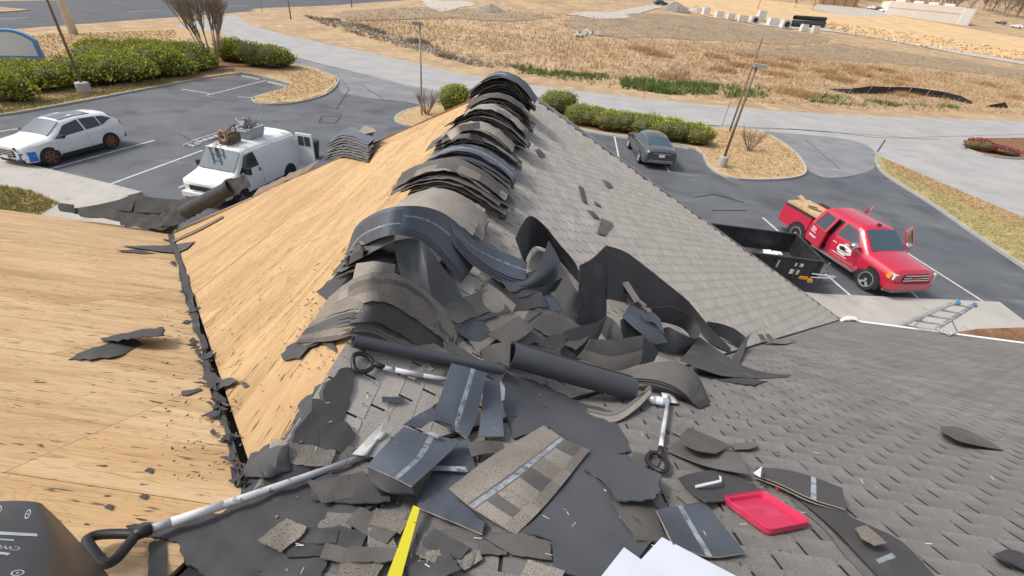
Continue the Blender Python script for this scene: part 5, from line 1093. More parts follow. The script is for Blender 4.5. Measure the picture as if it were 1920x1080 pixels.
for k in range(3):
    d = 5 * k
    surf('shingle_strip', [[(1176, 698 + d, .13 - .02 * k), (1225, 680 + d, .22 - .02 * k), (1268, 679 + d, .24 - .02 * k), (1303, 697 + d, .18 - .02 * k), (1321, 728 + d, .08), (1330, 757, .02)], [(1176, 708 + d, .1 - .02 * k), (1222, 711 + d, .13 - .02 * k), (1258, 721 + d, .14 - .02 * k), (1286, 738 + d * .6, .12 - .02 * k), (1301, 756, .05), (1313, 766, .01)]], [FE if k else GD], ['topmost arched dark strip over the water bottle', 'second arched strip over the water bottle', 'lowest arched strip over the water bottle'][k], 'roof shingle', 'arched strips over the water bottle', nv=26)
surf('felt_ribbon', [[(1312, 631, .14), (1344, 655, .11), (1390, 684, .04), (1440, 699, .02), (1484, 703, .025)], [(1276, 675, .15), (1316, 692, .1), (1360, 705, .04), (1430, 709, .01), (1476, 707, .01)]], [FE], 'felt tongue trailing onto the grey shingles right of the tangle', 'roofing felt', nv=26, **F_)
flat('felt_scrap', [(1305, 700), (1380, 700), (1440, 715), (1415, 722), (1350, 715)], .012, FE, 'flat felt tip under the trailing felt tongue', 'roofing felt')
for k in range(3):
    surf('shingle_strip', [[(1100, 765 + 4 * k, .02), (1150, 772 + 4 * k, .03), (1190, 748 + 4 * k, .06), (1218, 722 + 4 * k, .1)], [(1110, 778 + 4 * k, .01), (1155, 782 + 4 * k, .02), (1196, 756 + 4 * k, .05), (1222, 728 + 4 * k, .09)]], [(GR, GD, GR)[k]], ['upper', 'middle', 'lowest'][k] + ' crinkled strip edge under the right end of the big roll', 'roof shingle', 'crinkled strips under the big roll')
# ---- rolls
def roll(name, pa, pb, ra, rb, m, label, cat, turns=1.12, th=.006, n=34, gap=.012, dark=None):
    A, B = [onS(*q) if len(q) == 3 else onY(q[0], q[1], q[3]) for q in (pa, pb)]; d = (B - A).normalized(); up = Vector((0, 0, 1)); s = d.cross(up).normalized(); u2 = s.cross(d); grid = []
    for i in range(n + 1):
        t = i / n; an = 2 * math.pi * turns * t + 2.4; row = []
        for j in range(13):
            w = j / 12; r = (ra + (rb - ra) * w) - gap * t; c = A.lerp(B, w); row.append(c + (s * math.cos(an) + u2 * math.sin(an)) * r * (1 + .03 * math.sin(w * 5 + an)))
        grid.append(row)
    return solid(name, grid, th, [m], None, label, cat)
roll('felt_roll', (957, 664, .105), (1184, 729, .10), .080, .082, FB, 'thick dark felt roll with an open left end, in the middle of the roof', 'roofing felt')
roll('felt_roll', (662, 639, .065), (942, 694, .06), .030, .029, FB, 'long thin black roll lying above the shovel handle', 'roofing felt', gap=.004)
surf('felt_scrap', [[(900, 655, .05), (925, 645, .08), (958, 640, .12)], [(915, 690, .02), (935, 680, .05), (955, 690, .06)]], [GD], 'dark shingle bent against the open end of the thick roll', 'roof shingle')
# ---- big felt sheets lying in front
flat('felt_sheet', [(945, 700), (1000, 712), (1090, 755), (1147, 770), (1182, 845), (1150, 852), (1190, 858), (1236, 895), (1228, 935), (1150, 940), (1225, 1012), (1185, 1060), (1120, 1090), (1040, 1068), (1034, 1012), (975, 996), (1000, 940), (1080, 870), (1100, 850), (1030, 800), (962, 822), (945, 760)], .016, FB, 'largest dark felt sheet spread flat in front of the thick roll', 'roofing felt', jag=1.5, step=18, amp=.006)
surf('felt_scrap', [[(1110, 857, .02), (1165, 851, .03), (1205, 872, .05), (1240, 888, .1)], [(1096, 880, .025), (1150, 890, .04), (1195, 905, .06), (1236, 918, .1)], [(1140, 905, .03), (1155, 936, .06), (1190, 938, .07), (1226, 937, .08)]], [FB], 'curled felt flap on the largest felt sheet, beside the shovel loop', 'roofing felt', rag=.006)
for k in range(3):
    surf('shingle_strip', [[(1146, 940 + 3 * k, .03), (1185, 934 + 3 * k, .03), (1225, 940 + 3 * k, .02)], [(1168 + 5 * k, 975, .03), (1205, 985, .03), (1245, 1000, .02)], [(1195 + 8 * k, 1012, .02), (1225, 1015, .02), (1262, 1018, .02)]], [FE if k else GD], ['uppermost', 'middle', 'lowest'][k] + ' dark strip of the thin stack between the felt sheet and the papers', 'roof shingle', 'thin stack beside the papers')
flat('felt_sheet', [(236, 985), (317, 975), (415, 962), (450, 930), (456, 905), (457, 872), (503, 832), (517, 832), (548, 800), (562, 768), (558, 760), (575, 742), (600, 720), (612, 716), (640, 690), (665, 690), (655, 760), (622, 830), (566, 900), (640, 915), (700, 950), (640, 985), (600, 1088), (392, 1088), (345, 1050), (332, 1015), (300, 1008), (245, 996)], .012, FE, 'torn black felt along the edge between plywood and shingles', 'roofing felt', jag=3.5, step=18, amp=.006)
flat('felt_scrap', [(280, 1018), (312, 1008), (314, 1090), (277, 1090)], .008, FE, 'narrow felt strip on the plywood at the bottom edge', 'roofing felt', jag=1.5)
flat('felt_scrap', [(470, 850), (540, 832), (545, 880), (500, 895), (455, 890)], .03, FE, 'felt patch with lifted edge at the lower tip of the gable plywood', 'roofing felt', jag=2)
flat('felt_scrap', [(600, 800), (650, 790), (668, 815), (640, 850), (600, 840)], .022, FE, 'small felt patch left of the toothed shovel blade', 'roofing felt', jag=2)
# torn shingles in the foreground
for i, (poly, m, lab) in enumerate((
        ([(600, 958), (668, 964), (655, 998), (588, 990)], GR, 'brown granule square on black felt, below the long shovel shaft'), ([(530, 1000), (640, 985), (690, 1000), (670, 1040), (540, 1045)], FE, 'dark felt patch in the bottom foreground left of the yellow strip'),
        ([(690, 990), (735, 985), (745, 1040), (690, 1050)], GR, 'brown granule patch just left of the yellow strip'), ([(780, 1000), (860, 990), (960, 1000), (950, 1040), (790, 1040)], GD, 'grey shingle patch just right of the yellow strip'),
        ([(850, 1045), (900, 1030), (905, 1048), (870, 1070)], GR, 'small torn chip right of the yellow strip'), ([(640, 1050), (690, 1030), (720, 1060), (700, 1090), (630, 1090)], GR, 'torn granule piece at the bottom edge left of the yellow strip'),
        ([(655, 835), (690, 850), (700, 900), (660, 905), (600, 880)], GR, 'granule patch under the middle of the long shovel shaft'), ([(900, 1005), (980, 998), (1030, 1015), (1035, 1050), (960, 1040)], GD, 'grey shingle patch left of the largest felt sheet'),
        ([(990, 1050), (1060, 1070), (1050, 1092), (970, 1092)], GR, 'brown granule patch at the bottom edge below the largest felt sheet'))):
    flat('shingle_piece', poly, .014 + .003 * (i % 3), m, lab, 'roof shingle', jag=1.5, step=16, amp=.003, edge=MT['deckblack'])
# ---- folded bluish strips by the shovels
COLSEAL = lambda i, j: 1 if j == 5 else 0
surf('shingle_strip', [[(847, 681, .17), (880, 689, .18), (913, 699, .17)], [(832, 725, .12), (866, 735, .14), (902, 747, .13)], [(818, 767, .06), (851, 782, .07), (888, 797, .06)], [(822, 790, .05), (850, 806, .05), (876, 822, .04)]], [BK, SE], 'upright bluish strip with a pale streak, leaning beside the shovel handle', 'roof shingle', nv=9, nu=14, fm=COLSEAL, edge=ED)
surf('shingle_strip', [[(906, 715, .12), (937, 711, .12)], [(905, 765, .09), (941, 765, .09)], [(896, 819, .04), (945, 817, .05)]], [BK], 'bluish shingle piece with pale edges right of the upright streaked strip', 'roof shingle', nv=6, nu=8, edge=ED)
surf('white_scrap', [[(937, 713, .11), (947, 728, .09)], [(936, 756, .08), (946, 748, .07)]], [plain('white paper scrap', (.72, .72, .70), .8)], 'white scrap peeking out behind the pale-edged bluish piece', 'scrap', nv=5, nu=5)
surf('shingle_strip', [[(756, 796, .12), (782, 778, .13), (811, 763, .12)], [(790, 803, .12), (815, 788, .13), (847, 797, .1)]], [BK], 'bent dark strip left of the upright streaked strip', 'roof shingle')
surf('shingle_strip', [[(757, 800, .12), (800, 813, .12), (864, 826, .09)], [(720, 838, .15), (775, 856, .15), (832, 858, .11)], [(688, 873, .11), (735, 893, .13), (772, 912, .11)]], [BK, SE], 'folded bluish strip with a pale line, nearest the toothed shovel blade', 'roof shingle', nu=8, nv=11, fm=lambda i, j: 1 if j == 6 else 0, edge=ED)
surf('shingle_strip', [[(689, 876, .1), (735, 896, .12), (773, 914, .1)], [(697, 906, .09), (728, 924, .1), (778, 930, .07)], [(727, 944, .01), (742, 920, .03), (783, 936, .01)]], [FE], 'curled under end of the folded bluish strip', 'roof shingle')
flat('shingle_strip', [(781, 950), (812, 880), (832, 835), (880, 822), (893, 884), (845, 922), (909, 980), (904, 1001)], .035, BK, 'flat bluish strip lying above the top of the yellow strip', 'roof shingle', jag=.6, edge=ED)
flat('tape_strip', [(787, 881), (804, 872), (872, 875), (878, 884), (812, 880)], .06, SE, 'pale sealant tape lying across the flat bluish strip', 'tape', jag=.4, amp=.002)
flat('tape_strip', [(799, 811), (806, 808), (826, 817), (822, 822)], .135, SE, 'short pale tape stub on the folded bluish strip', 'tape', jag=.3, amp=.001)
surf('shingle_strip', [[(876, 830, .07), (905, 826, .08), (942, 828, .05)], [(885, 856, .05), (915, 850, .05), (948, 852, .03)]], [GD], 'dark bent scrap below the pale-edged bluish piece', 'roof shingle')
vfJ = [0, .14, .28, .4, .43, .47, .5, .52, .7, .85, 1]
pj8 = [random.choice((0, 2, 3)) for _ in range(8)]
surf('shingle_strip', [[(841, 916, .04), (925, 853, .06), (1020, 797, .05)], [(888, 953, .06), (972, 893, .09), (1058, 823, .08)], [(968, 1002, .02), (1032, 936, .03), (1106, 844, .03)]], [GR, SE, GD, GL], 'large granule shingle with a shiny sealant ridge, lying face up in front', 'roof shingle', vf=vfJ, nv=24, fm=lambda i, j: 1 if i in (4, 5) else (2 if i in (3, 6) else (0 if i < 4 else (3, 2, 0)[(j // 3) % 3] if i in (7, 8) else (0, 0, 3)[(j // 3) % 3])))
# ---- strips on the right-hand shingles
SS = 'roof shingle'
surf('shingle_piece', [[(1291, 801, .04), (1330, 817, .03), (1371, 836, .05)], [(1271, 821, .12), (1302, 842, .11), (1342, 850, .09)]], [GD], 'cupped shingle piece lying right of the upright shovel', SS)
surf('shingle_strip', [[(1272, 826, .03), (1340, 842, .05), (1387, 849, .06)], [(1250, 845, .02), (1325, 873, .05), (1406, 889, .06)]], [GD], 'dark strip under the cupped piece right of the upright shovel', SS)
surf('shingle_strip', [[(1271, 896, .03), (1302, 886, .03), (1366, 878, .03)], [(1297, 922, .05), (1340, 915, .01), (1405, 905, .02)], [(1323, 941, .06), (1370, 938, .02), (1444, 928, .02)]], [FE], 'bowed dark strip with white tape, just above the red tray', SS)
flat('tape_strip', [(1303, 910), (1350, 899), (1348, 891), (1353, 894), (1353, 903), (1305, 914)], .05, plain('pale tape', (.55, .6, .63), .5), 'white tape stub on the bowed strip above the red tray', 'tape', jag=.3, amp=.001)
for k in range(2):
    surf('shingle_strip', [[(1418, 876 + 6 * k, .06 - .02 * k), (1470, 880 + 6 * k, .08 - .02 * k), (1521, 893 + 6 * k, .09 - .02 * k), (1580, 915 + 5 * k, .08 - .02 * k)], [(1413, 889 + 5 * k, .04 - .015 * k), (1460, 906 + 6 * k, .06 - .02 * k), (1520, 934 + 6 * k, .07 - .02 * k), (1586, 955 + 4 * k, .07 - .02 * k)]], [FE, SE], ['long dark strip with a pale end, right above the red tray', 'second strip beneath the long dark one right above the tray'][k], SS, nv=18, fm=(lambda i, j: 1 if j == 12 else 0) if not k else None, edge=ED)
flat('white_scrap', [(1413, 886), (1429, 874), (1426, 894)], .1, plain('white torn card', (.6, .63, .65), .7), 'small white triangle on the long dark strip right of the tray', 'scrap', jag=.3)
surf('shingle_strip', [[(1488, 928, .02), (1540, 943, .04), (1619, 980, .05), (1690, 1015, .04), (1755, 1082, .03)], [(1493, 933, .01), (1545, 975, .03), (1585, 1012, .04), (1620, 1050, .03), (1655, 1088, .02)]], [FE, SE], 'longest dark strip running off the bottom edge right of the red tray', SS, nv=24, fm=lambda i, j: 1 if j == 19 and i in (2, 3) else 0)
surf('shingle_strip', [[(1484, 934, .01), (1545, 982, .015), (1580, 1018, .02), (1650, 1090, .01)], [(1490, 946, .005), (1550, 996, .01), (1575, 1030, .01), (1630, 1090, .005)]], [GD], 'dark strip edge showing beneath the longest strip right of the tray', SS)
flat('shingle_piece', [(1603, 990), (1625, 985), (1664, 1018), (1640, 1022), (1615, 1008)], .08, GR, 'granule chip lying on the longest dark strip', SS, jag=1)
surf('shingle_strip', [[(1230, 956, .05), (1275, 948, .05), (1323, 943, .04)], [(1245, 985, .06), (1300, 992, .02), (1360, 990, .03)], [(1262, 1020, .08), (1330, 1043, .03), (1397, 1036, .03)]], [BK, SE], 'bluish strip with a curved pale line between the tray and the papers', SS, nv=11, nu=10, fm=lambda i, j: 1 if j == 5 else 0, edge=ED)
surf('shingle_piece', [[(1265, 925, .02), (1300, 920, .02)], [(1290, 945, .015), (1325, 941, .015)]], [GR], 'granule scrap left of the red tray', SS, nv=5, nu=4)
surf('shingle_strip', [[(1763, 799, .06), (1800, 801, .02), (1850, 824, .02)], [(1768, 809, .075), (1805, 828, .06), (1882, 844, .01)]], [GD], 'curled strip alone on the shingles near the right edge', SS, nv=14)
surf('shingle_strip', [[(1865, 1038, .05), (1895, 1030, .03), (1940, 1045, .02)], [(1885, 1050, .06), (1910, 1062, .04), (1950, 1080, .02)]], [FE], 'dark strip cut by the right edge at the bottom corner', SS)
for k in range(2):
    surf('shingle_strip', [[(1421 + 13 * k, 627, .12), (1432 + 13 * k, 640 - 2 * k, .06), (1470 + 10 * k, 646 - 3 * k, .02)], [(1428 + 13 * k, 626, .12), (1442 + 13 * k, 638 - 2 * k, .06), (1482 + 10 * k, 643 - 3 * k, .02)]], [GR], ['left', 'right'][k] + ' one of two curled strips on the right-hand valley', SS, nv=12)
# loose bits on the pale slope
for poly, lab in (([(1120, 437), (1128, 408), (1150, 419), (1134, 441)], 'dark square felt scrap on the pale shingle slope'), ([(1085, 348), (1094, 352), (1102, 382), (1092, 376)], 'long dark chip on the pale slope, upper left of the felt square'), ([(1130, 336), (1142, 341), (1150, 350), (1140, 352)], 'dark chip highest on the pale slope right of the stacks'), ([(1101, 393), (1113, 397), (1125, 410), (1114, 408)], 'dark chip just above the dark felt square'), ([(1114, 376), (1128, 385), (1126, 388), (1115, 381)], 'thin dark sliver above the dark felt square'), ([(1003, 281), (1012, 279), (1023, 291), (1014, 295)], 'dark chip on the pale slope beside the mid ridge stack'), ([(938, 398), (952, 398), (948, 412), (940, 410)], 'dark chip at the foot of the pale rounded stack'), ([(985, 232), (990, 230), (1000, 243), (994, 244)], 'small dark chip beside the farthest stacks')):
    flat('shingle_piece', poly, .02, GD, lab, SS, jag=.3, amp=.001, step=10)
# ---- felt scraps on the bare sheets
flat('felt_scrap', [(128, 674), (165, 655), (205, 641), (252, 634), (268, 645), (240, 660), (215, 668), (180, 672)], .012, FE, 'flat torn felt scrap on the left plywood under a curled one', 'roofing felt', jag=2)
surf('felt_scrap', [[(190, 634, .02), (240, 622, .05), (300, 613, .1), (308, 616, .11)], [(200, 640, .03), (250, 634, .09), (296, 632, .1), (309, 628, .09)]], [FE], 'curled felt scrap on the left plywood', 'roofing felt', rag=.008)
flat('felt_scrap', [(228, 461), (292, 460), (330, 458), (366, 452), (350, 466), (331, 474), (296, 471)], .03, FE, 'felt scrap bridging the upper end of the left valley', 'roofing felt', jag=.7, step=9)
flat('felt_scrap', [(219, 470), (258, 467), (293, 475), (268, 476)], .015, FE, 'thin felt sliver left of the scrap bridging the valley', 'roofing felt', jag=.7, step=9)
surf('board', [[(323, 450, .03), (370, 428, .03), (417, 404, .03)], [(327, 453, .03), (373, 432, .03), (419, 407, .03)]], [mat('weathered grey brown wood', (.20, .15, .10), (.14, .105, .075), 8, .9)], 'thin weathered batten lying on the gable plywood near the valley top', 'board', th=.015, nu=2)
flat('felt_scrap', [(486, 352), (560, 318), (600, 300), (575, 322), (520, 348), (470, 372)], .006, mat('brown stained felt', (.16, .12, .085), (.24, .18, .12), 3, .9), 'brown stained strip across the upper gable plywood', 'roofing felt', jag=1.5, step=12)
vs_ = [(320, 438), (340, 490), (358, 555), (376, 630), (395, 700), (412, 750), (430, 812), (445, 870), (456, 910)]
surf('valley_felt', [[(x - 5 - 4 * (k % 3), y + 3, .012) for k, (x, y) in enumerate(vs_)], [(x + 3, y - 1, .016) for x, y in vs_]], [FE], 'narrow torn felt left lying down the bare left valley', 'roofing felt', nv=60, rag=.02)
for i in range(34):
    t = random.random(); k = t * (len(vs_) - 1.01); a = int(k); f = k - a; x, y = vs_[a][0] + (vs_[a + 1][0] - vs_[a][0]) * f, vs_[a][1] + (vs_[a + 1][1] - vs_[a][1]) * f
    sc = .35 + .9 * (y - 430) / 480; x -= random.uniform(-6, 34) * sc; y += random.uniform(-4, 8); w, h_ = random.uniform(5, 22) * sc, random.uniform(2, 7) * sc; s_ = random.uniform(-.3, .3)
    flat('felt_scrap', [(x - w, y + s_ * w), (x, y - h_), (x + w, y - s_ * w), (x + w * .3, y + h_)], .008 + .02 * random.random(), FE, 'tiny torn felt scrap along the bare left valley', 'roofing felt', 'tiny felt scraps along the valley', jag=1, sub=5, step=20, amp=.002)
flat('felt_scrap', [(384, 706), (402, 698), (418, 712), (436, 708), (447, 714), (420, 724), (405, 732), (388, 724)], .03, FE, 'felt clump across the middle of the bare left valley', 'roofing felt', jag=2, step=10)
flat('felt_scrap', [(370, 668), (388, 662), (400, 655), (398, 668), (382, 675)], .03, FE, 'small felt clump above the one across the valley middle', 'roofing felt', jag=1, step=9)
flat('felt_scrap', [(340, 733), (376, 727), (380, 731), (350, 741), (340, 740)], .01, FE, 'felt sliver on plywood left of the valley middle', 'roofing felt', jag=1, step=10)
flat('felt_scrap', [(452, 720), (460, 716), (467, 723), (458, 727)], .01, FE, 'small square felt chip on the gable plywood by the valley', 'roofing felt', jag=.5, step=10)
for x, y in ((280, 882), (205, 950), (270, 930), (190, 1040)):
    flat('felt_scrap', [(x - 9, y), (x - 2, y - 5), (x + 8, y - 3), (x + 4, y + 5)], .006, FE, 'tiny black chip on the near plywood', 'roofing felt', 'black chips on the near plywood', jag=1, sub=4, step=20, amp=.001)
# ---- black felt heaped at the left eave
EV = 'roofing felt'; HG = 'heaped felt at the left eave'
surf('felt_sheet', [[(108, 389, 0, 9.64), (112, 381, 0, 9.70), (138, 384, 0, 9.69)], [(112, 396, 0, 9.57), (125, 398, 0, 9.57), (142, 400, 0, 9.59)]], [FE], 'left tip of the felt heaped along the left eave', EV)
surf('felt_sheet', [[(137, 391, 0, 9.70), (180, 384, 0, 9.78), (222, 375, 0, 9.93)], [(137, 400, 0, 9.60), (180, 407, 0, 9.61), (222, 415, 0, 9.62)]], [FE], 'long tapering felt panel in the heap along the left eave', EV, wob=.01)
surf('felt_sheet', [[(219, 376, 0, 9.93), (240, 368, 0, 10.02), (257, 364, 0, 10.06)], [(222, 393, 0, 9.76), (236, 396, 0, 9.78), (246, 396, 0, 9.79)]], [FE], 'folded triangle standing in the felt heap at the left eave', EV)
surf('felt_sheet', [[(256, 365, 0, 10.04), (288, 370, 0, 10.02), (321, 374, 0, 10.00)], [(250, 396, 0, 9.76), (280, 400, 0, 9.74), (308, 398, 0, 9.78)]], [FE], 'flat upright panel in the middle of the felt heap at the left eave', EV, wob=.02)
surf('felt_sheet', [[(218, 396, 0, 9.76), (250, 398, 0, 9.78), (280, 402, 0, 9.76), (320, 410, 0, 9.70)], [(226, 422, 0, 9.57), (260, 420, 0, 9.62), (290, 420, 0, 9.60), (328, 422, 0, 9.57)]], [FE], 'low crumpled panel at the foot of the felt heap', EV, wob=.025)
surf('felt_sheet', [[(321, 374, 0, 9.96), (345, 372, 0, 9.93), (372, 366, 0, 9.93)], [(306, 404, 0, 9.71), (330, 408, 0, 9.66), (352, 404, 0, 9.64)]], [FE], 'rightmost upright panel of the felt heap, beside the roll', EV, wob=.02)
surf('felt_sheet', [[(258, 422, 0, 9.58), (295, 424, 0, 9.60), (336, 420, 0, 9.57)], [(275, 430, 0, 9.56), (295, 436, 0, 9.56), (321, 439, 0, 9.56)]], [FE], 'flat felt tongue below the heap at the top of the left valley', EV, rag=.01)
surf('felt_sheet', [[(278, 412, 0, 9.70), (296, 405, 0, 9.75), (316, 414, 0, 9.67)], [(280, 421, 0, 9.61), (298, 422, 0, 9.62), (320, 420, 0, 9.60)]], [FE], 'small rounded fold at the foot of the felt heap', EV)
surf('felt_sheet', [[(140, 393, 0, 10.0), (222, 384, 0, 10.02), (262, 372, 0, 10.05), (322, 378, 0, 10.0), (376, 370, 0, 9.95), (420, 350, 0, 9.95)], [(150, 405, 0, 9.8), (222, 414, 0, 9.75), (262, 420, 0, 9.7), (312, 424, 0, 9.65), (352, 408, 0, 9.7), (400, 380, 0, 9.8)]], [FE], 'long crumpled felt sheet behind the panels of the eave heap', EV, wob=.03, nv=40)
surf('felt_sheet', [[(232, 404, 0, 9.75), (266, 398, 0, 9.8), (300, 402, 0, 9.75), (330, 400, 0, 9.75)], [(232, 424, 0, 9.55), (268, 428, 0, 9.5), (300, 430, 0, 9.48), (334, 424, 0, 9.5)]], [FE], 'crumpled felt apron at the front of the eave heap', EV, wob=.03, nv=24, nu=8)
roll('felt_roll', (345, 398, 0, 9.6), (432, 350, 0, 9.85), .19, .17, FE, 'thick felt roll lying up the gable edge at the end of the felt heap', EV, gap=.03)
# ---- bluish strips stacked on the gable rake
J = lambda: random.uniform(-6, 6)
for k in range(9):
    d = 5 * k; hh = .36 - .038 * k
    surf('shingle_strip', [[(628 - 1.5 * k + J(), 260 + d * .9 + J(), hh * .75), (650 + J(), 238 + d, hh), (676, 242 + d, hh), (702 + J(), 252 + d * .9 + J(), hh * .7)], [(611 - .5 * k + J(), 272 + d * .7, hh * .6), (638, 254 + d, hh * .9), (664, 257 + d, hh * .9), (690, 268 + d * .9, hh * .6)]], [BK if k in (0, 1, 4) else GD], 'bluish topmost strip of the stack on the left gable edge' if k == 0 else ORD[k] + ' strip down in the small stack on the left gable edge', SS, 'strips on the left gable edge', nv=14, nu=4, rag=.012)
surf('shingle_piece', [[(672, 246, .35), (684, 236, .42), (698, 240, .4)], [(682, 252, .3), (698, 248, .34), (708, 246, .34)]], [GR], 'grey shingle piece tilted on the stack at the left gable edge', SS)

# ---- torn strips and patches strewn over the middle
def scrap(x, y, L_, w, an, m, lab, grp, h):
    ca, sa = math.cos(an), math.sin(an) * .6; pa, pb_ = -math.sin(an), math.cos(an) * .6
    q = [(x + ca * u + pa * v * .8, y + sa * u + pb_ * v) for u, v in ((-L_, -w), (-L_ * .2, -w * random.uniform(.8, 1.1)), (L_ * random.uniform(.8, 1), -w), (L_, w * random.uniform(.3, 1)), (L_ * .3, w), (-L_ * random.uniform(.8, 1), w))]
    tx = random.uniform(-.0007, .0007)
    flat('shingle_scrap' if m is not FE else 'felt_scrap', q, h, m, lab, SS if m is not FE else 'roofing felt', grp, jag=1.5, sub=9, step=14, amp=.005, curl=lambda a, b: max(0, (a - x) * tx), edge=ED if m is BK else None)
for zone, n, lab, s0, s1 in ((((500, 680), (800, 1060)), 6, 'torn shingle patch on the black felt left of the yellow strip', 45, 80), (((690, 750), (900, 1060)), 3, 'torn shingle patch close by the left of the yellow strip', 35, 60), (((810, 1030), (1010, 1070)), 4, 'torn shingle patch on the shingles right of the yellow strip', 35, 65), (((880, 1060), (520, 630)), 9, 'torn shingle strip wedged between the nearest arch and the felt tangle', 34, 62), (((700, 860), (690, 790)), 4, 'torn shingle patch around the half buried shovel', 20, 36), (((1200, 1400), (800, 930)), 4, 'torn shingle strip by the upright shovel', 18, 34)):
    for i in range(n):
        x, y = random.uniform(*zone[0]), random.uniform(*zone[1]); s_ = random.uniform(s0, s1)
        scrap(x, y, s_, s_ * random.uniform(.4, .7), random.uniform(-.9, .9), random.choice((GR, GD, FE, GD, BK, FE) if 'yellow' not in lab else (GR, GD, FE, GD, FE)), lab, lab.replace('patch', 'patches').replace('strip wedged', 'strips wedged').replace('strip by', 'strips by'), random.uniform(.016, .028) if 'wedged' not in lab else random.uniform(.04, .09))
surf('felt_sheet', [[(372, 372, 0, 9.8), (412, 344, 0, 9.9), (446, 330, 0, 9.95), (462, 330, 0, 9.95)], [(372, 400, 0, 9.6), (410, 384, 0, 9.7), (448, 362, 0, 9.8), (470, 348, 0, 9.85)]], [FE], 'crumpled felt sheet draped over the roll at the gable edge', EV, wob=.035, nv=24, nu=8, rag=.015)
surf('felt_sheet', [[(300, 400, 0, 9.7), (330, 384, 0, 9.75), (362, 382, 0, 9.75)], [(298, 424, 0, 9.5), (330, 422, 0, 9.5), (368, 404, 0, 9.6)]], [FE], 'crumpled felt fold below the roll at the head of the left valley', EV, wob=.03, nv=18, nu=8, rag=.012)
# ------------------------------------------------------------ tools and small things on the roof
MT['grip'] = plain('black handle plastic', (.022, .022, .024), .45); MT['sleeve'] = mat('white worn sleeve', (.70, .70, .70), (.55, .56, .58), 9, .6); MT['shaft'] = mat('worn grey shaft', (.36, .38, .40), (.52, .54, .56), 14, .55, c3=(.12, .12, .12), s3=30, a3=(.6, .68))
MT['blade'] = mat('scraped steel blade', (.50, .49, .47), (.36, .355, .345), 14, .5, metal=.15, c3=(.62, .62, .6), s3=5, a3=(.55, .6))
def px(pts): return [onS(*p) for p in pts]
def shovel(ring, shaft, rads, mats, label, blade=None, teeth=False, rr=.013, loc=None):
    c = onS(*ring[0]); t = empty('shovel', c, label, 'shovel')
    def child(name, mb, m, par=t): o = mb.obj(name, m, par, smooth=True); o.matrix_parent_inverse = Matrix.Translation(-c); return o
    mb = MB(); P = px(ring); fine = [cr(P + [P[0]], i / 40) for i in range(41)]; mb.tube(fine, rr, 8); child('handle', mb, MT['grip'])
    for (a, b, m, nm), r in zip(shaft, rads):
        mb = MB(); mb.tube(px([a, b]), r, 10); child(nm, mb, MT[m])
    if blade: blade(t, child)
    return t
def toothed(t, child):
    q = px([(660, 852, .05), (719, 790, .07), (741, 812, .07), (702, 858, .05)]); n = nroof(q[0].x, q[0].y)
    A, B, C, D = q; mb = MB(); k = 9; vs = [A, D]; e = []
    out = ((B - A) + (C - D)).normalized()
    for i in range(k):
        for s, o_ in ((0, 0), (.18, .016), (.62, .016), (.8, 0)): e.append(C.lerp(B, (i + s) / k) + out * o_)
    ring = [A, D] + e; m = len(ring); mb.add([p + n * .003 for p in ring] + [p - n * .003 for p in ring], [tuple(range(m)), tuple(range(2 * m - 1, m - 1, -1))] + [(i, i + m, (i + 1) % m + m, (i + 1) % m) for i in range(m)])
    o = mb.obj('blade', MT['blade'], t); o.matrix_parent_inverse = Matrix.Translation(-t.location); fixn(o.data)
    mb = MB(); mid = (A + D) / 2; mb.tube([mid + n * .01, (mid + (B + C) / 2) / 2 + n * .012], [.016, .006], 8); child('blade_socket', mb, MT['shaft'])
    mb = MB(); mb.box((mid.lerp((B + C) / 2, .62)) + n * .006, (.05, .035, .006), Matrix((((B - A).normalized()), ((D - A).normalized()), n)).transposed()); child('fulcrum', mb, MT['shaft'])
shovel([(256, 1002, .05), (216, 1001, .05), (180, 1004, .05), (163, 1014, .05), (176, 1036, .045), (194, 1056, .04), (216, 1049, .045), (240, 1022, .05)],
       [((250, 1005, .05), (282, 992, .05), 'grip', 'handle_socket'), ((280, 993, .05), (322, 979, .05), 'shaft', 'shaft'), ((320, 980, .05), (418, 947, .05), 'sleeve', 'sleeve'), ((416, 948, .05), (692, 853, .03), 'shaft', 'shaft')], [.017, .0135, .0142, .0135], None, 'longest shovel with white sleeve, its toothed blade by the bluish strips', toothed, rr=.014)
shovel([(702, 682, .03), (689, 668, .03), (671, 663, .03), (662, 671, .03), (665, 693, .03), (679, 697, .03), (694, 692, .03)],
       [((700, 682, .03), (720, 689, .03), 'grip', 'handle_socket'), ((718, 689, .03), (742, 694, .03), 'shaft', 'shaft'), ((740, 693.5, .03), (792, 704, .03), 'sleeve', 'sleeve'), ((790, 703.5, .03), (860, 716, .04), 'shaft', 'shaft')], [.014, .0125, .0135, .0125], None, 'shovel half buried under bluish strips, just below the long thin roll', rr=.012)
def hidden(t, child):
    q = px([(1240, 736, .05), (1262, 738, .05), (1272, 756, .03), (1246, 754, .03)]); n = Vector((0, 0, 1)); mb = MB(); mb.hexa([p - n * .004 for p in q], [p for p in q]); o = child('blade', mb, MT['white'])
shovel([(1240, 850, .04), (1220, 850, .04), (1213, 861, .035), (1222, 874, .035), (1241, 884, .035), (1249, 881, .035), (1250, 868, .04)],
       [((1238, 853, .04), (1239, 840, .04), 'grip', 'handle_socket'), ((1239, 842, .04), (1242, 815, .045), 'sleeve', 'sleeve'), ((1242, 816, .045), (1254, 745, .05), 'shaft', 'shaft')], [.015, .0128, .0128], None, 'shovel with round grip, its shaft pointing up to the water bottle', hidden, rr=.012)
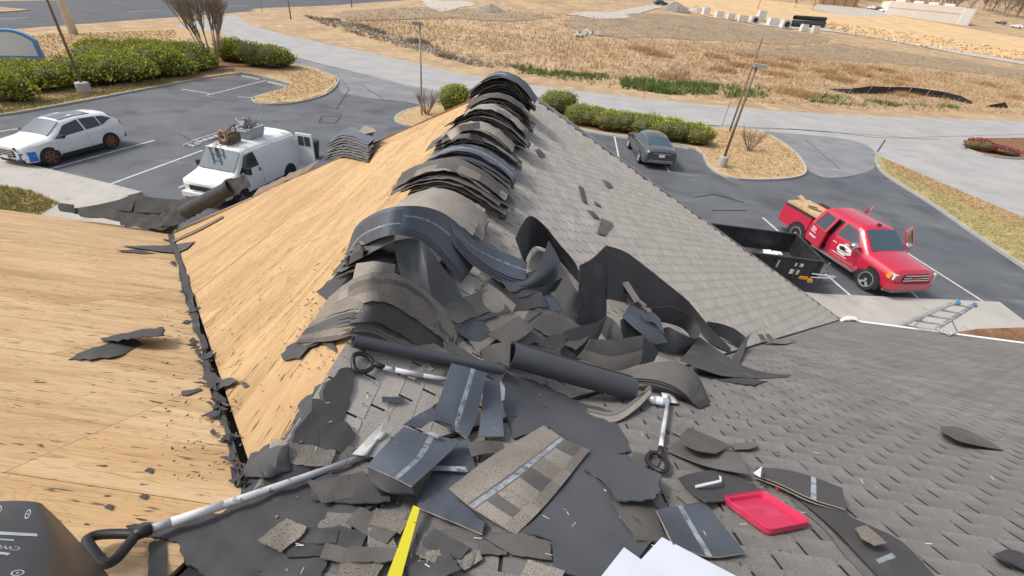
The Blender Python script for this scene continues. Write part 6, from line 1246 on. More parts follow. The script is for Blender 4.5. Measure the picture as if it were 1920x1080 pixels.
# water bottle
A, B = onS(1206, 745, .05), onS(1247, 754, .05); d = (B - A).normalized(); t = empty('water_bottle', A, 'clear plastic water bottle with white cap beside the shovel tip', 'bottle'); inv = Matrix.Translation(-A)
gl = plain('clear bottle plastic', (.62, .70, .78), .12, 0, 0, .8); gl.node_tree.nodes['Principled BSDF'].inputs['Transmission Weight'].default_value = .55
L_ = .155
mb = MB(); mb.lathe(A + d * .02, d, [(0, .011), (.012, .012), (.035, .027), (.06, .029), (.075, .026), (.09, .029), (L_ - .01, .029), (L_, .02), (L_, .001)], 18); o = mb.obj('body', gl, t, smooth=True); o.matrix_parent_inverse = inv
mb = MB(); mb.lathe(A, d, [(0, .001), (0, .013), (.02, .013), (.02, .001)], 14); o = mb.obj('cap', MT['white'], t); o.matrix_parent_inverse = inv
mb = MB(); mb.lathe(A + d * .085, d, [(0, .0298), (.045, .0298)], 18); o = mb.obj('paper_band', plain('pale bottle band', (.55, .62, .70), .5), t, smooth=True); o.matrix_parent_inverse = inv
# red tray
def rrect(h, ins, k=6):
    q = [onS(1360, 943, 0), onS(1438, 935, 0), onS(1509, 993, 0), onS(1428, 1015, 0)]; n = NM; e1 = ((q[1] - q[0]) + (q[2] - q[3])) / 2; e2 = ((q[3] - q[0]) + (q[2] - q[1])) / 2; c = sum(q, Vector()) / 4
    w, l = e1.length / 2 - ins, e2.length / 2 - ins; e1.normalize(); e2 = (e2 - e1 * e2.dot(e1)).normalized(); r = .028 - ins * .4; out = []
    for sx, sy, a0 in ((1, 1, 0), (-1, 1, 90), (-1, -1, 180), (1, -1, 270)):
        for i in range(k):
            a = R(a0 + 90 * i / (k - 1)); out.append(c + e1 * (sx * (w - r) + r * math.cos(a)) + e2 * (sy * (l - r) + r * math.sin(a)) + n * h)
    return out
rings = [rrect(.012, .006), rrect(.040, 0), rrect(.042, .004), rrect(.036, .006), rrect(.034, .014), rrect(.018, .018)]
vs = [p for r_ in rings for p in r_]; m = len(rings[0]); fs = [(i * m + j, i * m + (j + 1) % m, (i + 1) * m + (j + 1) % m, (i + 1) * m + j) for i in range(len(rings) - 1) for j in range(m)] + [tuple((len(rings) - 1) * m + j for j in range(m)), tuple(range(m - 1, -1, -1))]
c = rings[0][0].copy(); mt_ = MB(); mt_.add(vs, fs); red = mat('red plastic', (.55, .035, .095), (.50, .03, .085), 6, .4, c3=(.58, .10, .15), s3=9, a3=(.55, .8)); o = mt_.obj('tray', red, sharp=35, origin=c); fixn(o.data); o.data.set_sharp_from_angle(angle=R(35)); tagset(o, 'shallow red plastic tray with rounded corners lying on the shingles', 'tray')
mb = MB(); mb.lathe(onS(1457, 917, .01), (0, 0, 1), [(0, .008), (.006, .011), (.012, .008), (.014, .001)], 10); o = mb.obj('red_cap', red, origin=onS(1457, 917, 0)); tagset(o, 'tiny round red cap above the red tray', 'cap')
# yellow strip
surf('yellow_strip', [[(775, 950, .05), (752, 1012, .035), (724, 1088, .03)], [(787, 956, .05), (771, 1016, .035), (751, 1090, .03)]], [mat('yellow enamelled strip', (.62, .55, .03), (.55, .50, .03), 8, .45, c3=(.08, .08, .05), s3=60, a3=(.7, .74))], 'yellow tape measure blade running off the bottom edge', 'tape measure', th=.006, nu=3)
# white papers
wp = plain('white paper', (.58, .62, .70), .7)
flat('paper_sheet', [(1118, 1092), (1170, 1026), (1218, 1060), (1290, 1095)], .06, wp, 'white paper sheet at the bottom edge, lower left one', 'paper', jag=0, amp=.002, th=.001, step=20)
flat('paper_sheet', [(1186, 1066), (1241, 1007), (1392, 1086), (1380, 1098), (1190, 1100)], .075, wp, 'white paper sheet at the bottom edge, upper right one', 'paper', jag=0, amp=.003, th=.001, step=20)
flat('paper_sheet', [(1186, 1066), (1200, 1070), (1262, 1096), (1180, 1098)], .085, wp, 'cream corner of paper over the white sheets at the bottom edge', 'paper', jag=0, amp=.001, th=.001, step=20)
# wrapped roll in the bottom left corner, with its print
wl = [[(-80, 944, .22), (-10, 940, .24), (40, 939, .25), (72, 942, .25), (88, 953, .22), (112, 976, .14)], [(-80, 1000, .28), (-10, 1000, .29), (60, 1000, .29), (100, 1002, .28), (126, 1010, .22), (160, 1028, .1)], [(-80, 1100, .33), (-10, 1100, .34), (80, 1100, .33), (140, 1100, .28), (190, 1100, .17), (222, 1100, .04)]]
wr = surf('wrapped_roll', wl, [mat('dark printed wrap', (.050, .056, .068), (.040, .044, .053), 2, .45, spec=.4)], 'dark wrapped roofing roll with white print in the bottom left corner', 'roofing roll', nu=12, nv=24, th=.01)
def wh(x, y):
    # height of the wrap under a place in view, read off the lattice
    best = min((((q[0] - x) ** 2 + (q[1] - y) ** 2) ** -1 if (q[0] - x) ** 2 + (q[1] - y) ** 2 > 1 else 1, q[2]) for r_ in wl for q in r_)
    ws = [(1 / (1 + (q[0] - x) ** 2 + (q[1] - y) ** 2) ** 1.5, q[2]) for r_ in wl for q in r_]; return sum(a * b for a, b in ws) / sum(a for a, b in ws)
bpy.context.view_layer.update()
from mathutils.bvhtree import BVHTree
bv = BVHTree.FromPolygons([wr.location + v.co for v in wr.data.vertices], [tuple(p.vertices) for p in wr.data.polygons])
def onW(x, y):
    h = bv.ray_cast(CAM, ray(x, y).normalized()); return (h[0] - ray(x, y).normalized() * .0025) if h[0] is not None else onS(x, y, wh(x, y) + .004)
prn = mat('worn white print', (.42, .46, .50), (.30, .33, .37), 20, .7)
def printed(name, polys):
    mb = MB()
    for p in polys: mb.add([onW(*q) for q in p], [tuple(range(len(p)))])
    o = mb.obj(name, prn, wr); o.matrix_parent_inverse = Matrix.Translation(-wr.location); return o
def ringp(cx, cy, ax, ay, sk, w=.3, n=24):
    out = []
    for i in range(n):
        a0, a1 = 2 * math.pi * i / n, 2 * math.pi * (i + 1) / n; f = lambda a, r_: (cx + ax * r_ * math.cos(a) + sk * ay * r_ * math.sin(a), cy - ay * r_ * math.sin(a)); out.append([f(a0, 1), f(a1, 1), f(a1, 1 - w), f(a0, 1 - w)])
    return out
printed('print_circle', ringp(52, 964, 5, 9, .35) + [[(50, 963), (53, 962), (54, 965), (51, 966)]])
printed('print_circle', ringp(33, 1074, 13, 6, .6) + [[(30, 1073), (36, 1072), (36, 1075), (30, 1076)]]); printed('print_circle', ringp(-2, 956, 5, 8, .35))
printed('print_line', [[(0 + 10 * i, 996.5 + .55 * i), (10 + 10 * i, 997 + .55 * i), (10 + 10 * i, 1003 + .45 * i), (0 + 10 * i, 1002.5 + .45 * i)] for i in range(-2, 7)])
printed('print_line', [[(-10 + 9 * i, 1009 + .6 * i), (-1 + 9 * i, 1009.6 + .6 * i), (-1 + 9 * i, 1012.4 + .6 * i), (-10 + 9 * i, 1011.8 + .6 * i)] for i in range(0, 4)])
fc = bpy.data.curves.new('lettering', 'FONT'); fc.body = 'CWO'; fc.size = 1; fo = bpy.data.objects.new('lettering', fc); COL.objects.link(fo)
bpy.context.view_layer.update(); fm_ = bpy.data.meshes.new_from_object(fo.evaluated_get(bpy.context.evaluated_depsgraph_get())); bpy.data.objects.remove(fo)
for v in fm_.vertices:
    x, y = v.co.x, v.co.y; sx, sy = 41 - x * 20 - y * 0 + y * -9, 1026.2 - x * 2.2 + y * 9.5
    v.co = onW(sx, sy) - wr.location
fm_.materials.append(prn); o = link('lettering', fm_, wr); o.location = (0, 0, 0)
printed('print_line', [[(-10, 1033), (12, 1036), (14, 1040), (-10, 1039)], [(12, 1036), (20, 1037), (13, 1042), (11, 1040)]])
# nails and crumbs nobody could count
mb = MB()
for i in range(110):
    x, y = random.choice(((random.uniform(560, 1150), random.uniform(690, 1070)), (random.uniform(1150, 1900), random.uniform(700, 1070)), (random.uniform(860, 1300), random.uniform(520, 700))))
    p = onS(x, y, .022); a = random.uniform(0, 6.28); l = random.uniform(.006, .014); d_ = Vector((math.cos(a), math.sin(a), random.uniform(-.2, .6))).normalized(); mb.tube([p - d_ * l, p + d_ * l], random.uniform(.0008, .0016), 4)
o = mb.obj('roofing_nails', plain('bright nail steel', (.7, .7, .68), .4)); o['kind'] = 'stuff'
mb = MB()
for i in range(700):
    x, y = random.choice(((random.uniform(480, 1150), random.uniform(700, 1075)), (random.uniform(520, 700), random.uniform(500, 700)), (random.uniform(1150, 1500), random.uniform(720, 1060)), (random.uniform(860, 1250), random.uniform(500, 760)), (random.uniform(300, 460), random.uniform(450, 900))))
    p = onS(x, y, .012); s_ = random.uniform(.003, .011); mb.box(p, (s_, s_ * random.uniform(.5, 1), .003), Matrix.Rotation(random.uniform(0, 3), 3, 'Z'), random.randrange(2))
o = mb.obj('shingle_crumbs', [FE, GR]); o['kind'] = 'stuff'
# ---- ladder at the right eave, and the bent flashing
A, B, Cc, D = onG(1690, 612, 2.0), onG(1752, 621, 2.0), onG(1797, 567, 3.35), onG(1829, 572, 3.35)
t = empty('extension_ladder', (A + B) / 2 - Vector((0, 0, 2.0)), 'aluminium extension ladder with blue caps and a stand-off arm, rising over the right eave', 'ladder'); inv = Matrix.Translation(-t.location)
for p, q in ((A, Cc), (B, D)):
    d_ = (q - p); k = p.z / d_.z; foot = p - d_ * k; foot.z = .14; mb = MB(); w_ = (B - A).normalized(); n_ = d_.normalized().cross(w_); rot = Matrix((d_.normalized(), w_, n_)).transposed(); mb.box((foot + q) / 2, ((q - foot).length, .035, .085), rot); o = mb.obj('rail', MT['alu'], t); o.matrix_parent_inverse = inv
    mb = MB(); mb.box(q, (.06, .05, .095), rot); o = mb.obj('rail_cap', plain('blue cap', (.07, .22, .42), .5), t); o.matrix_parent_inverse = inv
for i in range(11):
    f = .93 - i * .22
    mb = MB(); mb.tube([A.lerp(Cc, f), B.lerp(D, f)], .028, 6); o = mb.obj('rung', MT['alu'], t); o.matrix_parent_inverse = inv
mb = MB(); s1, s2 = A.lerp(Cc, .45), B.lerp(D, .45); e1 = onS(1780, 628, .05); e2 = onS(1712, 612, .05)
mb.tube([s2, onS(1795, 622, .06), e1, B.lerp(D, .1)], .022, 6); mb.tube([s1, e2, A.lerp(Cc, .05)], .022, 6); o = mb.obj('standoff_arm', MT['white'], t); o.matrix_parent_inverse = inv
surf('bent_flashing', [[(1574, 600, .03), (1588, 592, .14), (1605, 594, .12), (1612, 601, .03)], [(1578, 603, .01), (1590, 599, .06), (1604, 600, .06), (1610, 604, .02)]], [MT['white']], 'bent white flashing at the foot of the right-hand valley', 'flashing')
# ------------------------------------------------------------ shrubs, trees, poles and far things
MT['hedge'] = mat('yellow green juniper sprays', (.50, .50, .09), (.36, .40, .07), 1.6, .75, tint=.55, spec=.2)
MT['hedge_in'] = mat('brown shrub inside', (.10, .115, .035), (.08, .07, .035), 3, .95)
MT['twig'] = mat('grey brown twigs', (.22, .165, .125), (.30, .24, .19), 4, .9); MT['twig_r'] = mat('reddish dry twigs', (.26, .165, .11), (.20, .13, .09), 4, .9)
MT['bark'] = mat('pale smooth bark', (.36, .28, .21), (.27, .20, .15), 3, .85); MT['pink'] = mat('pink blossom', (.50, .03, .12), (.30, .02, .07), 6, .7, tint=.4)
MT['wood'] = mat('weathered pole wood', (.25, .185, .125), (.18, .13, .09), 5, .9, stretch=(1, 1, .1)); MT['polegrey'] = plain('grey lamp pole', (.33, .31, .28), .6); MT['polewhite'] = mat('pale concrete pole', (.62, .60, .57), (.52, .50, .47), 2, .8)
CN = MT['concrete']
def bush(px_, wpx, h, label, group=None, m='hedge', n=900, z=.11, name='shrub', cat='shrub', sq=1.0, leaf=.17, core=True):
    c = onG(*px_, z); dist = (c - CAM).length; r = wpx / 2 * dist / F; c.y += r * .35; c.x += 0; t = empty(name, (c.x, c.y, z), label, cat, group)
    lobes = [(random.uniform(-.45, .45) * r, random.uniform(-.4, .4) * r * sq, random.uniform(.35, .62) * h, random.uniform(.5, .72) * r, random.uniform(.36, .5) * h) for _ in range(8)] + [(0, 0, .45 * h, .85 * r, .52 * h)]
    vs = []; fs = []; ti = []
    n = int(n * 2.8); leaf *= .56
    for k in range(n):
        lx, ly, lz, lr, lh = random.choice(lobes); th = random.uniform(0, 2 * math.pi); u = random.uniform(-.55, 1); s_ = math.sqrt(max(0, 1 - u * u)); q = random.uniform(.80, 1.06)
        nrm = Vector((s_ * math.cos(th), s_ * math.sin(th), u)); p = Vector((lx + lr * nrm.x * q, ly + lr * sq * nrm.y * q, max(.06, lz + lh * nrm.z * q)))
        # a spray: three narrow blades leaning outward and along
        d0 = (nrm * .7 + Vector((random.uniform(-1, 1), random.uniform(-1, 1), random.uniform(-.1, .6)))).normalized(); tt = min(1, max(0, .25 + .45 * random.random() + .3 * nrm.z))
        for b in range(4):
            d_ = (d0 + Vector((random.uniform(-.5, .5), random.uniform(-.5, .5), random.uniform(-.3, .4)))).normalized(); sd_ = d_.cross(Vector((random.random(), random.random(), random.random() + .1))).normalized(); L_ = leaf * random.uniform(.7, 1.7); w = L_ * .2
            i = len(vs); vs += [p - sd_ * w, p + sd_ * w, p + d_ * L_ * .7 + sd_ * w * .9, p + d_ * L_, p + d_ * L_ * .7 - sd_ * w * .9]; fs.append((i, i + 1, i + 2, i + 3, i + 4)); ti.append(min(1, max(0, random.gauss(.5, .22))))
    link('foliage', mesh('foliage', vs, fs, MT[m], tint=ti), t)
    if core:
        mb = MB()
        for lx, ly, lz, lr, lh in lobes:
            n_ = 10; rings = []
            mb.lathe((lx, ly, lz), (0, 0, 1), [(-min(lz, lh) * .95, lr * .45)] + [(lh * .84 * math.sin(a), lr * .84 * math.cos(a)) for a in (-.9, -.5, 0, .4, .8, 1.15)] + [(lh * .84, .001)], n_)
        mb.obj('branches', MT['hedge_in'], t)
    return t
def twiggy(mb, p, d, L_, r, depth, spread, k=3, up=.15):
    q = p + d * L_; m = (p + q) / 2 + Vector((random.uniform(-1, 1), random.uniform(-1, 1), 0)) * L_ * .05
    mb.tube([p, m, q], [r, r * .85, r * .65], 5 if r > .03 else 3, caps=False)
    if depth == 0: return
    for i in range(k):
        nd = (d + Vector((random.uniform(-1, 1), random.uniform(-1, 1), random.uniform(-.3, .6))) * spread + Vector((0, 0, up))).normalized()
        twiggy(mb, p + d * L_ * random.uniform(.55, 1), nd, L_ * random.uniform(.55, .8), r * .58, depth - 1, spread, k, up)
HG_ = 'hedge shrubs by the left island'
for a in (((140, 160), 100, 1.80, 'rounded green shrub behind the left lamp pole'), ((212, 152), 105, 1.94, 'broad green shrub in the long left hedge, right of the left lamp pole'), ((276, 144), 100, 2.09, 'tall green shrub in the long left hedge, near its middle'), ((330, 132), 95, 2.16, 'green shrub at the right end of the long left hedge, next to the bare tree'), ((180, 118), 90, 1.58, 'green shrub in the back row of the left hedge, left one'), ((262, 112), 95, 1.58, 'green shrub in the back row of the left hedge, right one'),
          ((28, 170), 95, 1.53, 'green shrub in front of the blue and white sign'), ((4, 192), 60, 1.53, 'low green shrub cut by the left edge below the sign'), ((72, 164), 46, 0.90, 'small green shrub between the sign and the left lamp pole')):
    bush(a[0], a[1], a[2], a[3], HG_, n=1500 if a[1] > 80 else 900, leaf=.24, sq=.8)
bush((437, 116), 50, 2.1, 'small green shrub just right of the bare multi-stem tree', HG_, n=800, leaf=.22); bush((492, 126), 82, 2.0, 'wide green shrub at the right end of the mulch bed by the bare tree', HG_, n=1200, leaf=.22, sq=.8)
bush((850, 212), 62, 2.0, 'rounded green shrub showing left of the far end of the ridge', n=900, leaf=.17)
RH = 'hedge shrubs above the dark sedan'
for i, a in enumerate((((1042, 212), 74, 1.7, 'taller rounded shrub at the left end of the right hedge'), ((1100, 236), 80, 1.5, 'second shrub from the left in the right hedge'), ((1152, 246), 78, 1.5, 'right-hedge shrub just left of the dark sedan nose'), ((1203, 254), 80, 1.5, 'right-hedge shrub directly ahead of the dark sedan'), ((1256, 264), 80, 1.5, 'right-hedge shrub just right of the dark sedan'), ((1302, 271), 68, 1.4, 'last shrub at the right end of the right hedge'))):
    bush(a[0], a[1], a[2], a[3], RH, n=1100, leaf=.15, sq=.8)
bush((1838, 283), 34, 1.0, 'pink flowering shrub on the left of the round bed', 'flowering shrubs in the round bed', 'pink', 350, .13, leaf=.12); bush((1886, 290), 40, .6, 'low pink flowering shrub on the right of the round bed', 'flowering shrubs in the round bed', 'pink', 350, .13, leaf=.12)
def bareshrub(px_, r, h, m, label, n=26, z=.11):
    c = onG(*px_, z); t = empty('bare_shrub', c, label, 'shrub'); mb = MB()
    for i in range(n):
        a = random.uniform(0, 6.28); rr = random.uniform(.3, 1); d_ = Vector((math.cos(a) * r * rr, math.sin(a) * r * rr, h * random.uniform(.6, 1))); L_ = d_.length * .5; twiggy(mb, Vector((math.cos(a) * .1, math.sin(a) * .1, 0)), d_.normalized(), L_, .02, 2, .35, 3)
    mb.obj('twigs', MT[m], t)
bareshrub((800, 214), 1.3, 1.9, 'twig_r', 'reddish dry shrub at the foot of the middle lamp post')
bareshrub((1405, 283), 1.4, 1.9, 'twig', 'grey leafless shrub on the straw island right of the leaning lamp post'); bareshrub((1862, 282), .7, .9, 'twig', 'small dry shrub between the two pink ones', 12, .13); bareshrub((86, 160), .9, 1.6, 'twig', 'brown dry shrub between the sign and the hedge', 18)
# bare multi-stem tree
c = onG(402, 124, .11); t = empty('bare_tree', c, 'bare multi-stemmed tree fanning out between the left hedges', 'tree'); mb = MB(); mt2 = MB()
for i in range(13):
    a = 2 * math.pi * i / 13 + random.uniform(-.2, .2); o_ = random.uniform(.28, .68); d_ = Vector((math.cos(a) * o_ * .75, math.sin(a) * o_ * .75, 1)).normalized(); p0 = Vector((math.cos(a) * .25, math.sin(a) * .25, 0)); L_ = random.uniform(2.4, 3.2); q = p0 + d_ * L_
    mb.tube([p0, p0.lerp(q, .5) + Vector((random.uniform(-.1, .1), random.uniform(-.1, .1), 0)), q], [.10, .075, .055], 6)
    for j in range(5): twiggy(mt2, q, (d_ + Vector((random.uniform(-.25, .25), random.uniform(-.35, .35), .2))).normalized(), random.uniform(1.1, 1.6), .042, 4, .34, 3, .12)
mb.obj('trunk', MT['bark'], t, smooth=True); mt2.obj('crown', MT['twig'], t)
# poles
def height_to(base, py):
    h = .5
    while h < 14:
        if pj(base + Vector((0, 0, h)))[1] < py: break
        h += .05
    return h
def lamp(px_, toppx, label, r=.07, drum=None, head=True, m='polegrey', maxh=9, hdir=(-.5, -.2), cat='lamp post', name='lamp_post'):
    c = onG(*px_, .1); h = height_to(c, toppx) if toppx is not None else maxh; t = empty(name, c, label, cat)
    z0 = 0
    if drum: mb = MB(); mb.lathe((0, 0, -.1), (0, 0, 1), [(0, drum), (.75, drum * .95), (.78, drum * .85), (.78, .001)], 18); mb.obj('footing', CN, t, sharp=40); z0 = .66
    mb = MB(); mb.tube([(0, 0, z0), (0, 0, h)], [r, r * .75], 10); mb.obj('pole', MT[m], t, smooth=True)
    if head:
        mb = MB(); hd = Vector((hdir[0], hdir[1], 0)); mb.box(Vector((0, 0, h + .06)) + hd * .35, (.75, .42, .18), Matrix.Rotation(math.atan2(hdir[1], hdir[0]), 3, 'Z')); mb.obj('lamp_head', MT['polegrey'], t)
    return t
lamp((160, 174), None, 'thin lamp pole on a concrete drum in front of the left hedge', .085, .42, False, 'wood'); lamp((791, 216), 47, 'middle lamp post with a small box head, left of the ridge end', .075)
lamp((1352, 312), 126, 'leaning-looking lamp post with box head on the right straw island', .085, .32, True, 'wood', hdir=(.5, -.1))
lamp((1368, 246), 72, 'taller thin wooden pole just behind the right lamp post', .075, None, False, 'wood', cat='pole', name='utility_pole')
lamp((139, 64), None, 'thick pale concrete utility pole beside the main road', .42, None, False, 'polewhite', 12, cat='pole', name='utility_pole'); lamp((546, 38), None, 'short wooden post beside the road mouth', .13, None, False, 'wood', 7, cat='pole', name='utility_pole'); lamp((492, 23), None, 'thin grey sign post at the side road mouth', .05, None, False, 'polegrey', 5, cat='post', name='sign_post')
lamp((660, 17), None, 'wooden pole by the main road edge near the top of the picture', .17, None, False, 'wood', 8, cat='pole', name='utility_pole')
for p_, hh, lb in (((1206, 186), 2.2, 'thin stake in the weeds, left of the others'), ((1354, 236), 3.2, 'thin stake standing at the road edge behind the right lamp post'), ((1215, 150), 2.5, 'thin stake farther back in the dry field')):
    c = onT(*p_); t = MB(); t.tube([(0, 0, 0), (0, 0, hh)], .035, 5); o = t.obj('stake', MT['twig']); o.location = c; tagset(o, lb, 'stake')
# monument sign
c = onG(52, 132, .11); t = empty('monument_sign', c, 'blue and white roadside sign on a grey base at the left edge', 'sign', None, R(38)); t.scale = (.8, .8, .82); mb = MB()
n = 12; top = [(-1.6 + 3.2 * i / n, 2.9 + 1.0 * (i / n) ** .5 - 1.3 * (i / n) ** 3) for i in range(n + 1)]; ol = [(-1.6, 1.15), (1.6, 1.15)] + list(reversed(top)); k = len(ol)
mb.add([(x, -.4, z) for x, z in ol] + [(x, .4, z) for x, z in ol], [tuple(range(k - 1, -1, -1)), tuple(range(k, 2 * k))] + [(i, (i + 1) % k, (i + 1) % k + k, i + k) for i in range(k)], 0); o = mb.obj('cabinet', [plain('blue sign edge', (.10, .26, .52), .4)], t); fixn(o.data)
mb = MB(); ol2 = [(x * .86 - .05, 1.3 + (z - 1.15) * .84) for x, z in ol]; mb.add([(x, -.42, z) for x, z in ol2] + [(x, -.405, z) for x, z in ol2], [tuple(range(k - 1, -1, -1)), tuple(range(k, 2 * k))] + [(i, (i + 1) % k, (i + 1) % k + k, i + k) for i in range(k)]); o = mb.obj('sign_face', plain('pale sign face', (.60, .66, .70), .4), t); fixn(o.data)
mb = MB(); mb.box((0, 0, .5), (2.9, .6, 1.0)); mb.obj('base', mat('grey block base', (.34, .33, .32), (.27, .26, .26), 6, .9), t); mb = MB(); mb.box((0, 0, 1.075), (3.3, .86, .14)); mb.obj('ledge', MT['concrete_road'], t); mb = MB(); mb.box((-.4, -.36, .62), (1.3, .04, .3)); mb.obj('name_panel', MT['white'], t)
# silt fence
pts = [(1555, 168), (1590, 176), (1625, 176), (1660, 176), (1700, 177), (1735, 180), (1765, 184), (1795, 190), (1824, 196)]
W_ = [onT(*p) for p in pts]; t = empty('silt_fence', W_[0], 'sagging black silt fence with pale stakes in the dry field', 'fence'); inv = Matrix.Translation(-W_[0]); hs_ = [.1, .7, 1.1, 1.05, 1.1, 1.0, .95, .85, .3]
grid = [[w + Vector((0, 0, .02 + h * j / 3)) + Vector((0, .12 * math.sin(i * 1.7), 0)) * (j / 3) for i, (w, h) in enumerate(zip(W_, hs_))] for j in range(4)]
mb = MB(); vs = [p for r_ in grid for p in r_]; m = len(W_); mb.add(vs + [v + Vector((0, .02, 0)) for v in vs], [(j * m + i, j * m + i + 1, (j + 1) * m + i + 1, (j + 1) * m + i) for j in range(3) for i in range(m - 1)] + [(len(vs) + (j + 1) * m + i, len(vs) + (j + 1) * m + i + 1, len(vs) + j * m + i + 1, len(vs) + j * m + i) for j in range(3) for i in range(m - 1)])
o = mb.obj('fabric', plain('black fence fabric', (.028, .028, .032), .7), t); o.matrix_parent_inverse = inv
for i in range(1, m - 1):
    mb = MB(); mb.tube([W_[i] + Vector((-.1, -.1, 0)), W_[i] + Vector((.25, -.06, hs_[i] + .15))], .035, 5); o = mb.obj('stake', MT['concrete_road'], t); o.matrix_parent_inverse = inv
W2 = [onT(1848, 200), onT(1872, 202), onT(1890, 203)]; mb = MB(); mb.add([W2[0], W2[1], W2[2], W2[2] + Vector((0, 0, .1)), W2[1] + Vector((.5, 0, .9)), W2[0] + Vector((0, 0, .15))] + [p + Vector((0, .04, 0)) for p in (W2[0], W2[1], W2[2], W2[2] + Vector((0, 0, .1)), W2[1] + Vector((.5, 0, .9)), W2[0] + Vector((0, 0, .15)))], [(0, 1, 4, 5), (1, 2, 3, 4), (6, 11, 10, 7), (7, 10, 9, 8), (0, 5, 11, 6), (5, 4, 10, 11), (4, 3, 9, 10)]); o = mb.obj('fence_remnant', plain('black torn fabric', (.03, .03, .034), .7), origin=W2[1]); tagset(o, 'short torn peak of black fabric at the right end of the silt fence', 'fence')
# precast concrete and pipes
CB = mat('pale precast concrete', (.66, .64, .60), (.55, .53, .50), .8, .85)
rowdir = (onT(1535, 60) - onT(1330, 30)); rowang = math.atan2(rowdir.y, rowdir.x)
def block(px_, w, dp, h, label, hole=False, lift=0, rz=0.0, group='precast concrete pieces in the field'):
    c = onT(*px_); t = empty('concrete_block', c + Vector((0, 0, lift)), label, 'concrete block', group, rowang + rz)
    mb = MB(); mb.hexa([(-w / 2, -dp / 2, 0), (w / 2, -dp / 2, 0), (w / 2, dp / 2, 0), (-w / 2, dp / 2, 0)], [(-w * .46, -dp * .46, h), (w * .46, -dp * .46, h), (w * .46, dp * .46, h), (-w * .46, dp * .46, h)]); mb.obj('body', CB, t)
    if hole:
        mb = MB(); mb.lathe((0, -dp / 2 - .02 + .04, h * .48), (0, -1, 0), [(0, h * .36), (.09, h * .36), (.09, h * .3), (-.0, h * .28), (-.0, .001)], 16); mb.obj('pipe_opening', [plain('dark opening', (.05, .05, .05), .9)], t)
for a in (((1322, 28), 2.0, 2, 1.9, 'stacked slatted concrete piece at the left of the precast row'), ((1347, 33), 2.3, 2, 1.7, 'precast box, second from the left in the row'), ((1368, 37), 2.2, 2, 1.6, 'precast box, third from the left in the row'), ((1390, 41), 2.8, 2, 1.7, 'precast box, left of the one with a round opening at its side'), ((1412, 44), 2.6, 2, 1.9, 'precast box with a small round opening, mid row', True), ((1424, 40), 2.4, 2, 2.9, 'tallest precast box in the middle of the row'), ((1447, 48), 3.0, 2.2, 2.0, 'long low precast box left of the open-ended one'), ((1470, 53), 2.6, 2.2, 2.2, 'precast box with a big dark round opening beside the black pipes', True), ((1505, 59), 1.9, 1.6, 1.9, 'squat pale precast piece in front of the black pipes, left one'), ((1526, 62), 1.9, 1.6, 1.9, 'squat pale precast piece in front of the black pipes, right one')):
    block(*a)
for i, (p_, q_, l) in enumerate((((1482, 50), (1542, 52), 0), ((1484, 46), (1544, 48), .0), ((1486, 44), (1543, 47), 1.1))):
    A, B = onT(*p_), onT(*q_); A.z += .65 + l; B.z += .65 + l; mb = MB(); d_ = (B - A).normalized(); mb.lathe(A, d_, [(0, .5), (0, .65), ((B - A).length, .65), ((B - A).length, .5), (.1, .5)], 16); o = mb.obj('black_pipe', plain('black drain pipe', (.022, .024, .03), .5), sharp=40, origin=A - Vector((0, 0, .65))); tagset(o, ('front', 'rear', 'uppermost')[i] + ' long black drain pipe beside the precast concrete', 'pipe')
for i, (p_, w, h, lb) in enumerate((((1265, 20), 11, 2.2, 'grey gravel heap left of the precast row'), ((1305, 22), 7, 1.4, 'smaller pale gravel heap next to the grey one'), ((920, 22), 9, 1.5, 'grey rubble heap in the far dry field'))):
    c = onT(*p_); mb = MB(); vs = []; n1 = 16
    mb.lathe((0, 0, 0), (0, 0, 1), [(-.3, w * .5), (h * .4, w * .32), (h * .8, w * .14), (h, .01)], n1); mb.v = [v + Vector((random.uniform(-.3, .3), random.uniform(-.3, .3), random.uniform(-.1, .1))) for v in mb.v]; o = mb.obj('gravel_heap', MT['gravel'] if i == 1 else mat('grey gravel heap', (.30, .27, .24), (.2, .18, .16), 1.5, .95)); o.location = c; o.scale = (1, .6, 1); tagset(o, lb, 'heap')
# warehouse
A, B, Cc = onT(1661, 26), onT(1806, 47), onT(1846, 48); ex = (B - A); ex.z = 0; Lx = ex.length; ex.normalize(); ey = Vector((-ex.y, ex.x, 0)); ey = ey if ey.y > 0 else -ey; zb = min(A.z, B.z) - .5; H_ = 5.2; Dp = 17
t = empty('warehouse', Vector((A.x, A.y, zb)), 'long low white warehouse near the top right corner', 'building'); inv = Matrix.Translation(-t.location)
def wpart(name, o_, sx, sy, sz, m):
    p = [A + ex * (o_[0] + a * sx) + ey * (o_[1] + b * sy) for a, b in ((0, 0), (1, 0), (1, 1), (0, 1))]; mb = MB(); mb.hexa([Vector((v.x, v.y, zb + o_[2])) for v in p], [Vector((v.x, v.y, zb + o_[2] + sz)) for v in p]); o = mb.obj(name, m, t); fixn(o.data); o.matrix_parent_inverse = inv; return o
zt_ = max(A.z, B.z) + 5.4 - zb
wm_ = mat('cream warehouse wall', (.80, .74, .66), (.76, .70, .62), .2, .8); wpart('wall', (0, 0, 0), Lx * .92, Dp, zt_, wm_); wpart('end_wall', (Lx * .92 + .02, -.3, 0), Lx * .14, Dp, zt_ - .3, plain('white end wall', (.75, .74, .71), .8)); wpart('wall_band', (0, -.06, zt_ * .62), Lx * .92, .05, .25, plain('pale tan band', (.5, .44, .37), .8))
for f in (.1, .33, .52, .72): wpart('roof_unit', (Lx * f, 4, zt_ + .01), 3.2, 3, 1.1, MT['white'])
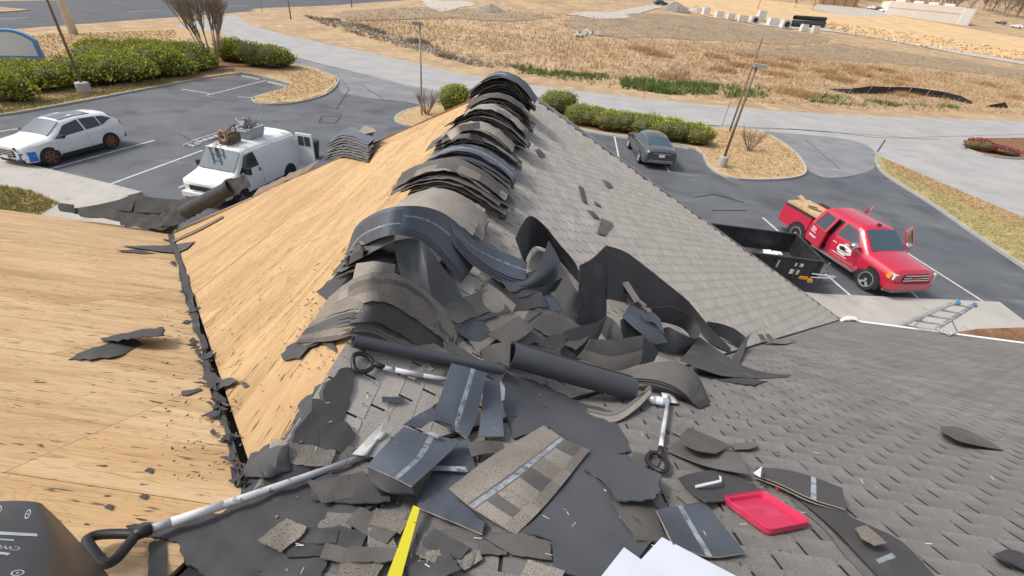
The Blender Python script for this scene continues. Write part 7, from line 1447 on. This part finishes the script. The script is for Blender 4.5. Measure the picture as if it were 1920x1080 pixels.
# brown framed building
A2, B2 = onT(1535, 8), onT(1606, 14); ex = (B2 - A2); ex.z = 0; L2 = ex.length; ex.normalize(); ey = Vector((-ex.y, ex.x, 0)); A, zb = A2, min(A2.z, B2.z) - .3
t = empty('framed_building', Vector((A.x, A.y, zb)), 'orange brown unfinished building at the top edge left of the warehouse', 'building'); inv = Matrix.Translation(-t.location); wpart('wall', (0, 0, 0), L2, 9, 6, mat('raw sheathing wall', (.52, .34, .17), (.44, .28, .14), .5, .9))
for f in (.08, .36, .64, .9): wpart('corner_post', (L2 * f, -.3, 0), .5, .25, 6.2, MT['wood'])
# far vehicles
def far_car(px_, ang, m, label, g=None):
    c = onT(*px_); t = empty('parked_car', c, label, 'car', g, ang)
    b = Body([(2.2, .3, .7, .5, .8, .75, .8, .85, .7), (1.0, .25, .85, .5, .9, .9, .88, 1.0, .75), (.3, .25, .85, .5, .9, .95, .88, 1.45, .6), (-1.2, .25, .85, .5, .9, .95, .88, 1.45, .6), (-1.9, .25, .85, .5, .9, .95, .85, 1.05, .7), (-2.2, .3, .75, .5, .8, .8, .78, .9, .65)]); b.mesh('body', MT[m], t, 14)
    for sd in (1, -1):
        b.window('side_window', [[(.2, .8), (-1.2, .85)], [(.8, .1), (-1.6, .1)]], MT['glass'], t, sd)
        for x in (1.35, -1.35): k = MB(); k.lathe((x, .9 * sd, .32), (0, sd, 0), [(-.2, .3), (0, .32), (.02, .001)], 12); k.obj('wheel', MT['tyre'], t)
    return t
far_car((1632, 17), 1.9, 'p_white', 'white car in the row far off, left of the warehouse'); far_car((1646, 19), 1.9, 'p_grey', 'dark car in the row far off, left of the warehouse'); far_car((1655, 22), 1.9, 'p_white', 'white car nearest the warehouse corner'); far_car((1238, 10), .2, 'p_grey', 'dark vehicle at the top edge above the gravel heaps'); far_car((1905, 52), 2.4, 'p_white', 'white vehicle at the right edge beyond the clay bank'); far_car((1876, 45), 2.3, 'p_grey', 'dark vehicle right of the warehouse end')
# grey winter trees on the far rise
var = []
for k in range(4):
    a = MB(); b = MB(); h = 3.6; a.tube([(0, 0, -.3), (.1, 0, 2), (0, .1, h)], [.22, .16, .12], 5)
    for i in range(8): twiggy(b, Vector((0, 0, random.uniform(1.2, h))), Vector((random.uniform(-.9, .9), random.uniform(-.9, .9), random.uniform(.5, 1.3))).normalized(), random.uniform(1.8, 2.8), .10, 3, .45, 3, .1)
    oa = a.obj('trunk', MT['bark']); ob = b.obj('crown', MT['twig']); var.append((oa.data, ob.data)); bpy.data.objects.remove(oa); bpy.data.objects.remove(ob)
xs_ = 0
for i in range(64):
    x = random.uniform(1590, 2000); base = 4 + (x - 1600) * .095 + random.uniform(-16, 2)
    if x < 1850: base = min(base, 12 + (x - 1660) * .115)
    c = onT(x, base)
    if (c - CAM).length > 700 or c.y < 100: continue
    if 1655 < x < 1870 and c.y < onT(1740, 36).y + 24: c = c + Vector((c.x, c.y, 0)).normalized() * 34; c.z = zT(c.x, c.y)
    t = empty('winter_tree', c, 'grey leafless tree on the rise behind the warehouse', 'tree', 'leafless trees on the far rise', random.uniform(0, 6)); t.scale = (1.5, 1.5, random.uniform(1.1, 1.7))
    v = random.choice(var); link('trunk', v[0], t); link('crown', v[1], t)
for p_, s_, lb in (((1522, 19), 1.1, 'lone scrubby tree left of the orange brown building'), ((1490, 14), .8, 'small thin tree on the clay ground above the black pipes')):
    t = empty('winter_tree', onT(*p_), lb, 'tree'); t.scale = (s_, s_, s_); v = random.choice(var); link('trunk', v[0], t); link('crown', v[1], t)
# tall thin poles by the warehouse
for p_, h, lb in (((1653, 40), 8, 'thin pale pole in front of the left end of the warehouse'), ((1812, 48), 9, 'thin pale pole at the right corner of the warehouse'), ((1420, 18), 6, 'thin dark pole on the clay above the precast row')):
    mb = MB(); mb.tube([(0, 0, -.2), (0, 0, h)], .12, 6); o = mb.obj('utility_pole', MT['polewhite'] if 'pale' in lb else MT['wood']); o.location = onT(*p_); tagset(o, lb, 'pole')
# clods and stones on the clay bank and by the road: nobody could count them
def clods(name, pxpoly, n, s, m, zz=0):
    poly = [(onT(*p).x, onT(*p).y) for p in pxpoly]; xs = [p[0] for p in poly]; ys = [p[1] for p in poly]; mb = MB(); k = 0
    while k < n:
        x, y = random.uniform(min(xs), max(xs)), random.uniform(min(ys), max(ys))
        if not inside((x, y), poly): continue
        k += 1; r_ = s * random.uniform(.3, 1); mb.box((x, y, zT(x, y) + r_ * .2 + zz), (r_ * 1.6, r_, r_ * .7), Matrix.Rotation(random.uniform(0, 3), 3, (random.random(), random.random(), 1)))
    o = mb.obj(name, m); o['kind'] = 'stuff'
clods('clay_clods', [(1540, 42), (1700, 62), (1920, 98), (1920, 116), (1760, 92), (1640, 74), (1560, 58)], 420, .9, MT['clay'])
clods('roadside_stones', [(590, 36), (700, 66), (860, 116), (940, 128), (860, 108), (700, 60), (620, 36)], 500, .35, mat('grey stones', (.36, .33, .29), (.26, .24, .21), 3, .9))
clods('field_stones', [(1075, 62), (1120, 58), (1130, 68), (1080, 70)], 40, .8, MT['gravel'])
# haze
